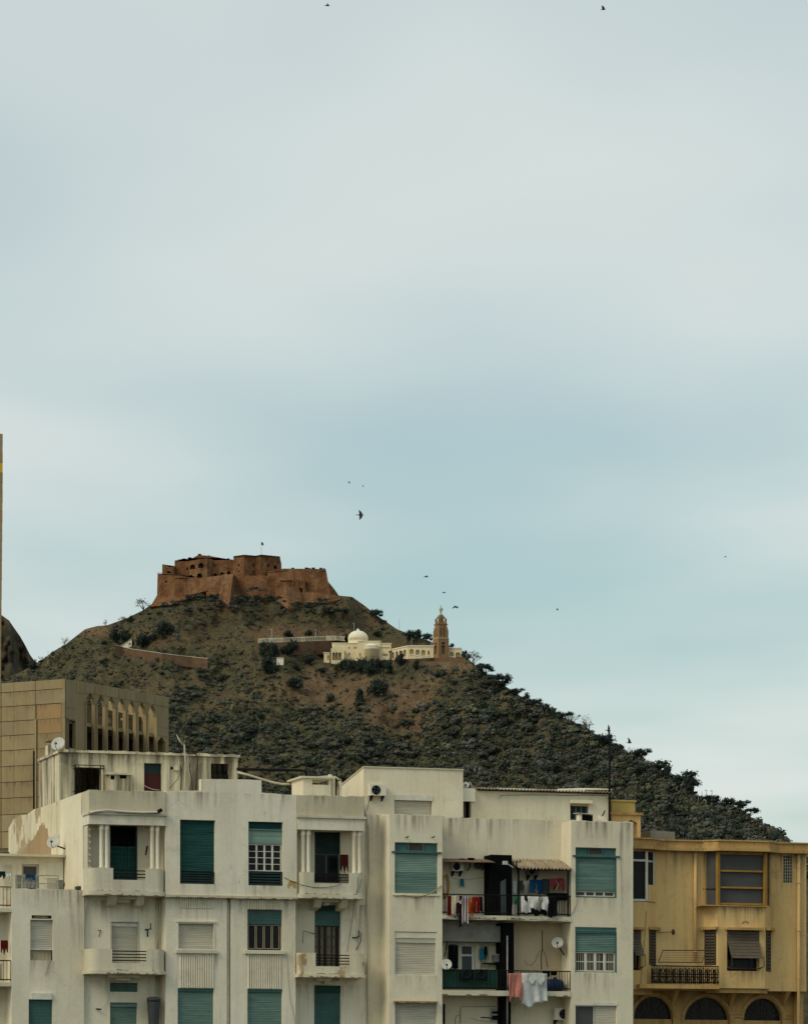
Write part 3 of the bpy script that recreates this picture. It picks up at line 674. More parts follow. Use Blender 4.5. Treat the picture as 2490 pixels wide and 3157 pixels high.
# flag on the keep
p = ff.P(fc, 975, 140, -12); fl = empty('flagpole', ff.W(p), 0, 'thin pole with a small dark flag on the fort keep', 'flag')
MB().cyl((0,0,-1), (0,0,7.4), .09, n=6).build('pole', 'pole_grey', fl)
MB().hexa([(0,-.05,5.6),(1.3,-.3,5.2),(1.3,-.2,5.2),(0,.05,5.6),(0,-.05,7.3),(1.1,-.3,6.6),(1.1,-.2,6.6),(0,.05,7.3)]).build('flag', 'flag_dark', fl)

# ------------------------------------------------------------------ the chapel
CYD = 2017.0
fch = Frame(1100, CYD, 0.0)
chap = fempty('hillside_chapel', fch, 'cream chapel with a white dome, round apse and arched porch', 'chapel')
def cblock(name, x0, y0, x1, y1, o, depth, mat='chapel_cream', holes=(), hd=1.2, parent=None, roof=None):
    R = fch.R(ch, x0, y0, x1, y1, o); mb = MB()
    if roof: x0_, x1_, z0, z1 = R; mb.plate([(x0_, z0), (x1_, z0), (x1_, z1), ((x0_+x1_)/2, z1+roof), (x0_, z1)], [], -o, -o+depth)
    else: mb.box(R[0], R[1], -o, -o+depth, R[2], R[3])
    ob = mb.build(name, mat, parent or chap)
    if holes:
        cc = MB()
        for (a, b_, c2, d2, ar) in holes:
            RR = fch.R(ch, a, b_, c2, d2, o); cc.plate(archpts(RR) if ar else rectpts(RR), [], -o-2, -o+hd)
        cut(ob, cc)
    return ob
cblock('nave', 612, 362, 820, 560, 0, 20, holes=[(737,388,742,404,1),(745,388,750,404,1),(737,432,742,456,1),(745,432,750,456,1),(780,386,785,404,1),(789,386,794,404,1),(797,386,802,404,1)])
cblock('crossing', 815, 347, 986, 560, 1.5, 20, holes=[(822,438,834,464,0)])
cblock('porch', 600, 405, 706, 560, 6, 9, holes=[(613,430,635,492,1),(637,430,658,492,1),(661,430,683,492,1)], hd=3, roof=2.6)
cblock('porch_wing', 548, 436, 602, 560, 4, 8, holes=[(572,452,590,492,1)])
cblock('choir_wing', 984, 364, 1068, 560, 1, 16, holes=[(1001+9*i, 440, 1007+9*i, 460, 1) for i in range(5)] + [(990+12*i, 390, 997+12*i, 402, 0) for i in range(6)])
def rim(x0, x1, y, o, d, name='cornice', h=5):
    R = fch.R(ch, x0, y-h, x1, y, o); MB().box(R[0]-.3, R[1]+.3, -o-.35, -o+d, R[2], R[3]).build(name, 'chapel_white', chap)
rim(612, 814, 362, 0, 20.3); rim(815, 986, 347, 1.5, 20.3); rim(985, 1068, 364, 1, 16.3); rim(548, 600, 436, 4, 8.2)
# apse
px = fch.P(ch, 920, 480, 4); r_ = fch.x(ch(975,0)[0], 4) - px[0]; zt = fch.z(*ch(920,404), 4); zc = fch.z(*ch(920,382), 4); zb = fch.z(*ch(920,520), 4)
MB().lathe([(r_, zb), (r_, zt), (r_*1.03, zt+.05), (r_*1.03, zt+.5)], (px[0], -1.5, 0), 28).build('apse', 'chapel_cream', chap, True)
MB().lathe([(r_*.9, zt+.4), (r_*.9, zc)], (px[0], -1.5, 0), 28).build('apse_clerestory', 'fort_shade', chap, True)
for i in range(15):
    a = pi + pi*(i+.5)/15; MB().cyl((px[0]+r_*.95*cos(a), -1.5+r_*.95*sin(a), zt+.4), (px[0]+r_*.95*cos(a), -1.5+r_*.95*sin(a), zc), .32, n=6).build('apse_pier', 'chapel_white', chap)
zz = fch.z(*ch(920,361), 4)
MB().lathe([(r_, zc), (r_, zc+.4), (r_*.86, zc+.5)] + [(r_*.86*cos(a*pi/16), zc+.5+(zz-zc-.5)*sin(a*pi/16)) for a in range(1, 8)] + [(0, zz)], (px[0], -1.5, 0), 28).build('apse_roof', 'chapel_white', chap, True)
# dome on its colonnaded drum
pd = fch.P(ch, 812, 345, -6); rd = (fch.x(ch(891,0)[0], -6) - pd[0]); z0 = fch.z(*ch(812,350), -6); z1 = fch.z(*ch(812,319), -6); z2 = fch.z(*ch(812,262), -6)
MB().lathe([(rd*.96, z0-3), (rd*.96, z0+.6), (rd*.86, z0+.6), (rd*.86, z1-.6), (rd*.96, z1-.6), (rd*1.02, z1), (rd, z1+.3)], (pd[0], 8, 0), 36).build('drum', 'chapel_cream', chap, True)
for i in range(28):
    a = 2*pi*(i+.5)/28
    if sin(a) < .35: MB().lathe([(.26, z0+.4), (.26, z1-.4)], (pd[0]+rd*.93*cos(a), 8+rd*.93*sin(a), 0), 6).build('drum_column', 'chapel_white', chap)
MB().lathe([(rd*.99*cos(a*pi/24), z1+.2+(z2-z1)*sin(a*pi/24)) for a in range(12)] + [(0, z2+.2)], (pd[0], 8, 0), 36).build('dome', 'chapel_white', chap, True)
zx = fch.z(*ch(812,237), -6)
x_ = MB(); x_.lathe([(.9, z2), (.7, z2+.6), (.35, z2+1.1), (.2, zx-1.6), (.1, zx)], (pd[0], 8, 0), 8); x_.box(pd[0]-.8, pd[0]+.8, 7.85, 8.15, zx-1.2, zx-.8); x_.build('cross_finial', 'chapel_white', chap)
# arcades
arc = fempty('arcade_wing', fch, 'long cream arcade between the chapel and the bell tower', 'arcade')
A0 = fch.P(ch, 1078, 480, 4); A1 = fch.P(ch, 1196, 470, 9)
def arcade(par, xa, xb, o, yt, yb, arches, depth=7, hd=2.0):
    R = fch.R(ch, xa, yt, xb, yb, o); ob = MB().box(R[0], R[1], -o, -o+depth, R[2]-3, R[3]).build('wall', 'chapel_cream', par)
    cc = MB()
    for a in arches: cc.plate(archpts(fch.R(ch, *a, o)), [], -o-2, -o+hd)
    cut(ob, cc); MB().box(R[0]-.25, R[1]+.25, -o-.35, -o+depth+.2, R[3], R[3]+.55).build('coping', 'chapel_white', par)
    for a in arches:
        RR = fch.R(ch, *a, o); MB().box(RR[0]-.1, RR[1]+.1, -o-.25, -o+.3, RR[2]-.5, RR[2]-.02).build('sill', 'chapel_white', par)
arcade(arc, 1195, 1398, 8, 386, 474, [(1211,404,1243,447), (1257,409,1290,451), (1301,412,1334,458), (1352,416,1366,452)])
# angled stretch
pA = fch.P(ch, 1064, 414, 0); pB = fch.P(ch, 1195, 386, 8); zbm = fch.z(*ch(1150,486), 5)
L_ = sqrt((pB[0]-pA[0])**2 + (pB[1]-pA[1])**2); an = atan2(pB[1]-pA[1], pB[0]-pA[0])
xf = lambda p: (pA[0]+p[0]*cos(an)-p[1]*sin(an), pA[1]+p[0]*sin(an)+p[1]*cos(an), p[2])
zl, zr = pA[2], pB[2]
hl = [archpts((L_*(.06+.235*i), L_*(.06+.235*i)+L_*.15, zl+(zr-zl)*(.06+.235*i)-4.6, zl+(zr-zl)*(.06+.235*i)-1.1)) for i in range(4)]
MB().plate([(0, zbm-3), (L_, zbm-3), (L_, zr), (0, zl)], hl, 0, 1.2).build('wall', 'chapel_cream', arc, xf=xf)
MB().plate([(0, zbm-3), (L_, zbm-3), (L_, zr-.2), (0, zl-.2)], [], 3, 3.5).build('inner_wall', 'chapel_cream', arc, xf=xf)
MB().hexa([(-.1,-.3,zl),(L_+.1,-.3,zr),(L_+.1,4,zr),(-.1,4,zl),(-.1,-.3,zl+.5),(L_+.1,-.3,zr+.5),(L_+.1,4,zr+.5),(-.1,4,zl+.5)]).build('coping', 'chapel_white', arc, xf=xf)
ar2 = fempty('short_arcade', fch, 'short cream arcade of two arches right of the bell tower', 'arcade')
arcade(ar2, 1505, 1612, 7, 402, 478, [(1520,428,1553,461), (1567,430,1605,474)])
# terrace under the tower
tw = crop(1280,1850,10.31)
def strip_wall(name, pts, hpx, thick, mat, label, cat, group=None, o=2.0, coping=None):
    """a retaining wall following the slope: pts are photo points of its top"""
    P_ = []
    for (u, v) in pts:
        q = min((surf(u, v+hpx*f_) for f_ in (-.1, .3, .6, 1.0)), key=lambda p_: p_.y); P_.append((at3(u, v, q.y-o), at3(u, v+hpx, q.y-o-.6)))
    e = empty(name, P_[0][1], 0, label, cat, group); mb = MB(); cp = MB(); o0 = P_[0][1]
    for (a, b_), (c2, d2) in zip(P_, P_[1:]):
        bk = Vector((0, thick, 0)); lo = Vector((0, 0, -2.5))
        mb.hexa([b_+lo-o0, d2+lo-o0, d2+lo+bk-o0, b_+lo+bk-o0, a-o0, c2-o0, c2+bk-o0, a+bk-o0])
        up = Vector((0, 0, .32)); fw = Vector((0, -.25, 0))
        cp.hexa([a+fw-o0, c2+fw-o0, c2+bk-o0, a+bk-o0, a+fw+up-o0, c2+fw+up-o0, c2+bk+up-o0, a+bk+up-o0])
    mb.build('wall', mat, e)
    if coping: cp.build('coping', coping, e)
    return e, P_
strip_wall('terrace_wall', [ch(x, y) for x, y in ((1070,492),(1180,482),(1290,478),(1345,474),(1400,472),(1520,476),(1600,482),(1640,496))], 9, 7, 'retaining', 'brown stone terrace wall under the bell tower and arcade', 'wall', o=1)
strip_wall('path_wall', [cl4(x, y) for x, y in ((935,1822),(1000,1838),(1080,1855),(1200,1872),(1320,1890),(1440,1905),(1560,1918),(1690,1932))], 17, 1.2, 'retaining', 'long brown retaining wall with a pale top along the left hillside path', 'wall', coping='road_white')
strip_wall('road_wall', [ch(x, y) for x, y in ((30,358),(140,354),(260,350),(400,346),(500,344),(560,343),(600,342),(640,342),(690,343),(740,345))], 26, 1.0, 'retaining', 'brown retaining wall below the white balustrade left of the dome', 'wall')
strip_wall('upper_road_wall', [ch(x, y) for x, y in ((985,350),(1065,358),(1150,368),(1260,374),(1380,378))], 20, 1.0, 'retaining', 'red brown road bank behind the arcade', 'wall', o=1)
bal = [ch(x, y) for x, y in ((42,346),(140,342),(260,337),(400,331),(560,325),(640,322),(738,330))]
b0 = surf(*bal[0]); be = empty('white_balustrade', at3(*bal[0], b0.y-2.6), 0, 'white balustrade along the road left of the dome', 'balustrade'); o0 = be.location
bal = [(a0+(a1-a0)*k/4, b0_+(b1-b0_)*k/4) for (a0, b0_), (a1, b1) in zip(bal, bal[1:]) for k in range(4)]
Q = [at3(u_, v_, min(surf(u_, v_+d_).y for d_ in (-9, 0, 9))-2.6) for u_, v_ in bal]
for dz, rad in ((1.1, .28), (-.9, .28)):
    MB().tube([q+Vector((0,0,dz))-o0 for q in Q], rad, 5).build('rail', 'road_white', be)
for a, b_ in zip(Q, Q[1:]):
    n = max(2, int((b_-a).length/2.0))
    for i in range(n):
        q = a+(b_-a)*i/n-o0; MB().box(q.x-.28, q.x+.28, q.y-.2, q.y+.2, q.z-1.0, q.z+1.1).build('baluster', 'road_white', be)
def pole(u, v0, v1, label, cat='post', arm=0, r=.2, Y=None):
    Yp = (surf(u, v1).y-1.5) if Y is None else Y
    a = at3(u, v1, Yp); h = (v1-v0)/F*Yp
    e = empty('lamp_post' if cat == 'lamp post' else 'mast', a, 0, label, cat); MB().tube([(0,0,-1), (0,0,h*.5), (0,0,h)], [r, r*.8, r*.55], 6).build('pole', 'pole_grey', e)
    if arm: MB().box(-arm, .3, -.15, .15, h-.3, h).build('lamp_head', 'pole_grey', e)
    return e
for (x, y0, y1, lb, arm) in ((145,250,345,'lamp post at the left end of the white balustrade',1.4), (484,250,335,'lamp post midway along the white balustrade',0), (782,205,262,'slim lamp post behind the chapel dome',.9), (1228,278,372,'tall post behind the arcade roof',.7), (1380,340,385,'short post beside the bell tower',0)):
    u_, a_ = ch(x, y0); _, b_ = ch(x, y1); pole(u_, a_, b_, lb, 'lamp post', arm, .3)
pole(*[ch(1132,170)[0], ch(1132,170)[1], ch(1132,242)[1]], 'hair thin mast on the skyline left of the bell tower', 'mast', 0, .14)
pole(148, 2006, 2042, 'thin utility pole on the lower left skyline', 'mast', 0, .16)
for u_, a_, b_, lb in ((2152,2450,2478,'leftmost'), (2163,2440,2480,'second'), (2177,2436,2482,'third'), (2194,2438,2484,'rightmost')):
    pole(u_, a_, b_, 'thin pole on the right shoulder, %s of four' % lb, 'mast', .8 if a_ < 2440 else 0, .22)
# white huts
def hut(C, x0, y0, x1, y1, label, slope=0):
    u0, v0 = C(x0, y0); u1, v1 = C(x1, y1); um = (u0+u1)/2; Yh = surf(um, v1).y-2
    a = at3(u0, v1, Yh); b_ = at3(u1, v1, Yh); h = (v1-v0)/F*Yh; L = b_.x-a.x
    e = empty('white_hut', a, 0, label, 'hut')
    MB().prism([(0,0,-2),(L,0,-2),(L,5,-2),(0,5,-2)], [(0,0,h-slope),(L,0,h),(L,5,h),(0,5,h-slope)]).build('wall', 'chapel_white', e)
    MB().prism([(-.2,-.3,h-slope),(L+.2,-.3,h),(L+.2,5.2,h),(-.2,5.2,h-slope)], [(-.2,-.3,h-slope+.3),(L+.2,-.3,h+.3),(L+.2,5.2,h+.3),(-.2,5.2,h-slope+.3)]).build('roof', 'road_white', e)
    if slope: MB().box(L*.35, L*.5, -.12, .1, 0, min(h-slope, 1.9)).build('door', 'brown_wood', e)
hut(cl4, 942, 1768, 1072, 1838, 'small white hut with a sloping roof at the end of the path wall', 6)
hut(ch, 182, 474, 236, 500, 'small white hut on the slope left below the chapel')
# bell tower (square plan, turned to the right)
ct = fch.P(ch, 1455, 476, 8); Yt = fch.W(ct).y; sc_ = F/Yt/1.0
ftw = Frame(tw(810,1800)[0], Yt, radians(27)); tower = fempty('bell_tower', ftw, 'brown stone bell tower topped by a pale statue, on the hillside', 'tower')
def tz(y): return CZ + (V0 - tw(0, y)[1])/F*Yt
pxm = Yt/F/10.31                                        # metres per pixel of that crop
def half(wpx): return wpx*pxm/(cos(radians(27))+sin(radians(27)))/2
def stage(name, wpx, ya, yb, mat='tower_stone', holes=None):
    h = half(wpx); o = MB().box(-h, h, -h, h, tz(yb), tz(ya)).build(name, mat, tower)
    if holes:
        cc = MB()
        for (axis, c0, c1, y0, y1) in holes:
            R = (h*c0, h*c1, tz(y1), tz(y0)); pl = archpts(R) if c1-c0 > .15 else rectpts(R)
            if axis == 'f': cc.plate(pl, [], -h-1, h+1 if (c1-c0) < .15 else -h+1.6)
            else:
                k = MB().plate(pl, [], -h-1, -h+1.6); cc.add([(y, -x, z) for x, y, z in k.v], k.f)
        cut(o, cc)
    return h
h1 = stage('lower_stage', 486, 1250, 1960, holes=[('f', -.42, .35, 1355, 1745), ('l', -.45, .35, 1360, 1725)])
h2 = stage('middle_stage', 440, 880, 1252, holes=[('f', -.50, -.28, 890, 1180), ('f', .08, .30, 890, 1180), ('l', -.5, -.28, 930, 1180), ('l', .1, .32, 930, 1180)])
h3 = stage('upper_stage', 390, 770, 882)
for y0, y1, wp in ((1215,1256,512), (762,796,448), (1440,1455,500), (480,498,160)): stage('cornice', wp, y0, y1, 'tower_trim' if y0 > 1000 else 'tower_stone')
for sx in (-1, 1):
    for sy in (-1, 1):
        q = h2*.99; bt_ = MB(); bt_.box(min(sx*q*.78, sx*q*1.1), max(sx*q*.78, sx*q*1.1), min(sy*q*.78, sy*q*1.1), max(sy*q*.78, sy*q*1.1), tz(1215), tz(965)); bt_.build('corner_buttress', 'tower_stone', tower)
        q = h1; bt_ = MB(); bt_.box(min(sx*q*.80, sx*q*1.05), max(sx*q*.80, sx*q*1.05), min(sy*q*.80, sy*q*1.05), max(sy*q*.80, sy*q*1.05), tz(1900), tz(1256)); bt_.build('corner_buttress', 'tower_stone', tower)
        q = h3; MB().prism([(sx*q*.72-.5, sy*q*.72-.5, tz(762)), (sx*q*.72+.5, sy*q*.72-.5, tz(762)), (sx*q*.72+.5, sy*q*.72+.5, tz(762)), (sx*q*.72-.5, sy*q*.72+.5, tz(762))],
                           [(sx*q*.80-.4, sy*q*.80-.4, tz(600)), (sx*q*.80+.4, sy*q*.80-.4, tz(600)), (sx*q*.80+.4, sy*q*.80+.4, tz(600)), (sx*q*.80-.4, sy*q*.80+.4, tz(600))]).build('pinnacle', 'tower_stone', tower)
        MB().tube([(sx*q*.82, sy*q*.82, tz(640)), (sx*q*.55, sy*q*.55, tz(560)), (sx*q*.18, sy*q*.18, tz(490))], .42, 4).build('flying_rib', 'tower_stone', tower)
hb = half(165); MB().prism([(-hb*1.25,-hb*1.25,tz(765)),(hb*1.25,-hb*1.25,tz(765)),(hb*1.25,hb*1.25,tz(765)),(-hb*1.25,hb*1.25,tz(765))], [(-hb,-hb,tz(490)),(hb,-hb,tz(490)),(hb,hb,tz(490)),(-hb,hb,tz(490))]).build('lantern_core', 'tower_stone', tower)
zb_ = tz(480); hs = tz(170)-zb_
st = MB(); st.lathe([(.62,0), (.62,hs*.10), (.42,hs*.12), (.50,hs*.16), (.62,hs*.42), (.78,hs*.56), (.70,hs*.68), (.62,hs*.74), (.30,hs*.80), (.26,hs*.82), (.34,hs*.88), (.32,hs*.95), (.12,hs)], (0,0,zb_), 12)
for sx in (-1, 1): st.tube([(sx*.5,0,zb_+hs*.72), (sx*.95,-.2,zb_+hs*.58), (sx*1.02,-.45,zb_+hs*.47)], [.24,.2,.12], 6)
st.build('statue', 'statue_stone', tower, True)
# palm and cypress by the chapel
def palm(x, y0, y1, wpx, label):
    u_, v1 = ch(x, y1); _, v0 = ch(x, y0); Yp = CYD-9; a = at3(u_, v1, Yp); h = (v1-v0)/F*Yp; e = empty('palm_tree', a, 0, label, 'palm tree')
    MB().tube([(0,0,-2), (.05,0,h*.4), (0,0,h*.8)], [.4,.32,.3], 7).build('trunk', 'bark', e)
    cr = MB(); r = random.Random(int(x)); wd = wpx/2.512/F*Yp
    for i in range(16):
        a_ = r.uniform(0, 6.28); l = wd*r.uniform(.7, 1.1); up = r.uniform(-.1, .7)
        pts = [Vector((cos(a_)*l*t_, sin(a_)*l*t_, h*.8+l*(up*t_*1.6-.9*t_*t_))) for t_ in (0, .35, .7, 1)]
        sd = Vector((-sin(a_), cos(a_), 0))*.28
        for p0, p1 in zip(pts, pts[1:]): cr.add([p0-sd, p0+sd, p1+sd*.7, p1-sd*.7, p0+Vector((0,0,.06)), p1+Vector((0,0,.06))], [(0,1,2,3), (4,0,3,5), (1,4,5,2)])
    cr.build('crown', 'leaf_pine', e)
palm(1062, 405, 490, 17, 'short palm in front of the chapel choir wing')
palm(597, 330, 490, 9, 'tall thin palm in front of the chapel porch')
# ------------------------------------------------------------------ street front: helpers
c1 = crop(0,2060,3.05); c2 = crop(0,2600,3.05); c3 = crop(480,2300,2.44); c4 = crop(480,2740,2.44)
c5 = crop(1040,2340,3.285); c6 = crop(1100,2740,3.713); c7 = crop(1400,2380,2.945); c8 = crop(1330,2600,3.634); r1 = crop(1680,2440,2.1086)
YAW = radians(17.6)
FR = Frame(700, 148.0, YAW)

paint('spall_dark', (.20,.165,.11), .95, .5, 6)
def roller(par, R, y, mat, slat=.065, z0=None, name='roller_shutter', depth=.05):
    x0, x1, za, z1 = R; za = za if z0 is None else z0
    n = max(2, int((z1-za)/slat)); h = (z1-za)/n; pf = []
    for i in range(n):
        zb = za+i*h; pf += [(y, zb+.004), (y-.009, zb+h*.35), (y-.009, zb+h*.75), (y, zb+h-.004)]
    pf += [(y+depth, z1), (y+depth, za)]
    return MB().extx(pf, x0, x1).build(name, mat, par)
def frame_rect(mb, R, y, d, t):
    x0, x1, z0, z1 = R
    mb.box(x0, x0+t, y, y+d, z0, z1); mb.box(x1-t, x1, y, y+d, z0, z1); mb.box(x0+t, x1-t, y+.002, y+d-.002, z1-t, z1); mb.box(x0+t, x1-t, y+.002, y+d-.002, z0, z0+t)
def casement(par, R, y, cols, rows, fm='white_paint', gm='glass_dark', t=.045, mull=None, curtain=None, rowz=None):
    x0, x1, z0, z1 = R; mb = MB(); frame_rect(mb, R, y, .07, t)
    mull = mull or t*1.1
    xs = [x0+t+(x1-x0-2*t)*i/cols for i in range(cols+1)]
    zs = [z0+t+(z1-z0-2*t)*(rowz[i] if rowz else i/rows) for i in range(rows+1)]
    for i in range(1, cols): mb.box(xs[i]-mull/2, xs[i]+mull/2, y+.006, y+.064, z0+t, z1-t)
    for j in range(1, rows):
        for i in range(cols): mb.box(xs[i]+(mull/2 if i else 0), xs[i+1]-(mull/2 if i < cols-1 else 0), y+.010, y+.058, zs[j]-t*.35, zs[j]+t*.35)
    w_ = mb.build('window', fm, par)
    for i in range(cols):
        for j in range(rows): MB().box(xs[i]+.004, xs[i+1]-.004, y+.028, y+.036, zs[j]+.004, zs[j+1]-.004).build('pane', gm, w_)
    if curtain:
        for i in range(cols):
            cm = MB(); n = 8; a, b_ = xs[i]+.01, xs[i]+(xs[i+1]-xs[i])*random.uniform(.45, .95)
            pf = [(a+(b_-a)*k/n, y+.012+.01*(k % 2)) for k in range(n+1)]
            for (p, q), (p2, q2) in zip(pf, pf[1:]): cm.add([(p,q+.012,z0+t),(p2,q2+.012,z0+t),(p2,q2+.012,z1-t),(p,q+.012,z1-t)], [(0,1,2,3)])
            cm.build('curtain', 'curtain', w_)
    return w_
def hbars(par, R, y, n, mat='black_metal', r=.022, posts=True):
    x0, x1, z0, z1 = R
    me = MB().cyl((x0-.03, 0, 0), (x1+.03, 0, 0), r, n=6).mesh('rail_bar')
    for i in range(n):
        o = obj('rail_bar', me, mat, par); o.location = (0, y, z0+(z1-z0)*(i+.5)/n)
def railing(par, x0, x1, z0, z1, y, n, mat='black_metal', r=.012, rr=.022, mids=()):
    for zz_ in (z1, z0+.06, *mids): MB().cyl((x0, y, zz_), (x1, y, zz_), rr, n=6).build('handrail' if zz_ == z1 else 'rail', mat, par)
    me = MB().cyl((0, 0, z0), (0, 0, z1), r, n=5).mesh('baluster')
    for i in range(n+1):
        o = obj('baluster', me, mat, par); o.location = (x0+(x1-x0)*i/n, y, 0)
def sill(par, x0, x1, z, y, d=.14, h=.09, mat='stucco_white'): return MB().box(x0, x1, y-d, y+.1, z-h, z).build('sill', mat, par)
def wire(name_par, pts, r=.012, mat='wire', name='cable'): return MB().tube(pts, r, 5).build(name, mat, name_par, True)
def sag(a, b_, d, n=8): a, b_ = Vector(a), Vector(b_); return [a+(b_-a)*i/n-Vector((0,0,d*4*(i/n)*(1-i/n))) for i in range(n+1)]
def pipe(par, C, fr, x, y0, y1, o, r=.05, mat='pipe_cream', collars=True):
    a = fr.P(C, x, y0, o); b_ = fr.P(C, x, y1, o); p = MB().cyl((a[0],a[1],a[2]), (a[0],a[1],b_[2]), r, n=10).build('drain_pipe', mat, par, True)
    z = b_[2]+.4
    while collars and z < a[2]: MB().cyl((a[0],a[1],z-.03), (a[0],a[1],z+.03), r*1.35, n=10).build('pipe_collar', mat, p); z += 1.9
    return p
def fluted(par, R, y, n=15, d=.05, mat='stucco_white'):
    x0, x1, z0, z1 = R; pf = []
    for i in range(n):
        for k in range(5): a = pi*k/4; pf.append((x0+(x1-x0)*(i+.5-.44*cos(a))/n, y-d*sin(a)))
    pf += [(x1, y+.02), (x0, y+.02)]
    return MB().extz(pf, z0, z1).build('fluted_panel', mat, par)
def shell(par, mat, x0, x1, y0, y1, z1, roofz, t=.25, left=None, z0=0):
    MB().box(x0, x0+t, y0, y1, z0, left or z1).build('side_wall', mat, par); MB().box(x1-t, x1, y0, y1, z0, z1).build('side_wall', mat, par)
    MB().box(x0+t, x1-t, y1-t, y1, z0, z1).build('back_wall', mat, par); MB().box(x0+t, x1-t, y0, y1-t, roofz-.2, roofz).build('roof', mat, par)
def balcony(par, xl, xr, o, z0, z1, notch, zn, slab, nbars, mat='stucco_balcony', rad=.35, steps=2, brackets=None, t=.13, oversail=.06):
    """rounded parapet balcony: slab, corbel steps, notch with bars"""
    na, nb = notch
    def arc(cx, cy, a0, a1, n=6): return [(cx+rad*cos(a0+(a1-a0)*i/n), cy+rad*sin(a0+(a1-a0)*i/n)) for i in range(n+1)]
    lp = [(xl, 0)] + arc(xl+rad, -o+rad, pi, 1.5*pi) + [(na, -o)]
    rp_ = [(nb, -o)] + arc(xr-rad, -o+rad, 1.5*pi, 2*pi) + [(xr, 0)]
    b_ = MB(); b_.strip(lp, t, z0, z1); b_.strip(rp_, t, z0, z1); b_.strip([(na, -o), (nb, -o)], t, z0, zn)
    b_ = b_.build('balcony', mat, par)
    sp = [(xl-oversail, .0)] + [(p[0]-oversail if p[0] < (xl+xr)/2 else p[0]+oversail, p[1]-oversail) for p in arc(xl+rad, -o+rad, pi, 1.5*pi)+arc(xr-rad, -o+rad, 1.5*pi, 2*pi)] + [(xr+oversail, .0)]
    MB().extz(sp, z0-slab, z0-.001).build('slab', mat, b_)
    for i in range(steps):
        ins = .9+.32*i; MB().box(xl+ins, xr-ins, -o*(.62-.2*i), .05, z0-slab-.11*(i+1), z0-slab-.11*i-.002).build('corbel_step', mat, b_)
    for bx_ in brackets or ():
        MB().prism([(bx_-.14,-o*.55,z0-slab-.32),(bx_+.14,-o*.55,z0-slab-.32),(bx_+.14,.05,z0-slab-.42),(bx_-.14,.05,z0-slab-.42)], [(bx_-.14,-o*.8,z0-slab-.003),(bx_+.14,-o*.8,z0-slab-.003),(bx_+.14,.05,z0-slab-.003),(bx_-.14,.05,z0-slab-.003)]).build('bracket', mat, b_)
    hbars(b_, (na, nb, zn+.04, z1-.02), -o+t/2, nbars)
    spall(b_, xl+rad+.05, xr-rad-.05, -o-oversail, z0-slab, 16, 'spall_dark', int(abs(z0*10)), .09); spall(b_, xl+rad+.05, xr-rad-.05, -o, z0+.001, 9, 'spall_dark', int(abs(z0*7)), .05)
    return b_

def spall(par, x0, x1, y, z, n, mat='concrete_grey', seed=1, hmax=.06):
    """broken arris: shallow irregular chips of bare render along an edge"""
    r = random.Random(seed*13+n); mb = MB()
    for _ in range(n):
        xc = r.uniform(x0, x1); wd = r.uniform(.02, .13); h = r.uniform(.015, hmax); k = 5
        pts = [(xc-wd, z), (xc+wd, z)] + [(xc+wd*(1-2*i/k)+r.uniform(-.02,.02), z+h*r.uniform(.3, 1)) for i in range(1, k)]
        mb.plate(pts, [], y-.006-.002*r.random(), y+.01)
    return mb.build('spalled_edge', mat, par)
# ================================================================== white apartment block with the columned loggias
fa = FR.sub(700, 0)
A = fempty('white_apartment_building', fa, 'stained white apartment block with columned loggias and green shutters', 'building')
O_B = 1.0; O_U = .95; O_L = .75
xL = fa.x(274, O_B); xR = fa.x(1131, 0); xcl = fa.x(511, O_U); xcr = fa.x(915, O_U)
z_par = fa.z(300, 2436, O_B); z_slab = fa.z(700, 2762, O_U); z_parR = fa.z(1020, 2454, O_B)
# left bay wall
Rd = fa.R(c2, 1035, -140, 1295, 345, 0); Rw = fa.R(c2, 1045, 745, 1300, 1180, 0); Rt = fa.R(c2, 1035, 1315, 1295, 1400, 0); Rb = fa.R(c2, 1035, 1500, 1292, 1860, 0)
Rd = (Rd[0], Rd[1], Rd[2], fa.z(380, 2546, 0)); z2top = fa.z(380, 2993, O_B)
MB().plate([(xL, 0), (xcl+.3, 0), (xcl+.3, z_par-.2), (xL, z_par-.2)], [rectpts(r) for r in (Rd, (Rw[0], Rw[1], z2top, Rw[3]), Rt, Rb)], 0, .3).build('wall', 'stucco_white', A)
# loggia door with green louvred leaves
dl = MB(); frame_rect(dl, Rd, .12, .08, .06); dr = dl.build('door', 'green_dark', A)
zm = Rd[2]+(Rd[3]-Rd[2])*.62
for i in range(3):
    a = Rd[0]+(Rd[1]-Rd[0])*i/3; b_ = Rd[0]+(Rd[1]-Rd[0])*(i+1)/3
    lf = MB(); frame_rect(lf, (a+.01, b_-.01, Rd[2]+.05, zm), .15, .05, .05)
    n = 26
    for k in range(n):
        zz_ = Rd[2]+.1+(zm-Rd[2]-.15)*k/n; lf.add([(a+.05,.165,zz_),(b_-.05,.165,zz_),(b_-.05,.19,zz_+.05),(a+.05,.19,zz_+.05)], [(0,1,2,3)])
    lf.build('door_leaf', 'green_shutter', dr)
roller(dr, (Rd[0]+.06, Rd[1]-.06, zm+.02, Rd[3]-.06), .2, 'black_sheet', name='dark_infill')  # ribbed black infill above the leaves
roller(A, (Rw[0], Rw[1], z2top, Rw[3]-.16), .14, 'shutter_grey'); MB().box(Rw[0], Rw[1], .08, .2, Rw[3]-.158, Rw[3]).build('shutter_box', 'white_paint', A)
f_ = MB(); f_.box(Rw[0]-.03, Rw[0]+.02, -.02, .1, z2top, Rw[3]+.03); f_.box(Rw[1]-.02, Rw[1]+.03, -.02, .1, z2top, Rw[3]+.03); f_.box(Rw[0]+.02, Rw[1]-.02, -.018, .1, Rw[3], Rw[3]+.03); f_.build('window_frame', 'shutter_grey', A)
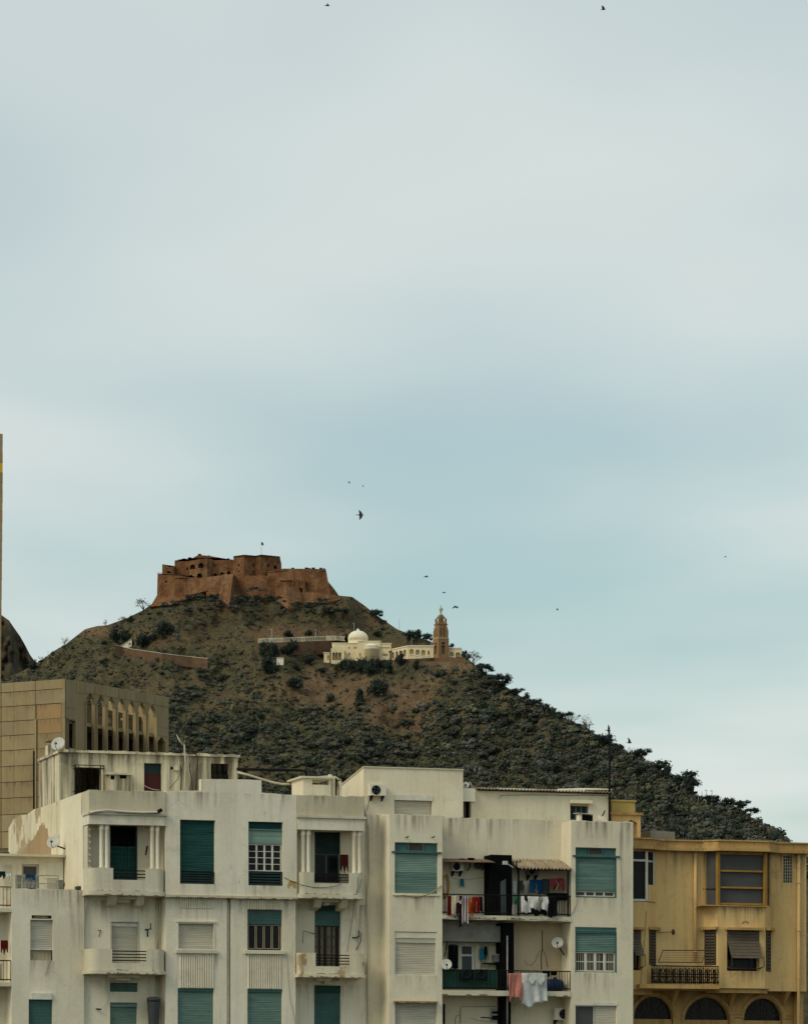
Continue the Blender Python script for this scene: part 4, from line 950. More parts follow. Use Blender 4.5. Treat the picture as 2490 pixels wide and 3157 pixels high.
roller(A, Rt, .12, 'teal_deep', .3); roller(A, (Rb[0], Rb[1], Rb[2], Rb[3]-.17), .14, 'teal_shutter'); MB().box(*Rb[:2], .06, .2, Rb[3]-.168, Rb[3]).build('shutter_box', 'teal_shutter', A)
# central block
z_u = fa.z(711, 2445, O_U)
def stepz(C, x, y): return fa.P(C, x, y, O_U)
pa = [stepz(c3, x, y) for x, y in ((78,338),(340,337),(341,250),(560,252),(795,259),(796,352),(900,360),(1072,370))]
W1 = fa.R(c3, 183, 558, 447, 1040, O_U); W2 = fa.R(c3, 697, 572, 957, 1052, O_U)
top = [(p[0], p[2]) for p in reversed(pa)]
rj = random.Random(1); top2 = []
for (a, b_) in zip(top, top[1:]):
    n = max(1, int(abs(a[0]-b_[0])/.4))
    top2 += [(a[0]+(b_[0]-a[0])*i/n, a[1]+(b_[1]-a[1])*i/n+(rj.uniform(-.015,.015) if i else 0)) for i in range(n)]
top2.append(top[-1])
MB().plate([(xcl, z_slab), (xcr, z_slab)] + [(xcr, top2[0][1])] + top2[1:-1] + [(xcl, top2[-1][1])], [rectpts(W1), rectpts(W2)], -O_U, -O_U+.3).build('wall', 'stucco_white', A)
MB().box(xcl-.03, xcr+.03, -O_U-.06, -O_L+.1, z_slab-.10, z_slab-.002).build('string_course', 'stucco_parapet', A)
spall(A, xcl+.05, xcr-.05, -O_U-.06, z_slab-.10, 26, 'spall_dark', 5, .05)
W3 = fa.R(c4, 165, 260, 440, 465, O_L); W4 = fa.R(c4, 690, 160, 952, 465, O_L); W5 = fa.R(c4, 165, 752, 437, 1130, O_L); W6 = fa.R(c4, 690, 758, 952, 1140, O_L)
xl2 = fa.x(511, O_L); xr2 = fa.x(911, O_L); gx = fa.x(c4(550,0)[0], O_L)
lowz = 0
MB().plate([(xl2, 0), (gx-.075, 0), (gx-.075, z_slab-.1), (xl2, z_slab-.1)], [rectpts(W3), rectpts(W5)], -O_L, -O_L+.3).build('wall', 'stucco_white', A)
MB().plate([(gx+.075, 0), (xr2, 0), (xr2, z_slab-.1), (gx+.075, z_slab-.1)], [rectpts(W4), rectpts(W6)], -O_L, -O_L+.3).build('wall', 'stucco_white', A)
MB().box(gx-.075, gx+.075, -O_L+.16, -O_L+.3, 0, z_slab-.1).build('groove_wall', 'stucco_parapet', A)
MB().cyl((gx-.01, -O_L+.09, 0), (gx-.01, -O_L+.09, z_slab-.1), .05, n=10).build('drain_pipe', 'pipe_cream', A, True)
for xx in (xcl, ): MB().box(xx, xx+.25, -O_U+.3, .3, z_slab, z_u).build('side_wall', 'stucco_white', A)
MB().box(xl2, xl2+.25, -O_L+.3, .0, 0, z_slab-.1).build('side_wall', 'stucco_white', A); MB().box(xr2-.25, xr2, -O_L+.3, .0, 0, z_slab-.1).build('side_wall', 'stucco_white', A)
MB().box(xcr-.25, xcr, -O_U+.3, .3, z_slab, fa.z(905,2452,O_U)).build('side_wall', 'stucco_white', A)
# its windows
zs_ = fa.z(610, c3(0,945)[1], O_U)
roller(A, (W1[0], W1[1], zs_, W1[3]), -O_U+.16, 'green_shutter'); MB().box(W1[0], W1[1], -O_U+.3, -O_U+.34, W1[2], W1[3]).build('dark_infill', 'black_sheet', A)  # black sheet paints the unlit room behind the rail slats
def slat_rail(R, zt, y, n, mat='green_dark'):
    rl = MB(); rl.box(R[0], R[0]+.04, y, y+.04, R[2], zt); rl.box(R[1]-.04, R[1], y, y+.04, R[2], zt); rl = rl.build('window_rail', mat, A)
    h = (zt-R[2])/n; me = MB().box(R[0]+.04, R[1]-.04, y+.005, y+.03, 0, h*.62).mesh('slat')
    for i in range(n): obj('slat', me, mat, rl).location = (0, 0, R[2]+h*i+.02)
slat_rail(W1, zs_-.02, -O_U+.06, 5)
zb_, zp, zr_ = [fa.z(820, c3(0, y)[1], O_U) for y in (632, 738, 942)]
roller(A, (W2[0], W2[1], zb_+.02, W2[3]), -O_U+.2, 'green_shutter'); MB().box(W2[0], W2[1], -O_U+.08, -O_U+.3, zb_-.02, zb_+.03).build('shutter_ledge', 'teal_shutter', A)
roller(A, (W2[0]+.02, W2[1]-.02, zp, zb_-.02), -O_U+.14, 'teal_pale', .5)
casement(A, (W2[0]+.02, W2[1]-.02, zr_, zp-.005), -O_U+.18, 4, 4, t=.035, mull=.07); slat_rail(W2, zr_-.02, -O_U+.06, 5)
roller(A, W3, -O_L+.14, 'shutter_cream'); f_ = MB(); frame_rect(f_, (W3[0]-.02, W3[1]+.02, W3[2]-.0, W3[3]+.02), -O_L-.025, .1, .05); f_.build('window_frame', 'white_paint', A)
MB().box(W3[0]-.06, W3[1]+.06, -O_L-.07, -O_L+.0, W3[3]+.022, W3[3]+.08).build('drip_ledge', 'stucco_white', A)
zq = fa.z(815, c4(0,270)[1], O_L)
roller(A, (W4[0], W4[1], zq, W4[3]), -O_L+.13, 'teal_deep'); casement(A, (W4[0]+.02, W4[1]-.02, W4[2]+.02, zq), -O_L+.2, 4, 1, 'brown_wood', t=.03, mull=.04)
f_ = MB()
for k in range(4):
    a = W4[0]+.05+(W4[1]-W4[0]-.1)*k/4; frame_rect(f_, (a+.02, a+(W4[1]-W4[0]-.1)/4-.02, W4[2]+.06, zq-.02), -O_L+.165, .03, .02)
f_.build('casement_frame', 'curtain', A)
for R, n_ in ((W5, 1), (W6, 1)):
    roller(A, (R[0], R[1], R[2], R[3]-.12), -O_L+.12, 'teal_shutter'); MB().box(R[0], R[1], -O_L+.05, -O_L+.2, R[3]-.118, R[3]).build('shutter_box', 'teal_deep', A)
for (x0, x1, y) in ((150,460,465), (665,975,470)):
    R = fa.R(c4, x0, y, x1, y+24, O_L); MB().box(R[0], R[1], -O_L-.13, -O_L+.12, R[2], R[3]).build('sill', 'stucco_balcony', A)
for (x0, y0, x1, y1) in ((180,52,437,148), (690,58,945,155), (178,492,437,748), (690,497,942,753)):
    R = fa.R(c4, x0, y0, x1, y1, O_L); fluted(A, (R[0], R[1], R[2], min(R[3], z_slab-.11)), -O_L)
# right bay wall
Qd = fa.R(c3, 1195, 635, 1390, 1032, 0); Qw = fa.R(c4, 1195, 125, 1392, 600, 0); Qb = fa.R(c4, 1192, 730, 1392, 1150, 0); Qd = (Qd[0], Qd[1], Qd[2], fa.z(1025, 2566, 0))
MB().plate([(xr2-.3, 0), (xR, 0), (xR, z_parR-.2), (xr2-.3, z_parR-.2)], [rectpts(r) for r in (Qd, Qw, Qb)], 0, .3).build('wall', 'stucco_white', A)
zz_ = fa.z(1010, c3(0,808)[1], 0)
roller(A, (Qd[0], Qd[1], zz_, Qd[3]), .14, 'green_dark'); wq = casement(A, (Qd[0], Qd[1], Qd[2], zz_), .2, 2, 1, 'teal_deep', 'glass_dark', t=.05)
roller(A, (Qw[0], Qw[1], fa.z(1010, c4(0,280)[1], 0), Qw[3]-.22), .13, 'teal_deep'); MB().box(Qw[0], Qw[1], .05, .2, Qw[3]-.218, Qw[3]).build('shutter_box', 'green_shutter', A)
casement(A, (Qw[0]+.02, Qw[1]-.02, Qw[2], fa.z(1010, c4(0,280)[1], 0)), .2, 4, 4, 'brown_wood', 'glass_dark', t=.03, curtain=True)
roller(A, (Qb[0], Qb[1], Qb[2], Qb[3]-.28), .14, 'teal_deep'); MB().box(Qb[0], Qb[1], .05, .2, Qb[3]-.278, Qb[3]).build('shutter_box', 'green_shutter', A)
# loggias: parapet block, beam, columns, rounded balcony front
def loggia(xl, xr, ztop, zledge, zbeam0, C, cols, zfloor, notch, zn, zcol, nb, ub, right=False):
    lg = MB()
    lg.plate(rough(xl, xr, zledge, ztop, .02), [], -O_B, -O_B+.22); lg.box(xl, xl+.22, -O_B+.22, .3, zledge, ztop-.01); lg.box(xr-.22, xr, -O_B+.22, .3, zledge, ztop-.01)
    lg.box(xl+.22, xr-.22, -O_B+.22, .0, zledge, zledge+.12)
    lg = lg.build('loggia_parapet', 'stucco_parapet', A)
    MB().box(xl-.05, xr+.05, -O_B-.08, 0, zledge-.09, zledge-.002).build('ledge', 'stucco_balcony', lg)
    MB().box(xl, xr, -O_B, -O_B+.3, zbeam0, zledge-.092).build('beam', 'stucco_white', lg); MB().box(xl, xl+.3, -O_B+.3, 0, zbeam0, zledge-.092).build('beam', 'stucco_white', lg); MB().box(xr-.3, xr, -O_B+.3, 0, zbeam0, zledge-.092).build('beam', 'stucco_white', lg)
    for (a, b_) in cols:
        x0_, x1_ = fa.x(C(a,0)[0], O_B-.12), fa.x(C(b_,0)[0], O_B-.12); r = (x1_-x0_)/2; xm = (x0_+x1_)/2
        MB().lathe([(r*1.25,zcol), (r*1.25,zcol+.05), (r,zcol+.08), (r*.96,zbeam0-.22), (r*1.22,zbeam0-.19), (r*1.22,zbeam0-.10), (r*1.05,zbeam0-.06), (r*1.3,zbeam0)], (xm, -O_B+.16, 0), 14).build('column', 'stucco_white', lg, True)
    balcony(A, xl, xr, O_B, zfloor, zcol, notch, zn, .16, nb, 'stucco_balcony', .3, 2, ub)
xbl = xL; xbr = xcl-.02
zf = lambda C, x, y, o=O_B: fa.P(C, x, y, o)[2]
nx = lambda C, a, b_: (fa.x(C(a,0)[0], O_B), fa.x(C(b_,0)[0], O_B))
loggia(xbl, xbr, z_par, zf(c1,1200,1362), zf(c1,1200,1475), c2, ((937,975),(987,1025),(1414,1450),(1465,1500)), zf(c2,1200,452), nx(c2,1065,1370), zf(c2,1200,347), zf(c2,1200,238), 3,
       (fa.x(c2(1068,0)[0], .7), fa.x(c2(1322,0)[0], .7)))
xql = fa.x(921, 0); xqr = fa.x(c3(1570,0)[0], O_B)
loggia(xcr+.02, xqr, z_parR, zf(c3,1300,528), zf(c3,1300,634), c3, ((1096,1124),(1136,1165),(1480,1508),(1520,1552)), zf(c3,1300,1118), nx(c3,1192,1455), zf(c3,1300,1036), zf(c3,1300,955), 6,
       (fa.x(c4(1223,0)[0], .7), fa.x(c4(1418,0)[0], .7)))
balcony(A, xbl, fa.x(c2(1560,0)[0], O_B), O_B+.05, zf(c2,1200,1200), zf(c2,1200,998), nx(c2,1052,1375), zf(c2,1200,1130), .13, 4, 'stucco_balcony', .38)
balcony(A, xr2+.03, xqr, O_B+.05, zf(c4,1300,645), zf(c4,1300,487), nx(c4,1200,1455), zf(c4,1300,587), .13, 4, 'stucco_peeling', .12)
balcony(A, xbl, fa.x(c2(1560,0)[0], O_B), O_B+.05, zf(c2,1200,1200)-3.08, zf(c2,1200,998)-3.08, nx(c2,1052,1375), zf(c2,1200,1130)-3.08, .13, 4, 'stucco_balcony', .38)
# brick lattice at the left side of the loggia
lat = MB().box(xbl+.02, xbl+.06, -O_B+.35, -.05, zf(c2,900,240), zf(c1,900,1475)).build('brick_screen', 'stucco_parapet', A)
bm_ = MB().box(-.055, .055, 0, .16, 0, .085).mesh('brick')
for j in range(13):
    for i in range(2):
        o = obj('brick', bm_, 'stucco_white', lat); o.location = (xbl+.10+.02*((i+j) % 2), -.62+.28*i+.12*(j % 2), zf(c2,900,236)+.02+j*.118)
# pipes
pipe(A, c2, fa, 1480, 492, 995, .08, .055); pipe(A, c2, fa, 1480, 1240, 1800, .08, .055)
pipe(A, c4, fa, 1590, -520, 1100, .06, .03, 'stucco_parapet')
# body, roof, left flank that runs back along the neighbour
z_roof = z_par-1.0; depth = 14.0
MB().plate([(.3, 0), (4.0, 0), (4.0, z_par), (.3, z_par)], [], 0, .25).build('side_wall', 'stucco_cream', A, xf=lambda p: (xL+p[1], p[0], p[2]))
fl_ = [(4.0, 0), (13.6, 0), (13.6, z_par-.35), (12.6, z_par-.05), (11.5, z_par+.02), (10, z_par-.06), (8.6, z_par+.04), (7, z_par), (4.0, z_par)]
MB().plate(fl_, [], 0, .25).build('side_wall', 'stucco_peeling', A, xf=lambda p: (xL+p[1], p[0]+.003, p[2]))
MB().box(xR-.25, xR, .3, depth, 0, z_parR).build('side_wall', 'stucco_cream', A); MB().box(xL+.25, xR-.25, depth-.5, depth-.25, 0, z_par-.3).build('back_wall', 'stucco_cream', A)
MB().box(xL+.25, xR-.25, .3, depth-.5, z_roof-.2, z_roof).build('roof', 'stucco_parapet', A); MB().box(xcl+.25, xcr-.25, -O_U+.3, .3, z_roof-.2, z_roof-.002).build('roof', 'stucco_parapet', A)
# brown patch of lost plaster low on the flank
bpp = [(5.2, z_par-6.5), (13.2, z_par-6.5), (13.0, z_par-2.0), (12.2, z_par-1.7), (11.2, z_par-1.75), (10.2, z_par-1.35), (9.1, z_par-1.2), (8.2, z_par-1.0), (7.1, z_par-.6), (6.3, z_par-.9), (5.6, z_par-1.5)]
bpj = []
for (a0, z0_), (a1, z1_) in zip(bpp, bpp[1:]+bpp[:1]):
    for k in range(5): bpj.append((a0+(a1-a0)*k/5+(rj.uniform(-.10,.10) if k else 0), z0_+(z1_-z0_)*k/5+(rj.uniform(-.13,.13) if k else 0)))
bp_ = MB().plate(bpj, [], 0, .02)
bp_.build('bare_render', 'brown_plaster', A, xf=lambda p: (xL-.02+p[1], p[0], p[2]))
# marks, brackets and cables on the white front
hk = MB(); q = fa.P(c2, 920, 822, .0); e_ = fa.P(c2, 948, 818, 0); g_ = fa.P(c2, 928, 878, 0)
hk.tube([(q[0],-.02,q[2]), (e_[0],-.02,e_[2]), (g_[0],-.02,g_[2])], .015, 5); hk.build('number_mark', 'rust_metal', A)
def lbracket(pts, o=.12, r=.028, mat='black_metal', C=c2):
    P_ = [fa.P(C, x, y, o if i else .02) for i, (x, y) in enumerate(pts)]; return wire(A, P_, r, mat, 'wall_bracket')
lbracket(((1388,880),(1388,812),(1418,808),(1415,755))); lbracket(((1365,815),(1395,815),(1395,812)))
lbracket(((1480,370),(1500,372),(1530,362),(1527,320)), C=c4); lbracket(((1196,340),(1112,320),(1104,412)), .3, .014, C=c4); lbracket(((1505,462),(1545,396),(1545,330)), .1, .014, C=c4)
lbracket(((1530,1700),(1605,1620),(1605,1690)), .4, .03); lbracket(((1385,30),(1370,110)), .3, .03); lbracket(((905,1562),(950,1565)), .2, .03)
wire(A, [fa.P(c4, x, y, .08) for x, y in ((1505,-40),(1500,60),(1475,250),(1440,480))], .01)
wire(A, [fa.P(c4, x, y, O_L+.02) for x, y in ((985,500),(990,600),(995,700),(1010,850),(1040,960),(1055,1040))], .012, 'wire_pale')
wire(A, sag(fa.P(c3,965,990,O_U+.02), fa.P(c3,1400,1040,O_B+.05), .25), .010)
wire(A, [fa.P(c3, x, y, .05) for x, y in ((1555,380),(1570,480),(1580,545),(1597,600),(1597,900),(1590,1180))], .02, 'wire')
wire(A, [fa.P(c3, x, y, O_B+.03) for x, y in ((1520,990),(1518,1060),(1505,1150),(1498,1300))], .009); wire(A, [fa.P(c3, x, y, O_B+.03) for x, y in ((1550,1000),(1530,1080),(1490,1140))], .009)
wire(A, [fa.P(c2, x, y, .04) for x, y in ((1030,1400),(1010,1490),(960,1560))], .008, 'wire_pale'); wire(A, [fa.P(c1, x, y, O_B+.12) for x, y in ((845,1362),(900,1350),(1010,1338),(1150,1352),(1350,1362),(1480,1358),(1510,1342))], .05, 'shutter_cream', 'rolled_blind')
MB().cyl(fa.P(c1,1492,1350,O_B+.1), fa.P(c1,1512,1338,O_B+.3), .075, n=10).build('spout', 'black_metal', A)
# patches of lost plaster (thin raised rims of old render)
def patch(par, fr, C, pts, o, mat='concrete_grey'):
    P_ = [fr.P(C, x, y, o+.008) for x, y in pts]; MB().plate([(p[0], p[2]) for p in P_], [], -o-.008, -o+.01).build('lost_plaster', mat, par)
patch(A, fa, c3, ((988,1052),(1000,1025),(1015,1012),(1035,1018),(1058,1022),(1048,1035),(1056,1060),(1045,1078),(1030,1058),(1012,1050),(1000,1075)), O_U, 'stucco_ochre')
patch(A, fa, c4, ((1083,505),(1105,490),(1128,495),(1118,520),(1132,540),(1122,568),(1105,565),(1090,545)), O_B+.05, 'brown_plaster')
patch(A, fa, c4, ((1550,550),(1570,555),(1568,585),(1552,580)), O_B+.05, 'brown_plaster')
# grime running down the white front
for (x0_, x1_, zt_, dp, y_) in ((xcl+.05, xcr-.05, top2[-1][1]-.02, .9, -O_U), (W1[0]-.1, W1[1]+.1, W1[2], .45, -O_U), (W2[0]-.1, W2[1]+.1, W2[2], .45, -O_U),
        (xl2+.05, gx-.1, z_slab-.1, 1.1, -O_L), (gx+.1, xr2-.05, z_slab-.1, 1.1, -O_L), (W3[0]-.2, W3[0]+.25, W3[2]-.1, 1.5, -O_L), (W3[1]-.25, W3[1]+.2, W3[2]-.1, 1.5, -O_L), (W4[0]-.2, W4[0]+.2, W4[2]-.1, 1.6, -O_L), (W4[1]-.2, W4[1]+.25, W4[2]-.1, 1.4, -O_L),
        (xL+.05, xcl-.3, z_slab-.2, 1.2, 0), (xr2+.05, xR-.05, z_slab-.2, 1.3, 0), (xL+.05, xcl-.3, z2top-.3, 1.6, 0), (xr2+.05, xR-.05, z2top-.4, 1.8, 0),
        (xL+.35, xcl-.1, z_par-.02, .6, -O_B), (xcr+.1, xqr-.05, z_parR-.02, .6, -O_B), (xR-.5, xR, z_slab-.2, 4.0, 0)):
    stain(A, x0_, x1_, zt_, dp, y_)
# ------------------------------------------------------------------ roof rooms on the white block
OP = -3.75
pent = fempty('roof_room', fa, 'mould streaked white roof room with a caged window, left on the roof', 'roof room')
x0, x1 = xL+.004, fa.x(733, OP); zt_l = fa.z(186, 2318, OP); zt_r = fa.z(733, 2331, OP)
H = [fa.R(c1, 700, 935, 950, 1190, OP), fa.R(c1, 1355, 895, 1520, 1158, OP), fa.R(c1, 1602, 928, 1634, 956, OP), fa.R(c3, 415, 133, 550, 250, OP)]
zt0 = (zt_l+zt_r)/2
MB().plate(rough(x0, x1, z_roof, (zt_l, zt_l-.02), .025, .4), [rectpts(h) for h in H], -OP, -OP+.25).build('wall', 'stucco_mould', pent)
MB().plate(rough(-OP+.25, -OP+3.9, z_par+.003, zt_l-.02, .03, .4), [], 0, .25).build('side_wall', 'stucco_mould', pent, xf=lambda p: (x0+p[1], p[0], p[2]))
MB().box(x1-.25, x1, -OP+.25, -OP+3.9, z_roof, zt_l-.05).build('side_wall', 'stucco_mould', pent); MB().box(x0+.25, x1-.25, -OP+3.65, -OP+3.9, z_roof, zt_l-.06).build('back_wall', 'stucco_mould', pent)
MB().plate(rough(x0-.07, x1+.07, zt_l-.02, zt_l+.08, .014, .22), [], -OP-.12, -OP+3.95).build('roof', 'stucco_mould', pent)
for a_, b_, dp in ((x0+.02, x0+2.2, 1.3), (x0+1.8, x0+4.2, .8), (x0+4.0, x1-.05, 1.1)): stain(pent, a_, b_, zt_l-.03, dp, -OP)
stain(pent, -OP+.3, -OP+3.85, zt_l-.04, 2.0, -.001, xf=lambda p: (x0+p[1], p[0], p[2])); stain(pent, -OP+1.2, -OP+3.0, zt_l-.04, 2.3, -.005, xf=lambda p: (x0+p[1], p[0], p[2]))
R = H[0]; cg = MB(); y_ = -OP
for xx in (R[0]-.04, R[0]+.10, R[1]-.10, R[1]+.04): cg.box(xx-.014, xx+.014, y_-.35, y_-.322, R[2]-.1, R[3]+.06)
for z_ in (R[3]+.05, R[3]-.06): cg.box(R[0]-.06, R[1]+.06, y_-.352, y_-.32, z_-.014, z_+.014)
for xx in (R[0]-.04, R[1]+.04):
    for z_ in (R[3]+.05, R[3]-.06, R[2]+.1): cg.box(xx-.012, xx+.012, y_-.33, y_+.05, z_-.012, z_+.012)
cg.build('window_cage', 'black_metal', pent)
R = fa.R(c1, 1030, 1005, 1228, 1170, OP+.3); o_ = MB().plate(rectpts(R), [rectpts(fa.R(c1, 1128, 992, 1185, 1036, OP+.3)), rectpts(fa.R(c1, 1040, 1008, 1075, 1045, OP+.3))] if False else [], y_-.3, y_); o_.build('vent_box', 'stucco_mould', pent)
for a in ((1040,1010,1075,1048), (1128,1008,1186,1040)):
    R2 = fa.R(c1, *a, OP+.3); MB().box(R2[0], R2[1], y_-.305, y_-.25, R2[2], R2[3]).build('vent_hole_dark', 'black_sheet', pent)  # solid black boxes paint the shade inside the two holes
R = fa.R(c1, 1004, 984, 1246, 1002, OP+.4); MB().box(R[0], R[1], y_-.42, y_+.05, R[2], R[3]).build('vent_canopy', 'stucco_balcony', pent)
R = H[1]; zm = fa.z(470, c1(0,990)[1], OP); MB().box(R[0], R[1], y_+.12, y_+.17, R[2], zm).build('door', 'red_panel', pent); MB().box(R[0], R[1], y_+.16, y_+.2, zm, R[3]).build('dark_doorway', 'green_dark', pent)  # green-black sheet fills the upper part of the doorway
wire(pent, sag(fa.P(c1,1356,1105,OP+.05), fa.P(c1,1500,1148,OP+.05), .05), .012, 'wire_pale')
R = fa.R(c1, 1636, 925, 1690, 962, OP+.1); MB().box(R[0], R[1], y_-.1, y_, R[2], R[3]).build('meter_box', 'stucco_mould', pent)
R = H[3]; MB().box(R[0], R[1], y_+.15, y_+.2, R[2], R[3]).build('dark_infill', 'black_sheet', pent); sl_ = R[2]+(R[3]-R[2])*.32; MB().box(R[0], R[1], y_+.08, y_+.12, R[2], sl_).build('window_rail', 'black_metal', pent)  # black sheet stands for the unlit room in the window
# chimney nib carrying the top dish
R = fa.R(c1, 428, 735, 470, 830, OP-2.4); MB().box(R[0], R[1], -OP+1.9, -OP+2.5, R[2], R[3]).build('chimney', 'stucco_mould', pent); R = fa.R(c1, 418, 684, 512, 698, OP-2.4); MB().box(R[0], R[1], -OP+1.8, -OP+2.6, R[2], R[3]).build('chimney_slab', 'concrete_grey', pent)
for xs in ((215, -10, 330, .035, 'pipe_cream'), (185, 140, 335, .02, 'rust_metal'), (250, 60, 200, .012, 'wire')):
    a = fa.P(c3, xs[0], xs[1], OP+.15); b_ = fa.P(c3, xs[0]+(6 if xs[4] == 'wire' else 0), xs[2], OP+.15); MB().tube([a, ((a[0]+b_[0])/2+.05, a[1], (a[2]+b_[2])/2), b_], xs[3], 6).build('conduit', xs[4], pent)
wire(pent, [fa.P(c3, x, y, OP+.12) for x, y in ((235,55),(300,60),(314,90),(312,250),(300,330))], .03, 'rust_metal', 'conduit'); wire(pent, [fa.P(c3, x, y, OP+.12) for x, y in ((250,120),(262,200),(278,335))], .02, 'rust_metal', 'conduit')
wire(pent, [fa.P(c3, x, y, OP+.12) for x, y in ((222,100),(190,200),(165,250),(105,320))], .012)
# pipe run and slack hose over the gap
ph = fempty('roof_pipe', fa, 'black pipe running from the roof room across the roof gap', 'pipe')
MB().tube([fa.P(c3,612,175,OP+.05), fa.P(c3,850,180,OP+.05), fa.P(c3,1085,184,OP+.05), fa.P(c3,1120,190,OP+.05), fa.P(c3,1135,215,OP+.05), fa.P(c3,1138,330,OP+.05)], .055, 8).build('pipe_run', 'black_metal', ph, True)
MB().cyl(fa.P(c3,1132,190,OP+.05), fa.P(c3,1132,80,OP+.05), .03, n=6).build('mast', 'black_metal', ph)
hs_ = fempty('slack_hose', fa, 'pale slack hose hanging across the roof gap under the black pipe', 'hose')
MB().tube([fa.P(c3, x, y, OP+.3) for x, y in ((612,198),(700,220),(790,248),(880,275),(950,288),(1010,288),(1060,272),(1115,243),(1190,240),(1280,232),(1350,236),(1395,262),(1370,250))], .045, 8).build('hose', 'wire_pale', hs_, True)
# little block house at the right end of the roof
ob = -1.6; lb_ = fempty('roof_hutch', fa, 'small white roof hutch with a dark slot above the right loggia', 'roof hutch')
R = fa.R(c3, 1108, 245, 1315, 420, ob); Rh = fa.R(c3, 1178, 250, 1313, 293, ob); z_h = zf(c3, 1200, 480)
MB().plate([(R[0], z_h), (R[1], z_h), (R[1], R[3]), (R[0], R[3])], [rectpts((Rh[0], Rh[1]-.05, Rh[2], Rh[3]-.03))], 1.6, 1.8).build('wall', 'stucco_cream', lb_)
MB().box(R[0], R[0]+.2, 1.8, 3.2, z_h, R[3]).build('side_wall', 'stucco_cream', lb_); MB().box(R[0], R[1], 3.2, 3.4, z_h, R[3]-.55).build('back_wall', 'stucco_cream', lb_)
MB().box(R[0]-.1, R[1]+.08, 1.5, 3.5, R[3], R[3]+.07).build('roof', 'stucco_balcony', lb_)
for x_a, y_a, mt in ((1322,212,'stucco_cream'), (1345,235,'stucco_cream'), (1362,275,'rust_metal'), (1395,265,'stucco_cream')):
    R2 = fa.R(c3, x_a-9, y_a, x_a+9, 420, ob); MB().box(R2[0], R2[1], 1.7, 1.9, z_h, R2[3]).build('post', mt, lb_)

# ================================================================== satellite dishes, air conditioners and cloth: makers
def dish(fr, C, cx, cy, wpx, o, az, el, label, mount=(.3, 0, -.3), hpx=None, mark=True, arm=True):
    """offset dish: reflector, feed arm with horn, wall arm; az/el = direction it faces (az from straight out, + to the right)"""
    p = fr.P(C, cx, cy, o); sc = (C(1,0)[0]-C(0,0)[0])
    d = wpx*sc/F*fr.W(p).y; r = d/2
    e = empty('satellite_dish', fr.W(p), fr.a, label, 'satellite dish')
    rot = Matrix.Rotation(radians(az), 4, 'Z') @ Matrix.Rotation(radians(-el), 4, 'X')     # local -y is the axis
    X = lambda q: tuple(rot @ Vector(q))
    mb = MB(); n = 28; prof = [(r*i/7, .22*r*((i/7)**2)) for i in range(8)]
    vs_ = [(0, .22*r, 0)]
    for rr_, h in prof[1:]:
        for k in range(n): vs_.append((rr_*cos(2*pi*k/n), .22*r-h, rr_*1.08*sin(2*pi*k/n)))
    fs_ = [(0, 1+k, 1+(k+1) % n) for k in range(n)]
    for i in range(6):
        for k in range(n): fs_.append((1+i*n+k, 1+i*n+(k+1) % n, 1+(i+1)*n+(k+1) % n, 1+(i+1)*n+k))
    o_ = mb.add([X(q) for q in vs_], fs_).build('reflector', 'dish_white', e, True); md = o_.modifiers.new('s', 'SOLIDIFY'); md.thickness = .012
    rm = MB(); rm.tube([X((r*cos(2*pi*k/n), 0, r*1.08*sin(2*pi*k/n))) for k in range(n+1)], .014, 5); rm.build('rim', 'dish_white', e, True)
    if arm:
        MB().tube([X((0,.15*r,-r*1.02)), X((0,-r*.55,-r*1.0)), X((0,-r*.95,-r*.55))], .018, 6).build('feed_arm', 'grey_metal', e)
        MB().cyl(X((0,-r*.92,-r*.58)), X((0,-r*.74,-r*.42)), .045, n=10).build('feed_horn', 'black_metal', e)
    if mark:
        mk = MB()
        for i in range(5): a = (-.2+.08*i)*r*1.3; mk.add([X((a, .185*r, .42*r)), X((a+.06*r, .185*r, .42*r)), X((a+.06*r, .175*r, .53*r)), X((a, .175*r, .53*r))], [(0,1,2,3)])
        mk.build('logo_mark', 'darkgrey_print', e)
    MB().tube([X((0,.2*r,0)), X((0,.24*r+.08,-.05)), mount], .028, 6).build('mount_arm', 'black_metal', e)
    return e
paint('darkgrey_print', (.16,.16,.15), .6, .2, 4)
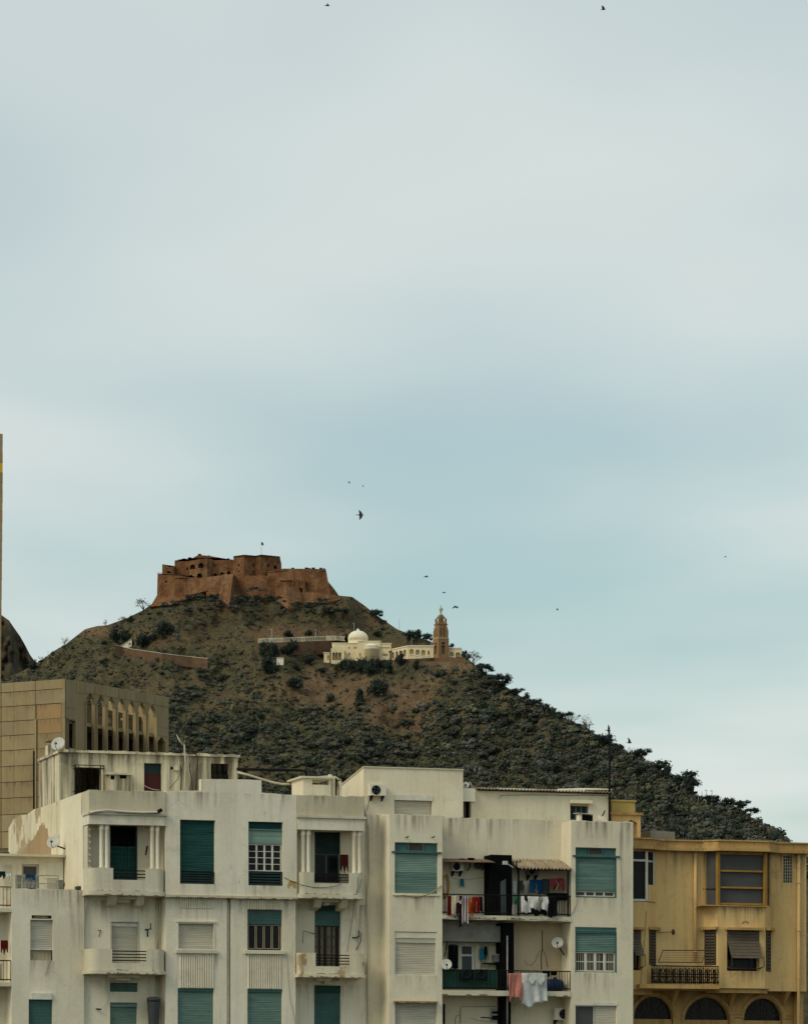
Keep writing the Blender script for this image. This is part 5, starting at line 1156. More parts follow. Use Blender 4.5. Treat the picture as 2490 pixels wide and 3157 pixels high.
def aircon(fr, R, o, label, depth=.3, fan=.36, dark=False, flip=False):
    x0, x1, z0, z1 = R; W, Hh = x1-x0, z1-z0
    e = empty('air_conditioner', fr.W((x0, -o, z0)), fr.a, label, 'air conditioner')
    mat = 'tank_grey' if dark else 'white_paint'  # dark casing: shade under the awning is put into the colour
    MB().box(0, W, -depth, 0, 0, Hh).build('casing', mat, e)
    fx = W*(.36 if not flip else .64); r = min(Hh*.42, W*.33)
    k = MB(); k.cyl((fx, -depth-.012, Hh/2), (fx, -depth+.01, Hh/2), r, n=24); k.build('fan_opening', 'black_sheet', e)
    for i in range(3):
        rr_ = r*(.35+.32*i); MB().tube([(fx+rr_*cos(2*pi*j/20), -depth-.018, Hh/2+rr_*sin(2*pi*j/20)) for j in range(21)], .005, 4).build('fan_guard', 'bin_grey', e)
    bl = MB()
    for j in range(4):
        a = pi/2*j+.4; bl.add([(fx+.03*cos(a), -depth-.014, Hh/2+.03*sin(a)), (fx+r*.85*cos(a), -depth-.014, Hh/2+r*.85*sin(a)), (fx+r*.85*cos(a+.6), -depth-.013, Hh/2+r*.85*sin(a+.6))], [(0,1,2)])
    bl.build('fan_blades', 'bin_grey', e)
    for bx_ in (W*.15, W*.85): b_ = MB(); b_.box(bx_-.02, bx_+.02, -depth-.02, 0, -.05, -.002); b_.prism([(bx_-.02,-.05,-.2),(bx_+.02,-.05,-.2),(bx_+.02,0,-.2),(bx_-.02,0,-.2)], [(bx_-.02,-depth,-.05),(bx_+.02,-depth,-.05),(bx_+.02,0,-.05),(bx_-.02,0,-.05)]); b_.build('bracket', 'black_metal', e)
    return e
def cloth(name, fr, C, x0, y0, x1, y1, o, mat, label, cat, shape='sheet', fold=.04, nf=3.0, taper=0, seed=0, group=None, skew=0, hem=.03):
    R = fr.R(C, x0, y0, x1, y1, o); X0, X1, Z0, Z1 = R; W, Hh = X1-X0, Z1-Z0
    r = random.Random(seed+int(x0)); nxn, nzn = 18, 16; ph = r.uniform(0, 6)
    keep = {'sheet': lambda s, t: True,
            'trousers': lambda s, t: t < .28 or abs(s-.5) > .05+.05*t,
            'shirt': lambda s, t: (.2 < s < .8) or t < .34,
            'vest': lambda s, t: t > .22 or abs(s-.5) > .14,
            'rag': lambda s, t: t < .62+.35*sin(s*7+ph)**2}[shape]
    vs_, fs_ = [], []
    for j in range(nzn+1):
        t = j/nzn
        for i in range(nxn+1):
            s = i/nxn; xx = s+taper*(.5-s)*(1-t) if taper > 0 else s-taper*(.5-s)*t
            wv_ = s+.10*sin(s*4.7+ph)+.05*sin(t*5+ph*2); dyf = fold*((.2+.8*t)*(.6*sin(wv_*nf*2*pi+ph+.9*sin(t*2.6+ph)) + .5*sin(wv_*nf*3.3+2*ph+t)) + .35*sin(s*3+t*4+ph))
            z = Z1-Hh*t + (hem*sin(s*6+ph)+hem*.6*sin(s*15+2*ph))*t
            vs_.append((W*xx+skew*W*t, dyf, z-Z1))
    for j in range(nzn):
        for i in range(nxn):
            if keep((i+.5)/nxn, (j+.5)/nzn): q = j*(nxn+1)+i; fs_.append((q, q+1, q+nxn+2, q+nxn+1))
    me = bpy.data.meshes.new(name); me.from_pydata(vs_, [], fs_); me.polygons.foreach_set('use_smooth', [True]*len(fs_))
    ob_ = obj(name, me, 'cloth_'+mat); md = ob_.modifiers.new('t', 'SOLIDIFY'); md.thickness = .012
    ob_.location = fr.W((X0, -o, Z1)); ob_.rotation_euler = (0, 0, fr.a); return tag(ob_, label, cat, group)

dish(fa, c1, 545, 712, 128, OP-1.6, -32, 28, 'white satellite dish on the roof room corner, leftmost on the skyline', (-.1, .5, -.75))
dish(fa, c1, 502, 1635, 122, -3.0, -30, 28, 'white satellite dish on the peeling flank above the lower terrace', (.75, .05, -.35))
dish(fa, c3, 178, -48, 74, OP-.6, 72, 30, 'white satellite dish seen edge on, above the roof room conduits', (.25, .1, -.8), mark=False)
# grey bin on the lower left balcony
q = fa.P(c2, 1445, 1700, .55); e = empty('water_barrel', fa.W((q[0], q[1], q[2])), fa.a, 'dark grey tapered barrel standing against the white wall, bottom left', 'barrel')
r0 = (fa.x(c2(1508,0)[0], .55)-fa.x(c2(1388,0)[0], .55))/2; ht = fa.z(*c2(1445,1462), .55)-q[2]
MB().lathe([(r0*.62,-.9), (r0*.66,-.5), (r0*.86,ht*.3), (r0*.97,ht*.8), (r0*.98,ht-.06)], (0,0,0), 22).build('body', 'bin_grey', e, True); MB().lathe([(r0*1.06,ht-.12), (r0*1.08,ht-.02), (r0*1.0,ht+.02), (r0*.6,ht+.06), (0,ht+.07)], (0,0,0), 22).build('lid', 'bin_grey', e, True)
# dark cloth hung at the right loggia
cloth('dark_towel', fa, c3, 1385, 818, 1446, 960, O_B-.5, 'brownred', 'dark brown towel hanging behind the right loggia rail', 'towel', 'rag', .03)
# ================================================================== low house on the left with the terrace
fb = FR.sub(150, 0); OB2 = .15
B = fempty('low_terrace_house', fb, 'lower cream house with a cluttered terrace, far left', 'building')
xb0 = fb.x(36, OB2); xb1 = fb.x(258, 0)-.02; zbp = fb.z(150, 2742, OB2)
V1 = fb.R(c2, 285, 722, 498, 1105, OB2); V1b = fb.R(c2, 298, 680, 488, 712, OB2); V2 = fb.R(c2, 270, 1470, 494, 1860, OB2)
MB().plate(rough(xb0, xb1, 0, zbp, .02), [rectpts(V1), rectpts(V1b), rectpts(V2)], -OB2, -OB2+.3).build('wall', 'stucco_lowhouse', B)
zs_ = fb.z(128, c2(0,992)[1], OB2)
roller(B, (V1[0], V1[1], zs_, V1[3]), -OB2+.13, 'shutter_grey'); MB().box(V1[0], V1[1], -OB2+.08, -OB2+.16, zs_-.05, zs_-.002).build('shutter_bar', 'white_paint', B)
cv = MB(); n = 12
for k in range(n):
    a = V1[0]+.05+(V1[1]-V1[0]-.1)*k/n; b_ = V1[0]+.05+(V1[1]-V1[0]-.1)*(k+1)/n
    cv.add([(a,-OB2+.17+.02*(k % 2),V1[2]),(b_,-OB2+.17+.02*((k+1) % 2),V1[2]),(b_,-OB2+.17+.02*((k+1) % 2),zs_-.05),(a,-OB2+.17+.02*(k % 2),zs_-.05)], [(0,1,2,3)])
cv.build('curtain', 'curtain', B); f_ = MB(); f_.box(V1[0], V1[0]+.05, -OB2+.1, -OB2+.2, V1[2], zs_-.05); f_.box(V1[1]-.05, V1[1], -OB2+.1, -OB2+.2, V1[2], zs_-.05); f_.build('window_frame', 'brown_wood', B)
MB().box(V1b[0], V1b[1], -OB2+.12, -OB2+.2, V1b[2], V1b[3]).build('vent', 'brown_wood', B); MB().box(V1b[0]+.1, V1b[1]-.15, -OB2+.08, -OB2+.11, V1b[2]+.05, V1b[3]-.04).build('vent_slat', 'curtain', B)
roller(B, V2, -OB2+.12, 'teal_deep', .055); R = fb.R(c2, 290, 1412, 484, 1472, OB2); MB().box(R[0], R[1], -OB2-.08, -OB2+.1, R[2], R[3]).build('shutter_box', 'white_paint', B)
wire(B, [fb.P(c2, x, y, .12) for x, y in ((835,240),(820,480),(800,640),(792,900),(788,1200),(786,1700))], .018, 'wire_pale'); wire(B, [fb.P(c2, x, y, OB2+.03) for x, y in ((470,1105),(450,1180),(430,1245))], .006)
for (x0_, x1_, zt_, dp) in ((xb0+.03, xb1-.05, zbp-.02, 1.0), (V1[0]-.1, V1[1]+.1, V1[2], 1.0), (xb1-.6, xb1-.02, zbp-.02, 4.8)): stain(B, x0_, x1_, zt_, dp, -OB2)
# set back terrace wall, slab over it
xLb = fb.x(274, O_B); ot = -3.2; RT = fb.R(c2, -200, 135, 830, 470, ot); ztl = fb.z(130, c2(0,134)[1], ot)
hs2 = [fb.R(c2, 205, 198, 368, 435, ot), fb.R(c2, 445, 182, 590, 440, ot)]
MB().plate([(RT[0], zbp-.6), (xLb-.03, zbp-.6), (xLb-.03, ztl), (RT[0], ztl)], [rectpts((hs2[0][0], hs2[0][1], zbp-.5, hs2[0][3]))], -ot, -ot+.25).build('terrace_wall', 'stucco_lowhouse', B)
MB().box(RT[0], xLb-.03, -ot-.35, -ot+5, ztl, ztl+.09).build('roof', 'stucco_balcony', B)
R = (hs2[0][0], hs2[0][1], zbp-.5, hs2[0][3]); casement(B, R, -ot+.1, 1, 4, 'shutter_grey', 'glass_grey', t=.08)
d_ = MB(); frame_rect(d_, (hs2[1][0], hs2[1][1], zbp-.5, hs2[1][3]), -ot-.03, .028, .04); d_.box(hs2[1][0]+.04, hs2[1][1]-.04, -ot-.02, -ot-.002, zbp-.5, hs2[1][3]-.04); d_.build('door', 'white_paint', B)
R = fb.R(c2, 38, 205, 108, 430, ot); MB().box(R[0], R[1], -ot-.03, -ot-.002, R[2], R[3]).build('door', 'shutter_cream', B)
MB().box(xb0, xb1, -OB2+.3, -ot, zbp-.9, zbp-.65).build('terrace_floor', 'stucco_parapet', B)
MB().box(xb1-.2, xb1, .15, 12, 0, zbp-.66).build('side_wall', 'stucco_lowhouse', B); MB().box(RT[0], xb1-.2, 11.8, 12, 0, ztl-.1).build('back_wall', 'stucco_lowhouse', B)
MB().box(RT[0], RT[0]+.2, -ot+.25, 11.8, 0, ztl-.1).build('side_wall', 'stucco_lowhouse', B)
# terrace rail
tr = empty('terrace_rail', fb.W((0, .25, 0)), fb.a, 'light metal pipe rail on the low house terrace edge', 'railing')
ra, rb_ = fb.x(c2(150,0)[0], -.1), fb.x(c2(548,0)[0], -.1); zr1 = fb.z(*c2(300,302), -.1); zr0 = fb.z(*c2(300,430), -.1)
for xx in (ra, (ra+rb_)/2, rb_): MB().cyl((xx, -.1, zr0-.1), (xx, -.1, zr1), .022, n=6).build('post', 'pole_grey', tr)
for z_ in (zr1, (zr0+zr1)/2-.05): MB().cyl((ra, -.1, z_), (rb_, -.1, z_), .02, n=6).build('rail', 'pole_grey', tr)
# clutter on the terrace
def junk(name, C, fr, x0, y0, x1, y1, o, d, mat, label, cat, lid=None):
    R = fr.R(C, x0, y0, x1, y1, o); e = empty(name, fr.W((R[0], -o, R[2])), fr.a, label, cat); W, Hh = R[1]-R[0], R[3]-R[2]
    b_ = MB().prism([(.02,.02,0),(W-.02,.02,0),(W-.02,d-.02,0),(.02,d-.02,0)], [(0,0,Hh*.92),(W,0,Hh*.92),(W,d,Hh*.92),(0,d,Hh*.92)]).build('body', mat, e)
    MB().prism([(-.015,-.015,Hh*.92),(W+.015,-.015,Hh*.92),(W+.015,d+.015,Hh*.92),(-.015,d+.015,Hh*.92)], [(.02,.02,Hh),(W-.02,.02,Hh),(W-.02,d-.02,Hh),(.02,d-.02,Hh)]).build('lid', lid or mat, e); return e
junk('storage_box', c2, fb, 440, 320, 545, 440, -1.0, .5, 'shutter_cream', 'pale appliance box standing on the terrace behind the rail', 'box')
junk('plastic_tub', c2, fb, 550, 345, 600, 440, -.6, .4, 'tank_grey', 'small grey tub at the right end of the terrace rail', 'tub')
junk('dark_planter', c2, fb, 724, 405, 826, 446, -.3, .4, 'bin_grey', 'dark low planter on the terrace edge beside the white block', 'planter')
junk('laundry_tub', c2, fb, 160, 300, 205, 435, -.9, .4, 'tank_grey', 'grey tub on the left part of the terrace', 'tub')
cloth('blue_towel', fb, c2, 240, 295, 330, 345, -.08, 'blue', 'dark blue cloth folded over the terrace rail', 'cloth', 'rag', .02)
cloth('pale_towel', fb, c2, 225, 305, 365, 428, -.25, 'greyc', 'long pale grey cloth hanging behind the terrace rail', 'cloth', 'sheet', .03)
wire(B, [fb.P(c2, x, y, ot+.1) for x, y in ((635,215),(640,240),(690,285),(720,340),(700,395),(665,425),(650,420)) ], .035, 'wire', 'hose'); wire(B, [fb.P(c2, x, y, ot+.1) for x, y in ((600,405),(610,375),(635,372),(660,395),(650,430))], .03, 'wire', 'hose')
for i, (x0, y0, x1, y1) in enumerate(((25,85,90,135), (210,100,280,135), (610,85,700,128), (690,20,770,122))):
    junk('rubble', c2, fb, x0, y0, x1, y1, ot-.1-.3*i, .4, ('bin_grey','brown_plaster','brown_plaster','tank_grey')[i], ('dark scrap left at the far end of the ledge over the terrace', 'brown rubble on the ledge over the terrace, second from left', 'brown rubble at the right of the ledge over the terrace', 'grey rubble heap against the peeling flank')[i], 'rubble')
# balconies at the picture's left edge
ebal = fempty('edge_balcony_house', fb, 'shaded balconies with iron rails at the left edge of the picture', 'building')
xe = fb.x(-130, 0)
MB().box(xe, xb0-.002, .9, 1.1, 0, zbp+.0).build('wall', 'stucco_white', ebal); MB().box(xe, xb0-.003, 1.12, 4.2, zbp-.3, zbp-.1).build('roof', 'stucco_parapet', ebal)
MB().box(xb0-.001, xb0+.1, -OB2+.301, .9, 0, zbp-.7).build('side_wall', 'stucco_white', ebal)
for k, (ys, yt, col_) in enumerate(((612,412,'rust_metal'), (1312,1105,'black_metal'), (2010,1800,'black_metal'))):
    za = fb.z(19, c2(0,ys)[1], OB2); zb_ = fb.z(19, c2(0,yt)[1], OB2)
    sl_ = MB().box(xe, xb0-.004, -OB2, .9, za-.14, za).build('balcony', 'stucco_balcony', ebal); railing(sl_, xe, xb0-.03, za+.05, zb_, -OB2+.05, 14, col_)
cloth('red_garment', fb, c2, 8, 915, 74, 1040, .0, 'maroon', 'dark red garment hanging on the left edge balcony', 'garment', 'rag', .03)
cloth('yellow_board', fb, c2, -20, 1135, 18, 1285, .0, 'cream', 'pale yellow cloth behind the lower left edge rail', 'cloth', 'sheet', .01)
cloth('dark_bedding', fb, c2, -20, 265, 50, 335, .1, 'bundle', 'dark bedding hung over the upper left edge rail', 'cloth', 'rag', .03)
cloth('white_bedding', fb, c2, 55, 285, 105, 340, .1, 'white', 'pale cloth bundle over the upper left edge rail', 'cloth', 'rag', .04)

# ================================================================== cream block with the washing lines
fcC = FR.sub(1540, 0); OC = 1.1
C_ = fempty('cream_apartment_building', fcC, 'cream apartment block with a middle bay of balconies full of washing', 'building')
fx = fcC
xc0 = fx.x(1131, 0)+.02; xcL0 = fx.x(1200, OC); xcL1 = fx.x(1363, OC); xcR0 = fx.x(1760, OC); xcR1 = fx.x(1951, OC)
zCl = fx.z(1280, 2513, OC); zCm = fx.z(1560, 2525, 0); zCr = fx.z(1850, 2533, OC); zCs = fx.z(1160, 2511, 0)
U1 = fx.R(c5, 580, 850, 1015, 1365, OC); U2 = fx.R(c6, 432, 497, 915, 995, OC); U3 = fx.R(c6, 435, 1312, 915, 1900, OC)
MB().plate(rough(xcL0, xcL1, 0, zCl, .015), [rectpts(U1), rectpts(U2), rectpts(U3)], -OC, -OC+.3).build('wall', 'stucco_cream', C_)
MB().plate(rough(xc0, xcL0+.3, 0, zCs, .02), [], 0, .3).build('wall', 'stucco_cream', C_)
MB().box(xcL0, xcL0+.25, -OC+.3, 0, 0, zCl-.01).build('side_wall', 'stucco_cream', C_); MB().box(xcL1-.25, xcL1, -OC+.3, 0, 0, zCl-.01).build('side_wall', 'stucco_cream', C_)
Y1 = fx.R(c7, 1100, 690, 1470, 1135, OC); Y2 = fx.R(r1, 195, 885, 465, 1178, OC); Y3 = fx.R(r1, 197, 1378, 465, 1640, OC)
MB().plate(rough(xcR0, xcR1, 0, zCr, .02), [rectpts(Y1), rectpts(Y2), rectpts(Y3)], -OC, -OC+.3).build('wall', 'stucco_cream', C_)
MB().box(xcR0, xcR0+.25, -OC+.3, 0, 0, zCr-.01).build('side_wall', 'stucco_cream', C_); MB().box(xcR1-.25, xcR1, -OC+.3, 12, 0, zCr-.01).build('side_wall', 'stucco_cream', C_)
MB().box(xcL0+.25, xcL1-.25, -OC+.3, .0, zCl-.9, zCl-.7).build('roof', 'stucco_parapet', C_); MB().box(xcR0+.25, xcR1-.25, -OC+.3, .3, zCr-.9, zCr-.7).build('roof', 'stucco_parapet', C_)
# middle wall with doors
zt1 = fx.z(1560, c8(0,815)[1], OC); zt2 = fx.z(1560, c8(0,1655)[1], OC); zu2 = fx.z(1560, c8(0,885)[1], OC)
D1 = fx.R(c8, 320, 1125, 492, 1640, 0); D2 = fx.R(c8, 195, 1115, 297, 1415, 0); D3 = fx.R(c8, 540, 1130, 638, 1415, 0); D4 = fx.R(c8, 655, 1855, 780, 2012, 0)
xmid = fx.x(c8(870,0)[0], 0)
MB().plate(rough(xcL1-.2, xmid, 0, zCm, .015), [rectpts(D1), rectpts(D2), rectpts(D3), rectpts(D4)], 0, .3).build('wall', 'stucco_cream', C_)
MB().plate(rough(xmid+.001, xcR0+.2, zt1, zCm, .015), [], 0, .3).build('wall', 'stucco_cream', C_); MB().box(xmid+.001, xcR0+.2, 0, .3, zt2-.15, zt1-.001).build('wall', 'stucco_beige', C_); MB().box(xmid+.001, xcR0+.2, 0, .3, 0, zt2-.151).build('wall', 'stucco_cream', C_)
casement(C_, D1, .12, 1, 2, 'white_paint', 'glass_slate', t=.11, rowz=(0, .78, 1)); casement(C_, D2, .1, 1, 1, 'white_paint', 'glass_dark', t=.07); casement(C_, D3, .1, 1, 1, 'white_paint', 'shutter_cream', t=.06)
casement(C_, D4, .06, 1, 2, 'shutter_grey', 'glass_dark', t=.1, rowz=(0, .6, 1))
MB().box(D1[0]-.1, D3[1]+.05, -.05, 0, D1[3]+.03, D1[3]+.09).build('lintel', 'stucco_parapet', C_)
# slabs
s1 = MB().plate([(xcL1+.003, zt1-.15)] + [(xcL1+(xcR0-xcL1)*i/14, zt1-.16-.03*random.random()) for i in range(1, 14)] + [(xcR0-.003, zt1-.19), (xcR0-.003, zt1), (xcL1+.003, zt1)], [], -OC-.02, 0).build('balcony', 'stucco_balcony', C_)
s2 = MB().box(xcL1+.003, xcR0-.003, -OC-.02, 0, zt2-.2, zt2).build('balcony', 'stucco_balcony', C_)
s3 = MB().box(xcL1+.003, xcR0-.003, -OC-.02, 0, zt2-3.3, zt2-3.1).build('balcony', 'stucco_balcony', C_)
bm2 = fx.R(c8, 120, 905, 845, 1030, 0); MB().box(xcL1+.004, xmid-.1, -.55, -.003, zu2-.75, zu2-.13).build('beam', 'tank_grey', C_)
spall(s1, xcL1+.1, xcR0-.1, -OC-.02, zt1-.14, 30, 'spall_dark', 3, .10); spall(s2, xcL1+.1, xcR0-.1, -OC-.02, zt2-.2, 22, 'spall_dark', 4, .08)
zra = fx.z(1560, c8(0,585)[1], OC); zrb = fx.z(1560, c8(0,1430)[1], OC)
railing(s1, xcL1+.02, xcR0-.02, zt1+.04, zra, -OC+.05, 46); railing(s2, xcL1+.02, xcR0-.02, zt2+.04, zrb, -OC+.05, 46)
# black screen between the two flats; below it, black boxes stand in for shading
Rk = fx.R(c8, 657, 132, 900, 815, .75); k_ = MB(); k_.box(Rk[0], Rk[1], -.75, -.7, zt1, Rk[3]); k_.box(Rk[0], Rk[0]+.05, -.7, 0, zt1, Rk[3]-.01); k_.box(Rk[1]-.05, Rk[1], -.7, 0, zt1, Rk[3]-.01); k_.box(Rk[0]+.05, Rk[1]-.05, -.7, 0, Rk[3]-.06, Rk[3]-.01)
k_.build('black_partition', 'black_sheet', C_); R = fx.R(c8, 772, 400, 832, 800, .76); MB().prism([(R[0],-.78,R[2]),(R[1],-.78,R[2]),(R[1],-.752,R[2]),(R[0],-.752,R[2])], [(R[0],-.78,R[3]-.12),(R[1],-.78,R[3]),(R[1],-.752,R[3]),(R[0],-.752,R[3]-.12)]).build('partition_panel', 'slate_sheet', C_)
Rk = fx.R(c8, 775, 1035, 892, 1655, .6); MB().box(Rk[0], Rk[1], -.9, -.004, zt2, zu2-.01).build('shade_column', 'black_sheet', C_); Rk2 = fx.R(c8, 785, 1715, 850, 2030, .5); MB().box(Rk2[0], Rk2[1], -.9, -.004, zt2-3.1, zt2-.21).build('shade_column', 'black_sheet', C_)  # black boxes paint the dark shading of the column
MB().box(fx.x(c8(905,0)[0],0), fx.x(c8(918,0)[0],0), -.05, 0, zt2, fx.z(1580, c8(0,1020)[1], 0)).build('door_jamb', 'brown_wood', C_)
R = fx.R(c8, 920, 985, 1238, 1430, 0); MB().box(R[0], R[1], -.03, -.002, zt2, R[3]-.05).build('closed_door', 'stucco_beige', C_)
pipe(C_, c8, fx, 848, 1040, 2300, OC-.15, .03, 'grey_metal')
# green sheet behind the left half of the lower rail
gs = MB(); xa, xb_ = xcL1+.03, fx.x(c8(745,0)[0], OC-.02); n = 40
pf = [(xa+(xb_-xa)*i/n, -OC+.10+.02*(i % 2)) for i in range(n+1)]
gs.extz(pf+[(xb_, -OC+.14), (xa, -OC+.14)], zt2+.05, zrb+.03); gs.build('balcony_sheet', 'green_sheet', C_)
# shutters of the cream block
def teal_window(R, y, ztr, shade_split=None, bottom=None, C=c5, ledge=True):
    tb = MB(); frame_rect(tb, (R[0], R[1], ztr, R[3]), y+.06, .08, .05); w3 = (R[1]-R[0])/3
    for i in (1, 2): tb.box(R[0]+w3*i-.025, R[0]+w3*i+.025, y+.065, y+.13, ztr+.05, R[3]-.05)
    tb = tb.build('transom', 'teal_deep', C_)
    for i in range(3): MB().box(R[0]+w3*i+.05, R[0]+w3*(i+1)-.05, y+.1, y+.11, ztr+.05, R[3]-.05).build('pane', 'teal_deep' if i != 1 else 'brown_wood', tb)
    if ledge: MB().box(R[0]-.12, R[1]+.14, y-.06, y+.14, ztr-.07, ztr-.002).build('shutter_ledge', 'teal_deep', C_)
zt_ = fx.z(1280, c5(0,940)[1], OC); zsp = fx.z(1280, c5(0,1155)[1], OC)
teal_window(U1, -OC, zt_); roller(C_, (U1[0], U1[1], zsp, zt_-.07), -OC+.07, 'teal_pale'); roller(C_, (U1[0], U1[1], U1[2], zsp-.001), -OC+.068, 'teal_shutter')
MB().box(U1[0]-.1, U1[1]+.05, -OC-.05, -OC+.05, U1[2]-.08, U1[2]-.01).build('sill', 'stucco_white', C_)
zt_ = fx.z(1836, c7(0,760)[1], OC); zbb = fx.z(1836, c7(0,1082)[1], OC)
teal_window(Y1, -OC, zt_); roller(C_, (Y1[0], Y1[1], zbb, zt_-.07), -OC+.07, 'teal_shutter', .25); casement(C_, (Y1[0]+.02, Y1[1]-.02, Y1[2], zbb), -OC+.14, 4, 1, t=.05, gm='glass_grey', mull=.07)
f_ = MB(); frame_rect(f_, (Y1[0]-.0, Y1[1]+.0, Y1[2]-.03, zt_-.07), -OC-.01, .07, .04); f_.build('window_frame', 'teal_deep', C_)
zsh = fx.z(1836, r1(0,1045)[1], OC)
roller(C_, (Y2[0]+.03, Y2[1]-.03, zsh, Y2[3]-.2), -OC+.07, 'teal_shutter'); roller(C_, (Y2[0], Y2[1], Y2[3]-.198, Y2[3]), -OC+.03, 'teal_deep', .07)
casement(C_, (Y2[0]+.03, Y2[1]-.03, Y2[2]+.03, zsh), -OC+.12, 4, 2, t=.05, mull=.1, curtain=True); f_ = MB(); frame_rect(f_, (Y2[0], Y2[1], Y2[2]-.02, Y2[3]-.2), -OC+.0, .1, .035); f_.build('window_frame', 'teal_deep', C_)
xm3 = Y3[0]+(Y3[1]-Y3[0])*.48; casement(C_, (Y3[0], xm3, Y3[2], Y3[3]-.1), -OC+.1, 1, 1, gm='glass_grey', t=.04); roller(C_, (xm3+.03, Y3[1], Y3[2], Y3[3]-.1), -OC+.1, 'shutter_cream'); MB().box(Y3[0]-.02, Y3[1]+.02, -OC-.02, -OC+.2, Y3[3]-.098, Y3[3]+.02).build('lintel', 'white_paint', C_)
roller(C_, (U2[0]+.05, U2[1]-.05, U2[2]+.04, U2[3]-.42), -OC+.12, 'shutter_cream'); MB().box(U2[0]+.04, U2[1]-.04, -OC+.06, -OC+.2, U2[3]-.418, U2[3]-.2).build('shutter_box', 'shutter_cream', C_); MB().box(U2[0], U2[1], -OC+.03, -OC+.2, U2[3]-.198, U2[3]-.02).build('shutter_box', 'stucco_cream', C_)
f_ = MB(); frame_rect(f_, (U2[0], U2[1], U2[2], U2[3]-.2), -OC+.02, .12, .04); f_.build('window_frame', 'white_paint', C_)
roller(C_, U3, -OC+.14, 'shutter_grey'); R = fx.R(c6, 432, 1290, 926, 1314, OC+.2); n = 20
MB().plate([(R[0]+(R[1]-R[0])*i/n, R[2]+random.uniform(0, .05)) for i in range(n+1)] + [(R[1], R[3]), (R[0], R[3])], [], -OC-.22, -OC).build('canopy', 'brown_plaster', C_)
for (x0_, x1_, zt_, dp, y_) in ((xcL0+.05, xcL1-.05, zCl-.02, .9, -OC), (xcR0+.05, xcR1-.05, zCr-.02, 1.1, -OC), (xcL1+.1, xcR0-.1, zCm-.02, 1.3, 0), (U1[0]-.1, U1[1]+.1, U1[2]-.08, .9, -OC), (U2[0]-.1, U2[1]+.1, U2[2], .8, -OC),
        (Y1[0]-.1, Y1[1]+.1, Y1[2]-.03, .9, -OC), (Y2[0]-.1, Y2[1]+.1, Y2[2]-.03, 1.1, -OC), (xcR1-.6, xcR1-.02, zCr-.02, 5.5, -OC), (xc0+.05, xcL0-.05, zCs-.02, 2.5, 0)):
    stain(C_, x0_, x1_, zt_, dp, y_)
# rooms on the roof of the cream block
zrC = zCm-.9
MB().box(xc0, xcR1-.25, .3, 12, zrC-.2, zrC).build('roof', 'stucco_parapet', C_); MB().box(xc0, xcR1-.25, 11.8, 12, 0, zrC-.201).build('back_wall', 'stucco_cream', C_)
op1 = -1.5; Pn = fempty('flat_roofed_penthouse', fx, 'plain cream flat roofed penthouse with a white roller shutter', 'penthouse')
p0, p1 = fx.x(1121, op1), fx.x(1427, op1); zp_ = fx.z(1270, 2371, op1); Rs = fx.R(c5, 577, 372, 958, 620, op1)
MB().plate(rough(p0, p1, zrC, zp_, .012), [rectpts(Rs)], -op1, -op1+.25).build('wall', 'stucco_cream', Pn)
MB().plate([(-op1+.25, zrC), (-op1+5, zrC), (-op1+5, zp_-.75), (-op1+.25, zp_-.03)], [], 0, .25).build('side_wall', 'stucco_cream', Pn, xf=lambda p: (p0+p[1], p[0], p[2]))
MB().plate([(-op1+.25, zrC), (-op1+5, zrC), (-op1+5, zp_-.75), (-op1+.25, zp_-.03)], [], 0, .25).build('side_wall', 'stucco_cream', Pn, xf=lambda p: (p1-.25+p[1], p[0], p[2]))
MB().hexa([(p0-.03,-op1-.04,zp_),(p1+.03,-op1-.04,zp_),(p1+.03,-op1+5,zp_-.75),(p0-.03,-op1+5,zp_-.75),(p0-.03,-op1-.04,zp_+.05),(p1+.03,-op1-.04,zp_+.05),(p1+.03,-op1+5,zp_-.70),(p0-.03,-op1+5,zp_-.70)]).build('roof', 'stucco_parapet', Pn)
roller(Pn, (Rs[0], Rs[1]-.03, Rs[2], Rs[3]-.2), -op1+.13, 'shutter_grey'); MB().box(Rs[0], Rs[1]+.02, -op1-.03, -op1+.2, Rs[3]-.19, Rs[3]+.01).build('shutter_box', 'white_paint', Pn)
R = fx.R(c5, 310, 268, 470, 378, op1); aircon(fx, R, op1, 'white air conditioner on the penthouse wall beside the roller shutter')
op2 = -1.9; P2 = fempty('corrugated_roof_room', fx, 'long cream roof room under a corrugated roof, behind the mast', 'roof room')
q0, q1 = fx.x(1427, op2)+.0, fx.x(1877, op2); zq_ = fx.z(1660, 2441, op2); Rv = fx.R(c7, 1052, 300, 1218, 440, op2); Rdr = fx.R(c7, 82, 262, 152, 425, op2)
MB().plate([(q0, zrC), (q1, zrC), (q1, zq_), (fx.x(1466, op2), zq_), (fx.x(1465, op2), zq_+.05), (q0, zq_+.06)], [rectpts(Rv), rectpts((Rdr[0], Rdr[1], zrC+.1, Rdr[3]))], -op2, -op2+.25).build('wall', 'stucco_cream', P2)
MB().box(q1-.25, q1, -op2+.25, -op2+4, zrC, zq_-.02).build('side_wall', 'stucco_cream', P2); MB().box(q0, q1-.25, -op2+3.8, -op2+4, zrC, zq_-.02).build('back_wall', 'stucco_cream', P2)
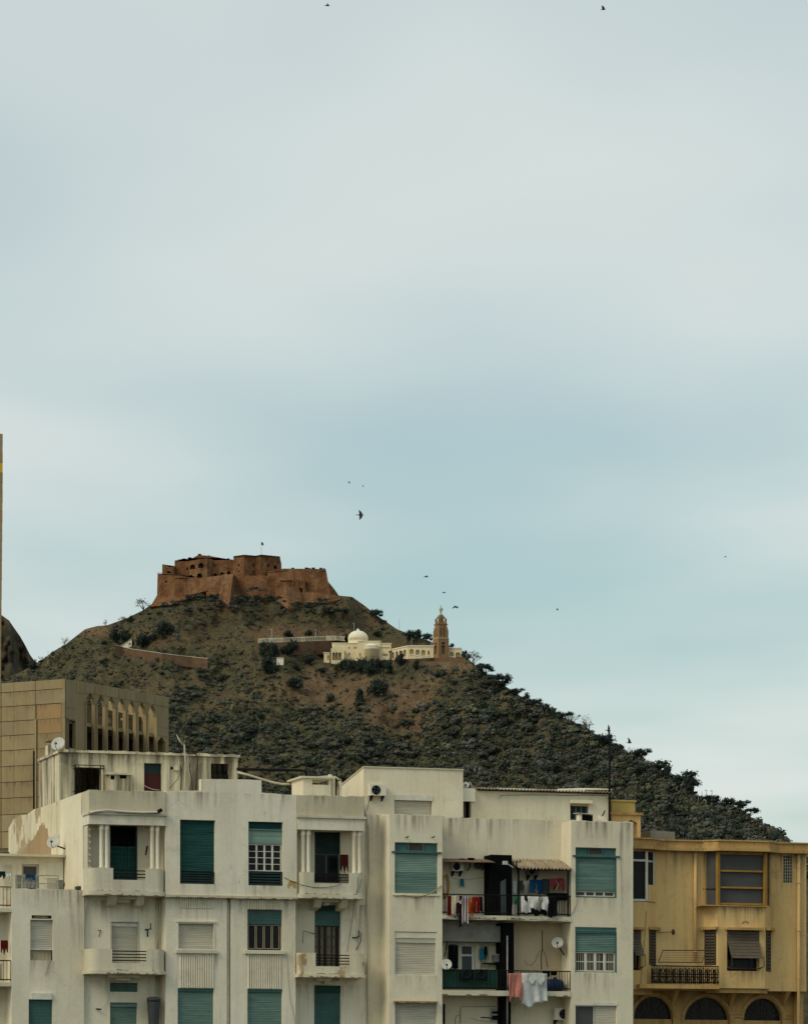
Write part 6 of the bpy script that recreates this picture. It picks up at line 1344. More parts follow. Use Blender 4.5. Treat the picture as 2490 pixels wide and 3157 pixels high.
def corrugate(x0, x1, y0, y1, z0, z1, n, amp, th=.02):
    """corrugated sheet: waves across x, falling from z1 at y1 (back) to z0 at y0 (front)"""
    mb = MB(); k = 4; m_ = n*k; vs_, fs_ = [], []
    for j, (yy, zz) in enumerate(((y0, z0), (y1, z1))):
        for i in range(m_+1): vs_.append((x0+(x1-x0)*i/m_, yy, zz+amp*sin(2*pi*i/k)))
    for j, (yy, zz) in enumerate(((y0, z0), (y1, z1))):
        for i in range(m_+1): vs_.append((x0+(x1-x0)*i/m_, yy, zz+amp*sin(2*pi*i/k)-th))
    a = m_+1
    for i in range(m_):
        fs_ += [(i, i+1, a+i+1, a+i), (2*a+i+1, 2*a+i, 3*a+i, 3*a+i+1), (i+1, i, 2*a+i, 2*a+i+1), (a+i, a+i+1, 3*a+i+1, 3*a+i)]
    fs_ += [(0, a, 3*a, 2*a), (m_, 2*a+m_, 3*a+m_, a+m_)]
    return mb.add(vs_, fs_)
xr0 = fx.x(1467, op2-.1); np_ = 7
for i in range(np_):
    a, b_ = xr0+(q1+.05-xr0)*i/np_, xr0+(q1+.05-xr0)*(i+1)/np_
    corrugate(a, b_+.03, -op2-.25, -op2+4.1, zq_+.045+.004*(i % 2), zq_+.34, 6, .035).build('roof_sheet', 'corrugated_pale' if i % 3 else 'corrugated', P2)
MB().box(xr0, q1, -op2-.1, -op2-.0, zq_-.03, zq_+.0).build('eaves_batten', 'black_metal', P2)
MB().hexa([(q1-1.1,-op2-.2,zq_+.10),(q1+.06,-op2-.2,zq_+.12),(q1+.06,-op2+3,zq_+.42),(q1-1.1,-op2+3,zq_+.38),(q1-1.1,-op2-.2,zq_+.13),(q1+.06,-op2-.2,zq_+.17),(q1+.06,-op2+3,zq_+.47),(q1-1.1,-op2+3,zq_+.41)]).build('ridge_flashing', 'stucco_white', P2)
casement(P2, (Rv[0], Rv[1], Rv[2], Rv[3]), -op2+.1, 3, 1, 'teal_deep', 'glass_dark', t=.06); R = fx.R(c7, 1046, 260, 1240, 290, op2); MB().box(R[0], R[1], -op2-.18, -op2, R[2], R[3]).build('window_canopy', 'stucco_cream', P2); MB().box(R[0]+.1, R[1]-.15, -op2-.1, -op2, R[2]-.1, R[2]-.002).build('window_canopy', 'brown_plaster', P2)
MB().box(Rdr[0]+.02, Rdr[0]+.12, -op2+.05, -op2+.2, zrC+.1, Rdr[3]-.02).build('door_frame', 'brown_wood', P2); MB().box(Rdr[0]+.12, Rdr[1], -op2+.24, -op2+.28, zrC+.1, Rdr[3]).build('dark_doorway', 'black_sheet', P2)  # black sheet paints the dark of the open doorway
R = fx.R(c7, 80, 155, 190, 268, op2+.2); MB().box(R[0], R[1], -op2-.2, -op2-.002, R[2], R[3]).build('wall_nib', 'stucco_white', P2)
wire(P2, [fx.P(c7, x, y, op2+.03) for x, y in ((405,245),(420,218),(500,212),(680,210),(850,210),(1010,216),(1200,212),(1390,218),(1410,300))], .008)
wire(P2, sag(fx.P(c5,1060,585,op1+.4), fx.P(c5,1268,592,op1+.4), .08), .012)
# mast with two thin elements
mq = fx.P(c7, 1408, 440, -1.7); e = empty('aerial_mast', fx.W(mq), fx.a, 'tall thin black mast at the right end of the roof room', 'mast')
mh = fx.z(1878, 2270, -1.7)-mq[2]; MB().tube([(0,0,-.9), (0,0,mh*.5), (.01,0,mh)], [.05,.045,.03], 8).build('pole', 'black_metal', e); MB().box(-.02, .02, -.35, .35, mh*.84, mh*.84+.03).build('aerial_bar', 'black_metal', e); MB().tube([(0,0,mh*.98), (-.1,-.1,mh*.99)], .012, 5).build('aerial_tip', 'black_metal', e)
# roof clutter
q = fx.P(c7, 1175, 440, .1); e = empty('roof_table', fx.W(q), fx.a, 'white tilted board over a dark crate on the parapet by the teal window', 'board'); MB().hexa([(-.34,-.3,.24),(.32,-.3,.20),(.32,.3,.23),(-.34,.3,.27),(-.34,-.3,.26),(.32,-.3,.23),(.32,.3,.26),(-.34,.3,.29)]).build('board', 'dish_white', e); MB().box(-.10, .30, -.2, .25, -.1, .19).build('crate', 'black_sheet', e); MB().box(-.24, -.15, -.2, .2, -.1, .22).build('block', 'stucco_white', e)
q = fx.P(c7, 1335, 440, .1); e = empty('roof_debris', fx.W(q), fx.a, 'small pale debris with a stick on the parapet corner', 'debris'); MB().prism([(-.2,-.1,-.1),(.25,-.1,-.1),(.25,.1,-.1),(-.2,.1,-.1)], [(-.1,-.05,.18),(.1,-.08,.12),(.1,.06,.12),(-.1,.05,.18)]).build('rubble', 'stucco_white', e); MB().cyl((-.05,0,0), (.15,0,.38), .03, n=6).build('stick', 'bin_grey', e)
dish(fx, c5, 1300, 268, 66, op2-.6, -25, 25, 'white satellite dish on the roof beside the penthouse, left of two', (0, .1, -.6)); dish(fx, c5, 1352, 262, 60, op2-.9, 74, 30, 'white satellite dish seen edge on beside the penthouse, right of two', (0, .1, -.6), mark=False)
# marks and cables on the cream front
wire(C_, [fx.P(c5, x, y, .04) for x, y in ((475,575),(480,700),(478,900),(470,1150),(480,1300))], .02, 'wire_pale'); wire(C_, [fx.P(c5, x, y, .05) for x, y in ((270,380),(262,470),(285,600),(308,650),(310,900),(300,1250))], .022)
wire(C_, [fx.P(c5, x, y, op1+.06) for x, y in ((330,385),(310,480),(288,575))], .014); wire(C_, [fx.P(c5, x, y, OC+.04) for x, y in ((580,1385),(680,1383),(760,1395),(850,1392),(930,1368),(1000,1325),(1055,1285))], .022, 'stucco_ochre')
for (x, y) in ((705,795), (970,795)): wire(C_, [fx.P(c5, x-12, y, OC), fx.P(c5, x, y, OC+.15), fx.P(c5, x+14, y-8, OC+.25)], .022, 'black_metal', 'wall_bracket')
wire(C_, [fx.P(c8, x, y, OC+.02) for x, y in ((1540,820),(1590,770),(1625,690),(1630,600))], .008); wire(C_, [fx.P(c8, x, y, .03) for x, y in ((1240,985),(1238,1190),(1225,1270),(1230,1420))], .018, 'wire'); wire(C_, [fx.P(c8, x, y, .03) for x, y in ((1045,1320),(1070,1365),(1120,1370),(1170,1310),(1200,1220),(1245,1195),(1280,1270),(1300,1390))], .016, 'stucco_ochre')
wire(C_, [fx.P(c8, x, y, .04) for x, y in ((790,1830),(500,1832),(345,1832),(322,1850),(322,2020))], .018, 'pipe_cream'); wire(C_, [fx.P(c8, x, y, .04) for x, y in ((322,1925),(285,1935),(265,1970),(265,2030))], .016, 'pipe_cream'); wire(C_, [fx.P(c8, x, y, .6) for x, y in ((550,1955),(690,1962),(790,1965))], .025, 'black_metal', 'line_arm'); wire(C_, [fx.P(c8, x, y, .3) for x, y in ((440,1960),(520,1990),(640,2000))], .008)
wire(C_, [fx.P(c8, x, y, .4) for x, y in ((205,945),(175,1110),(145,1275))], .025, 'black_metal', 'wall_pole'); wire(C_, sag(fx.P(c8,120,370,.3), fx.P(c8,610,375,.3), .12), .007); wire(C_, [fx.P(c8, x, y, .04) for x, y in ((140,1805),(140,2030))], .04, 'black_metal', 'wall_bar')
# awnings over the upper balcony
aw = fempty('brown_awning', fx, 'rusty brown corrugated awning over the left upper balcony', 'awning'); R = fx.R(c8, 120, 178, 700, 222, 1.0); za_ = R[2]; zb2 = fx.z(1440, c8(0,182)[1], 0)
for i in range(4):
    a = xcL1+.01+(R[1]-xcL1)*i/4; b_ = xcL1+.01+(R[1]-xcL1)*(i+1)/4; corrugate(a, b_, -1.05, -.02, za_+.05+.004*(i % 2), zb2, 5, .025).build('awning_sheet', 'corrugated_brown', aw)
for x in (430, 590): p = fx.P(c8, x, 300, .3); MB().tube([(p[0],-.02,p[2]), (p[0],-.25,p[2]+.1), (p[0],-.35,za_+.05)], .025, 6).build('bracket', 'black_metal', aw)
aw2 = fempty('grey_awning', fx, 'grey corrugated awning over the right upper balcony', 'awning'); R = fx.R(c8, 960, 190, 1580, 280, 1.1); zlo = fx.z(1600, c8(0,278)[1], 1.35); zhi = fx.z(1600, c8(0,184)[1], 0); xa0 = fx.x(c8(985,0)[0], 1.35); xa1 = fx.x(c8(1575,0)[0], 1.35)
for i in range(5):
    a = xa0+(xa1-xa0)*i/5; b_ = xa0+(xa1-xa0)*(i+1)/5; corrugate(a, b_+.02, -1.35, -.02, zlo+.004*(i % 2), zhi+.004*(i % 2), 3, .045).build('awning_sheet', 'corrugated', aw2)
for x in (972, 1527):
    xx = fx.x(c8(x,0)[0], OC-.02); MB().box(xx-.03, xx+.03, -OC-.02, -OC+.04, zt1, zlo+.03).build('post', 'black_metal', aw2)
MB().box(fx.x(c8(972,0)[0], OC), fx.x(c8(1540,0)[0], OC), -OC-.02, -OC+.03, zlo-.06, zlo-.0).build('beam', 'black_metal', aw2)
for i, (x0, y0, x1, y1) in enumerate(((318,172,378,196), (422,165,482,205))): junk('awning_debris', c8, fx, x0, y0, x1, y1, .5+.2*i, .3, 'black_sheet', ('flat black scrap lying on the brown awning', 'round black scrap lying on the brown awning, the larger one')[i], 'debris')
# -------- things hung in the balconies
aircon(fx, fx.R(c8, 208, 222, 328, 318, .02), .02, 'air conditioner under the brown awning', .32); aircon(fx, fx.R(c8, 1050, 285, 1170, 362, .02), .02, 'shaded air conditioner under the grey awning', .3, dark=True); aircon(fx, fx.R(c8, 1345, 1855, 1505, 1985, .02), .02, 'air conditioner at the bottom right of the balcony bay', .35, flip=True)
OL = OC+.10
L = [('maroon_cloth',175,590,222,808,'maroon','long maroon cloth, leftmost on the upper left rail','cloth','sheet'),
     ('cream_trousers',214,592,272,806,'cream','cream trousers beside the maroon cloth on the upper rail','trousers','sheet'),
     ('cream_shirt',268,588,330,672,'cream','short cream shirt on the upper left rail','shirt','vest'),
     ('brown_garment',250,668,312,850,'brownred','dark brown curved garment below the cream shirt','garment','rag'),
     ('navy_trousers',308,590,346,935,'navy','long navy garment hanging below the upper slab','trousers','sheet'),
     ('striped_towel',340,600,412,897,'stripe','white and purple striped towel hanging below the upper slab','towel','sheet'),
     ('orange_shirt',404,608,462,785,'orange','bright orange garment on the upper left rail','garment','vest'),
     ('orange_strap',446,770,460,852,'orange','thin orange strap hanging from the upper left rail','strap','sheet'),
     ('red_trousers',456,604,542,784,'red','dark red trousers on the upper left rail','trousers','trousers'),
     ('dark_jacket',534,600,574,772,'navy','dark jacket, rightmost on the upper left rail','jacket','sheet')]
for k, (nm, a, b2, c_x, d_y, mt, lb, ct_, sh) in enumerate(L): cloth(nm, fx, c8, a, b2, c_x, d_y, OL+.015*(k % 3), mt, lb, ct_, sh, .035, 1.6, taper=.12 if sh == 'sheet' else 0, seed=k)
L = [('grey_shirt',1028,425,1102,575,'greyc','pale grey shirt on the inner line of the right upper balcony','shirt','shirt',.55), ('blue_trousers',1098,410,1242,566,'blue','blue trousers on the inner line of the right upper balcony','trousers','trousers',.6),
     ('dark_trousers',1238,402,1322,582,'darkgrey','dark grey trousers between the blue and the pink washing','trousers','sheet',.58), ('pink_shirt',1328,398,1418,500,'pinkred','pink red shirt on the inner line, left of two','shirt','sheet',.6), ('pink_trousers',1414,392,1482,520,'pinkred','pink red trousers on the inner line, right of two','trousers','trousers',.62),
     ('white_shirt',905,420,950,570,'white','narrow white shirt beside the black partition','shirt','sheet',.5), ('grey_jacket',982,418,1030,570,'darkgrey','dark jacket near the awning post','jacket','rag',.5)]
for k, (nm, a, b2, c_x, d_y, mt, lb, ct_, sh, o_) in enumerate(L): cloth(nm, fx, c8, a, b2, c_x, d_y, o_, mt, lb, ct_, sh, .03, 1.5, seed=20+k)
L = [('white_blouse',1002,598,1112,780,'white','white blouse with a dark neck on the upper right rail','shirt','vest'), ('black_blouse',1042,595,1100,668,'black','black blouse inside the white blouse on the rail','garment','vest'), ('white_vest',1108,600,1196,736,'white','plain white vest on the upper right rail','vest','sheet'), ('lilac_shirt',1158,605,1242,755,'greyc','pale grey shirt on the upper right rail between two white ones','shirt','shirt'),
     ('white_tee',1234,602,1308,752,'white','white tee, rightmost of the pale washing on the rail','shirt','sheet'), ('green_cloth',924,612,962,692,'greenc','small bright green cloth left of the awning post','cloth','rag'), ('grey_leggings',905,690,948,808,'greyc','pale grey leggings under the green cloth','trousers','sheet'), ('green_bundle',1035,735,1292,822,'bundle','dark green bundle at the foot of the upper right rail','cloth','rag'), ('black_blanket',1302,600,1408,825,'black','black blanket over the rail right of the white washing','blanket','sheet')]
for k, (nm, a, b2, c_x, d_y, mt, lb, ct_, sh) in enumerate(L): cloth(nm, fx, c8, a, b2, c_x, d_y, (OL if k != 1 else OL-.03)+.012*(k % 3) if nm != 'green_bundle' else OC-.15, mt, lb, ct_, sh, .04, 1.6, seed=40+k)
e = junk('black_basket', c8, fx, 1338, 560, 1528, 636, OC-.1, .45, 'black_sheet', 'black basket of pegs and leaves on the upper right rail', 'basket')
for i in range(9): a = random.uniform(.1, 1.3); MB().tube([(a,.2,.4), (a+random.uniform(-.1,.2),.1,.62), (a+random.uniform(-.1,.35),0,.5+random.uniform(0,.35))], [.03,.022,.008], 5).build('stem', 'bundle_leaf' if False else ('cloth_bundle' if i % 3 else 'cloth_cream'), e)
for i, x in enumerate((1420,1444,1470,1496,1518)): R = fx.R(c8, x-7, 645, x+7, 830, OC-.25); e_ = empty('cane', fx.W((R[0], -OC+.25, R[2])), fx.a, 'pale cane standing behind the right end of the upper rail', 'cane', 'canes behind the rail'); MB().tube([(0,0,0), (.01,0,(R[3]-R[2])*.5), (0,.01,R[3]-R[2])], .028, 7).build('stem', 'wire_pale', e_)
cloth('teal_cloth', fx, c8, 322, 400, 362, 484, .12, 'teal', 'small teal cloth hanging alone on the wall under the brown awning', 'cloth', 'sheet', .015)
e = empty('hose_coil', fx.W(fx.P(c8, 140, 500, .6)), fx.a, 'coiled brown hose at the left edge of the upper balcony', 'hose')
for i in range(4): MB().tube([(.13*cos(t_*pi/8)+.02*i, -.03*i, .45*sin(t_*pi/8)+.03*i) for t_ in range(17)], .022, 6).build('hose_turn', 'stucco_ochre', e)
dish(fx, c8, 968, 195, 56, OC+.25, 78, 25, 'white satellite dish seen edge on above the grey awning', (.1, .3, -.5), mark=False)
e = empty('feed_bracket', fx.W(fx.P(c8, 915, 275, OC+.2)), fx.a, 'white feed arm sticking out in front of the black partition', 'bracket'); a_ = fx.P(c8,915,275,OC+.2); b_ = fx.P(c8,832,222,OC+.2); MB().tube([(0,0,0), (b_[0]-a_[0],0,b_[2]-a_[2])], .022, 6).build('arm', 'dish_white', e); MB().box(b_[0]-a_[0]-.12, b_[0]-a_[0]+.06, -.06, .06, b_[2]-a_[2]-.07, b_[2]-a_[2]+.07).build('feed_horn', 'dish_white', e)
dish(fx, c8, 168, 1360, 114, OC+.15, -16, 22, 'pale satellite dish at the left end of the green sheeted balcony', (.1, .3, -.2)); dish(fx, c8, 1410, 1116, 124, .75, -22, 24, 'pale satellite dish on the beige wall of the lower right balcony', (.55, .55, -.55))
cloth('black_robe', fx, c8, 190, 1145, 296, 1405, .12, 'black', 'long black robe hanging in the left balcony window', 'robe', 'vest', .03); cloth('teal_shirt', fx, c8, 536, 1185, 586, 1306, .12, 'teal', 'teal blue garment hanging right of the balcony door', 'garment', 'sheet', .02); cloth('black_socks', fx, c8, 590, 1160, 622, 1316, .13, 'black', 'small black garments hanging beside the teal one', 'garment', 'rag', .02)
for i, (a, b2) in enumerate(((320,460), (490,626))):
    cc_ = cloth('carpet', fx, c8, a, 1415, b2, 1537, OL, 'carpet', 'dark patterned mat over the green sheeted rail, %s of two' % ('left', 'right')[i], 'mat', 'sheet', .008)
    R = fx.R(c8, a, 1415, b2, 1537, OL+.03); W = R[1]-R[0]; Hh = R[3]-R[2]; m_ = MB(); m_.tube([(W/2+.16*cos(2*pi*k/20), -.028, -Hh*.42+.16*sin(2*pi*k/20)) for k in range(21)], .03, 5); frame_rect(m_, (.06, W-.06, -Hh+.06, -.03), -.03, .02, .018); m_.build('mat_pattern', 'cloth_bundle', cc_)
q = fx.P(c8, 720, 1352, .2); e = empty('wall_shelf', fx.W(q), fx.a, 'narrow wall shelf with a metal pot beside the dark shaded column', 'shelf'); MB().box(-.5, .3, -.15, .19, -.02, .03).build('board', 'black_metal', e)
q = fx.P(c8, 735, 1346, .25); e = empty('metal_pot', fx.W(q), fx.a, 'grey metal pot on the balcony wall shelf', 'pot'); MB().lathe([(.16,.03), (.19,.06), (.19,.30), (.21,.31), (.2,.33), (.0,.36)], (0,0,0), 16).build('body', 'grey_metal', e, True)
q = fx.P(c8, 418, 1062, .0); e = empty('wall_lamp', fx.W(q), fx.a, 'round dark lamp over the balcony door', 'lamp'); MB().lathe([(.05,-.16),(.13,-.10),(.17,0),(.13,.10),(.05,.15)], (0,-.18,0), 14).build('shade', 'bin_grey', e, True); MB().cyl((0,-.18,.12), (0,0,.16), .02, n=6).build('arm', 'black_metal', e)
q = fx.P(c8, 525, 250, .2); e = empty('round_vent', fx.W(q), fx.a, 'dark round hood under the brown awning', 'hood'); MB().lathe([(.12,-.13),(.17,-.02),(.15,.10),(.06,.16)], (0,0,0), 14).build('hood', 'bin_grey', e, True)
cloth('rose_sheet', fx, c8, 858, 1462, 1020, 1752, OL+.05, 'rose', 'rose pink sheet hanging over the lower right rail', 'sheet', 'sheet', .07, 2.2, -.12, 3, hem=.09); cloth('white_sheet', fx, c8, 1010, 1462, 1292, 1806, OL+.06, 'paleblue', 'large white sheet hanging over the lower right rail', 'sheet', 'sheet', .09, 2.3, 0, 4, hem=.10, skew=.02)
sw = cloth('white_sheet_fold', fx, c8, 1060, 1463, 1272, 1592, OL+.12, 'paleblue', 'upper fold lying over the large white sheet', 'sheet', 'rag', .03, 1.5, 0, 9)
e = empty('blue_barrel', fx.W(fx.P(c8, 1375, 1668, OC-.55)), fx.a, 'dark blue plastic barrel lying behind the lower right rail', 'barrel'); R = fx.R(c8, 1283, 1525, 1465, 1668, OC-.55); W = R[1]-R[0]; Hh = R[3]-R[2]
bl_ = MB(); rr_ = Hh/2; prof = [(.0,-W/2), (rr_*.75,-W/2), (rr_*.97,-W/2+.06), (rr_,-W*.2), (rr_*1.03,-W*.19), (rr_*1.03,-W*.15), (rr_,-W*.14), (rr_,W*.14), (rr_*1.03,W*.15), (rr_*1.03,W*.19), (rr_,W*.2), (rr_*.97,W/2-.06), (rr_*.75,W/2), (0,W/2)]
k_ = MB().lathe(prof, (0,0,0), 20); bl_.add([(z, y, x+rr_) for x, y, z in k_.v], k_.f); bl_.build('body', 'barrel_blue', e, True); MB().cyl((0,-.05,2*rr_-.02), (0,-.05,2*rr_+.07), .07, n=12).build('cap', 'barrel_blue', e)
for i, (x0, y0, x1, y1) in enumerate(((1268,1435,1330,1498), (1355,1440,1408,1482))): junk('hanging_pot', c8, fx, x0, y0, x1, y1, OC+.05, .25, 'black_sheet', ('dark pot hung on the lower right rail beside the white sheet', 'small dark box hung on the lower right rail above the barrel')[i], 'pot')
# ================================================================== yellow building
fd = FR.sub(2220, -.25); D = fempty('yellow_apartment_building', fd, 'weathered yellow ochre building with polygonal glazed bays and arches', 'building')
OD = .55                                                     # how far the bays stand out
def DX(x, o=0): return fd.x(r1(x, 0)[0], o)
def DZ(y, x=1100, o=0): return fd.z(*r1(x, y), o)
xd0 = fd.x(1951, 0)-.3; xd1 = DX(1697); ztD = DZ(374, 1100, .2)
lat_h = []; lR = (DX(1548), DX(1606), DZ(597,1577), DZ(418,1577))
nA, nB = (DX(682), DX(722), DZ(1135,700), DZ(900,700)), (DX(1040), DX(1118), DZ(1135,1080), DZ(905,1080))
zfl = DZ(1296, 1100); yl = .75
MB().plate([(xd0, zfl), (xd1, zfl), (xd1, ztD), (xd0, ztD)], [rectpts(lR)], 0, .3).build('wall', 'stucco_yellow', D)
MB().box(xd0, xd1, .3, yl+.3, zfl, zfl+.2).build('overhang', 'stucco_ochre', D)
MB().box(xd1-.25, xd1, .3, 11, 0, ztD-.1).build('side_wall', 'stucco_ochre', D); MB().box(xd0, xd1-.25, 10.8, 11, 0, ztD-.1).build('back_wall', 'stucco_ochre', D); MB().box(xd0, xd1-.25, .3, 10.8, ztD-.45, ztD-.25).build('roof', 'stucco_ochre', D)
# lattice vent: bars leave square holes
lv = MB().box(lR[0], lR[1], .22, .28, lR[2], lR[3]).build('vent_lattice', 'black_sheet', D)
for i in range(5): x = lR[0]+(lR[1]-lR[0])*i/4; MB().box(x-.013, x+.013, .02, .07, lR[2], lR[3]).build('lattice_bar', 'pipe_cream', lv)
for j in range(10): z = lR[2]+(lR[3]-lR[2])*j/9; MB().box(lR[0], lR[1], .025, .065, z-.013, z+.013).build('lattice_bar', 'pipe_cream', lv)
# the two bays: plan polygons (x, out)
def bayplan(a, b_, c_x, d_x, o): return [(DX(a), .02), (DX(b_, o), -o), (DX(c_x, o), -o), (DX(d_x), .02)]
def ring(name, plan, z0, z1, mat, par, grow=0):
    p = []
    cx = sum(q[0] for q in plan)/len(plan)
    for (x, y) in plan: p.append((x+(grow if x > cx else -grow), y-grow if y < 0 else y))
    return MB().extz(p, z0, z1).build(name, mat, par)
b2 = bayplan(1028, 1122, 1428, 1464, OD); b1 = [(xd0, .02), (xd0, -OD), (DX(662, OD), -OD), (DX(716), .02)]
zg1, zg0 = DZ(392,1240,OD), DZ(740,1240,OD); zbase = DZ(1282,1250,OD)
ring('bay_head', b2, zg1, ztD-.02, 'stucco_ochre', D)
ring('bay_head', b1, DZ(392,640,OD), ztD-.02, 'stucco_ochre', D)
def baywall(plan, z0, z1, holes, par=D):
    """solid bay drum below the glazing with real window recesses in its front"""
    o = MB().extz([(x, y) for x, y in plan], z0, z1).build('bay', 'stucco_yellow', par)
    if holes:
        cc = MB()
        for R in holes: cc.plate(rectpts(R), [], -OD-.5, -OD+.38)
        cut(o, cc)
    return o
Hb = (DX(1182,OD), DX(1392,OD), DZ(1170,1290,OD), DZ(905,1290,OD)); Ha = (xd0+.02, DX(624,OD), DZ(1165,600,OD), DZ(902,600,OD))
baywall(b2, zbase, zg0-.02, [Hb]); baywall(b1, DZ(1290,640,OD), DZ(715,640,OD)-.02, [Ha])
# glazing of bay 2
gl = ring('glazed_bay', [(x*.999 if False else x, y+.1 if y < 0 else y) for x, y in b2], zg0, zg1, 'glass_grey', D)
def post(p, q, z0, z1, t, mat, par, name='frame_post'):
    return MB().tube([(p, q, z0), (p, q, z1)], t, 4).build(name, mat, par)
for i, (p, q) in enumerate(b2): post(p+(.06 if i == 0 else -.06 if i == 3 else 0), q-.02 if q < 0 else -.06, zg0-.02, zg1, .085 if 0 < i < 3 else .06, 'orange_frame' if 0 < i < 3 else 'stucco_ochre', gl)
xa, xb_ = b2[1][0], b2[2][0]
for y in (398, 520, 628, 734): z = DZ(y, 1280, OD); MB().box(xa+.08, xb_-.08, -OD-.02, -OD+.08, z-(.09 if y == 398 else .035), z+(.09 if y == 398 else .035)).build('glazing_bar', 'orange_frame', gl)
for (p, q) in ((b2[0], b2[1]), (b2[2], b2[3])):
    for y in (635,): z = DZ(y, 1280, OD); MB().tube([(p[0], p[1]-.02, z), (q[0], q[1]+.03, z)], .03, 4).build('glazing_bar', 'brown_wood', gl)
MB().box(DX(1010,OD), DX(1450,OD), -OD-.12, .0, zg0-.06, zg0-.021).build('sill', 'stucco_ochre', D)
# glazing of bay 1
g1 = ring('glazed_bay', [(x, y+.1 if y < 0 else y) for x, y in b1], DZ(714,640,OD), DZ(392,640,OD), 'glass_dark', D)
for x in (DX(658,OD),): post(x, -OD-.0, DZ(714,640,OD), DZ(392,640,OD), .06, 'white_paint', g1)
post(DX(700), -.04, DZ(610,690,.2), DZ(392,690,.2), .05, 'white_paint', g1)
for y in (450, 708): z = DZ(y,620,OD); MB().box(xd0, DX(658,OD), -OD-.02, -OD+.1, z-.04, z+.04).build('glazing_bar', 'white_paint', g1)
MB().tube([(DX(660,OD), -OD, DZ(455,665,OD)), (DX(702), -.02, DZ(455,690,.2))], .04, 4).build('glazing_bar', 'white_paint', g1)
R = (DX(664,OD), DX(716), DZ(720,690,.2), DZ(612,690,.2)); MB().extz([(DX(662,OD)+.02,-OD+.02),(DX(662,OD)+.05,-OD-.02),(DX(716)+.02,-.03),(DX(716),.01)], R[2], R[3]).build('bay_panel', 'stucco_yellow', D)
# cornice following the bays
pl = [(xd0, .1), (xd0, -OD-.22), (DX(675,OD), -OD-.22), (DX(730), -.25), (DX(1005), -.25), (DX(1112,OD), -OD-.22), (DX(1438,OD), -OD-.22), (DX(1490), -.25), (xd1+.12, -.25), (xd1+.12, .1)]
MB().extz(pl, ztD, ztD+.26).build('cornice', 'stucco_ochre', D); MB().extz([(x, y-.14 if y < 0 else y) for x, y in pl], ztD-.12, ztD-.002).build('cornice_drip', 'stucco_ochre', D); MB().extz([(x, y-.06 if y < 0 else y) for x, y in pl], ztD+.262, ztD+.32).build('cornice_cap', 'stucco_ochre', D)
pipe(D, r1, fd, 976, 390, 1105, .10, .065, 'stucco_yellow'); pipe(D, r1, fd, 1647, 400, 1900, .10, .065, 'stucco_yellow')
# windows of the lower storey
def chamfer_window(p, q, t0, t1, z0, z1):
    P_, Q = Vector(p), Vector(q); d = Q-P_; nrm = Vector((d.y, -d.x)).normalized()
    if nrm.y > 0: nrm = -nrm
    a, b_ = P_+d*t0, P_+d*t1
    def slabp(w0, w1, za, zb_, o0, o1, nm, mt, par):
        c0, c1_ = a+(b_-a)*w0, a+(b_-a)*w1
        return MB().hexa([(*(c0+nrm*o1), za), (*(c1_+nrm*o1), za), (*(c1_+nrm*o0), za), (*(c0+nrm*o0), za), (*(c0+nrm*o1), zb_), (*(c1_+nrm*o1), zb_), (*(c1_+nrm*o0), zb_), (*(c0+nrm*o0), zb_)]).build(nm, mt, par)
    w_ = slabp(0, 1, z0, z1, -.02, .015, 'side_window', 'glass_dark', D)
    for e0, e1 in ((0, .1), (.46, .54), (.9, 1)): slabp(e0, e1, z0, z1, .016, .05, 'frame_post', 'brown_wood', w_)
    n = 12
    for k in range(n): slabp(.1, .9, z0+(z1-z0)*k/n+.01, z0+(z1-z0)*(k+.7)/n, .017, .035, 'louvre', 'blind_wood', w_)
    slabp(-.15, 1.2, z1+.02, z1+.13, 0, .2, 'window_hood', 'stucco_ochre', w_)
chamfer_window(b2[0], b2[1], .12, .88, DZ(1130,1080,.3), DZ(905,1080,.3)); chamfer_window(b1[2], b1[3], .25, .95, DZ(1130,700,.3), DZ(905,700,.3)); chamfer_window(b2[2], b2[3], .2, .9, DZ(1172,1458,.3), DZ(910,1458,.3))
def hung_blind(R, zl, out, lab):
    y = -OD; n = 9; Z = [R[3]-.04+(zl-R[3])*i/n for i in range(n+1)]; par = MB().box(R[0], R[1], y+.3, y+.36, R[2], R[3]).build('window', 'glass_dark', D)
    for i in range(n):
        a = out*(max(0, i-3)/(n-3)); b_ = out*(max(0, i-2)/(n-3)); MB().hexa([(R[0]+.02,y-b_,Z[i+1]+.012),(R[1]-.02,y-b_,Z[i+1]+.012),(R[1]-.02,y-b_+.03,Z[i+1]+.012),(R[0]+.02,y-b_+.03,Z[i+1]+.012),(R[0]+.02,y-a,Z[i]),(R[1]-.02,y-a,Z[i]),(R[1]-.02,y-a+.03,Z[i]),(R[0]+.02,y-a+.03,Z[i])]).build('blind_slat', 'blind_wood', par)
    MB().box(R[0]-.1, R[1]+.1, y-.22, y, R[3]+.0, R[3]+.1).build('window_hood', 'stucco_ochre', par); MB().tube([(R[0]-.02,y,R[2]+.1), (R[1]+.05,y-.02,R[2]+.1)], .02, 5).build('rail_bar', 'rust_metal', par)
    for x in (R[0]+.02, R[1]-.0): MB().tube([(x,y,R[2]+.12), (x+.0,y-out-.05,R[2]+.16), (x,y-out,zl+.05)], .018, 5).build('blind_stay', 'rust_metal', par)
hung_blind(Hb, DZ(1085,1290,OD), .45, 0); hung_blind(Ha, DZ(1068,600,OD), .4, 0)
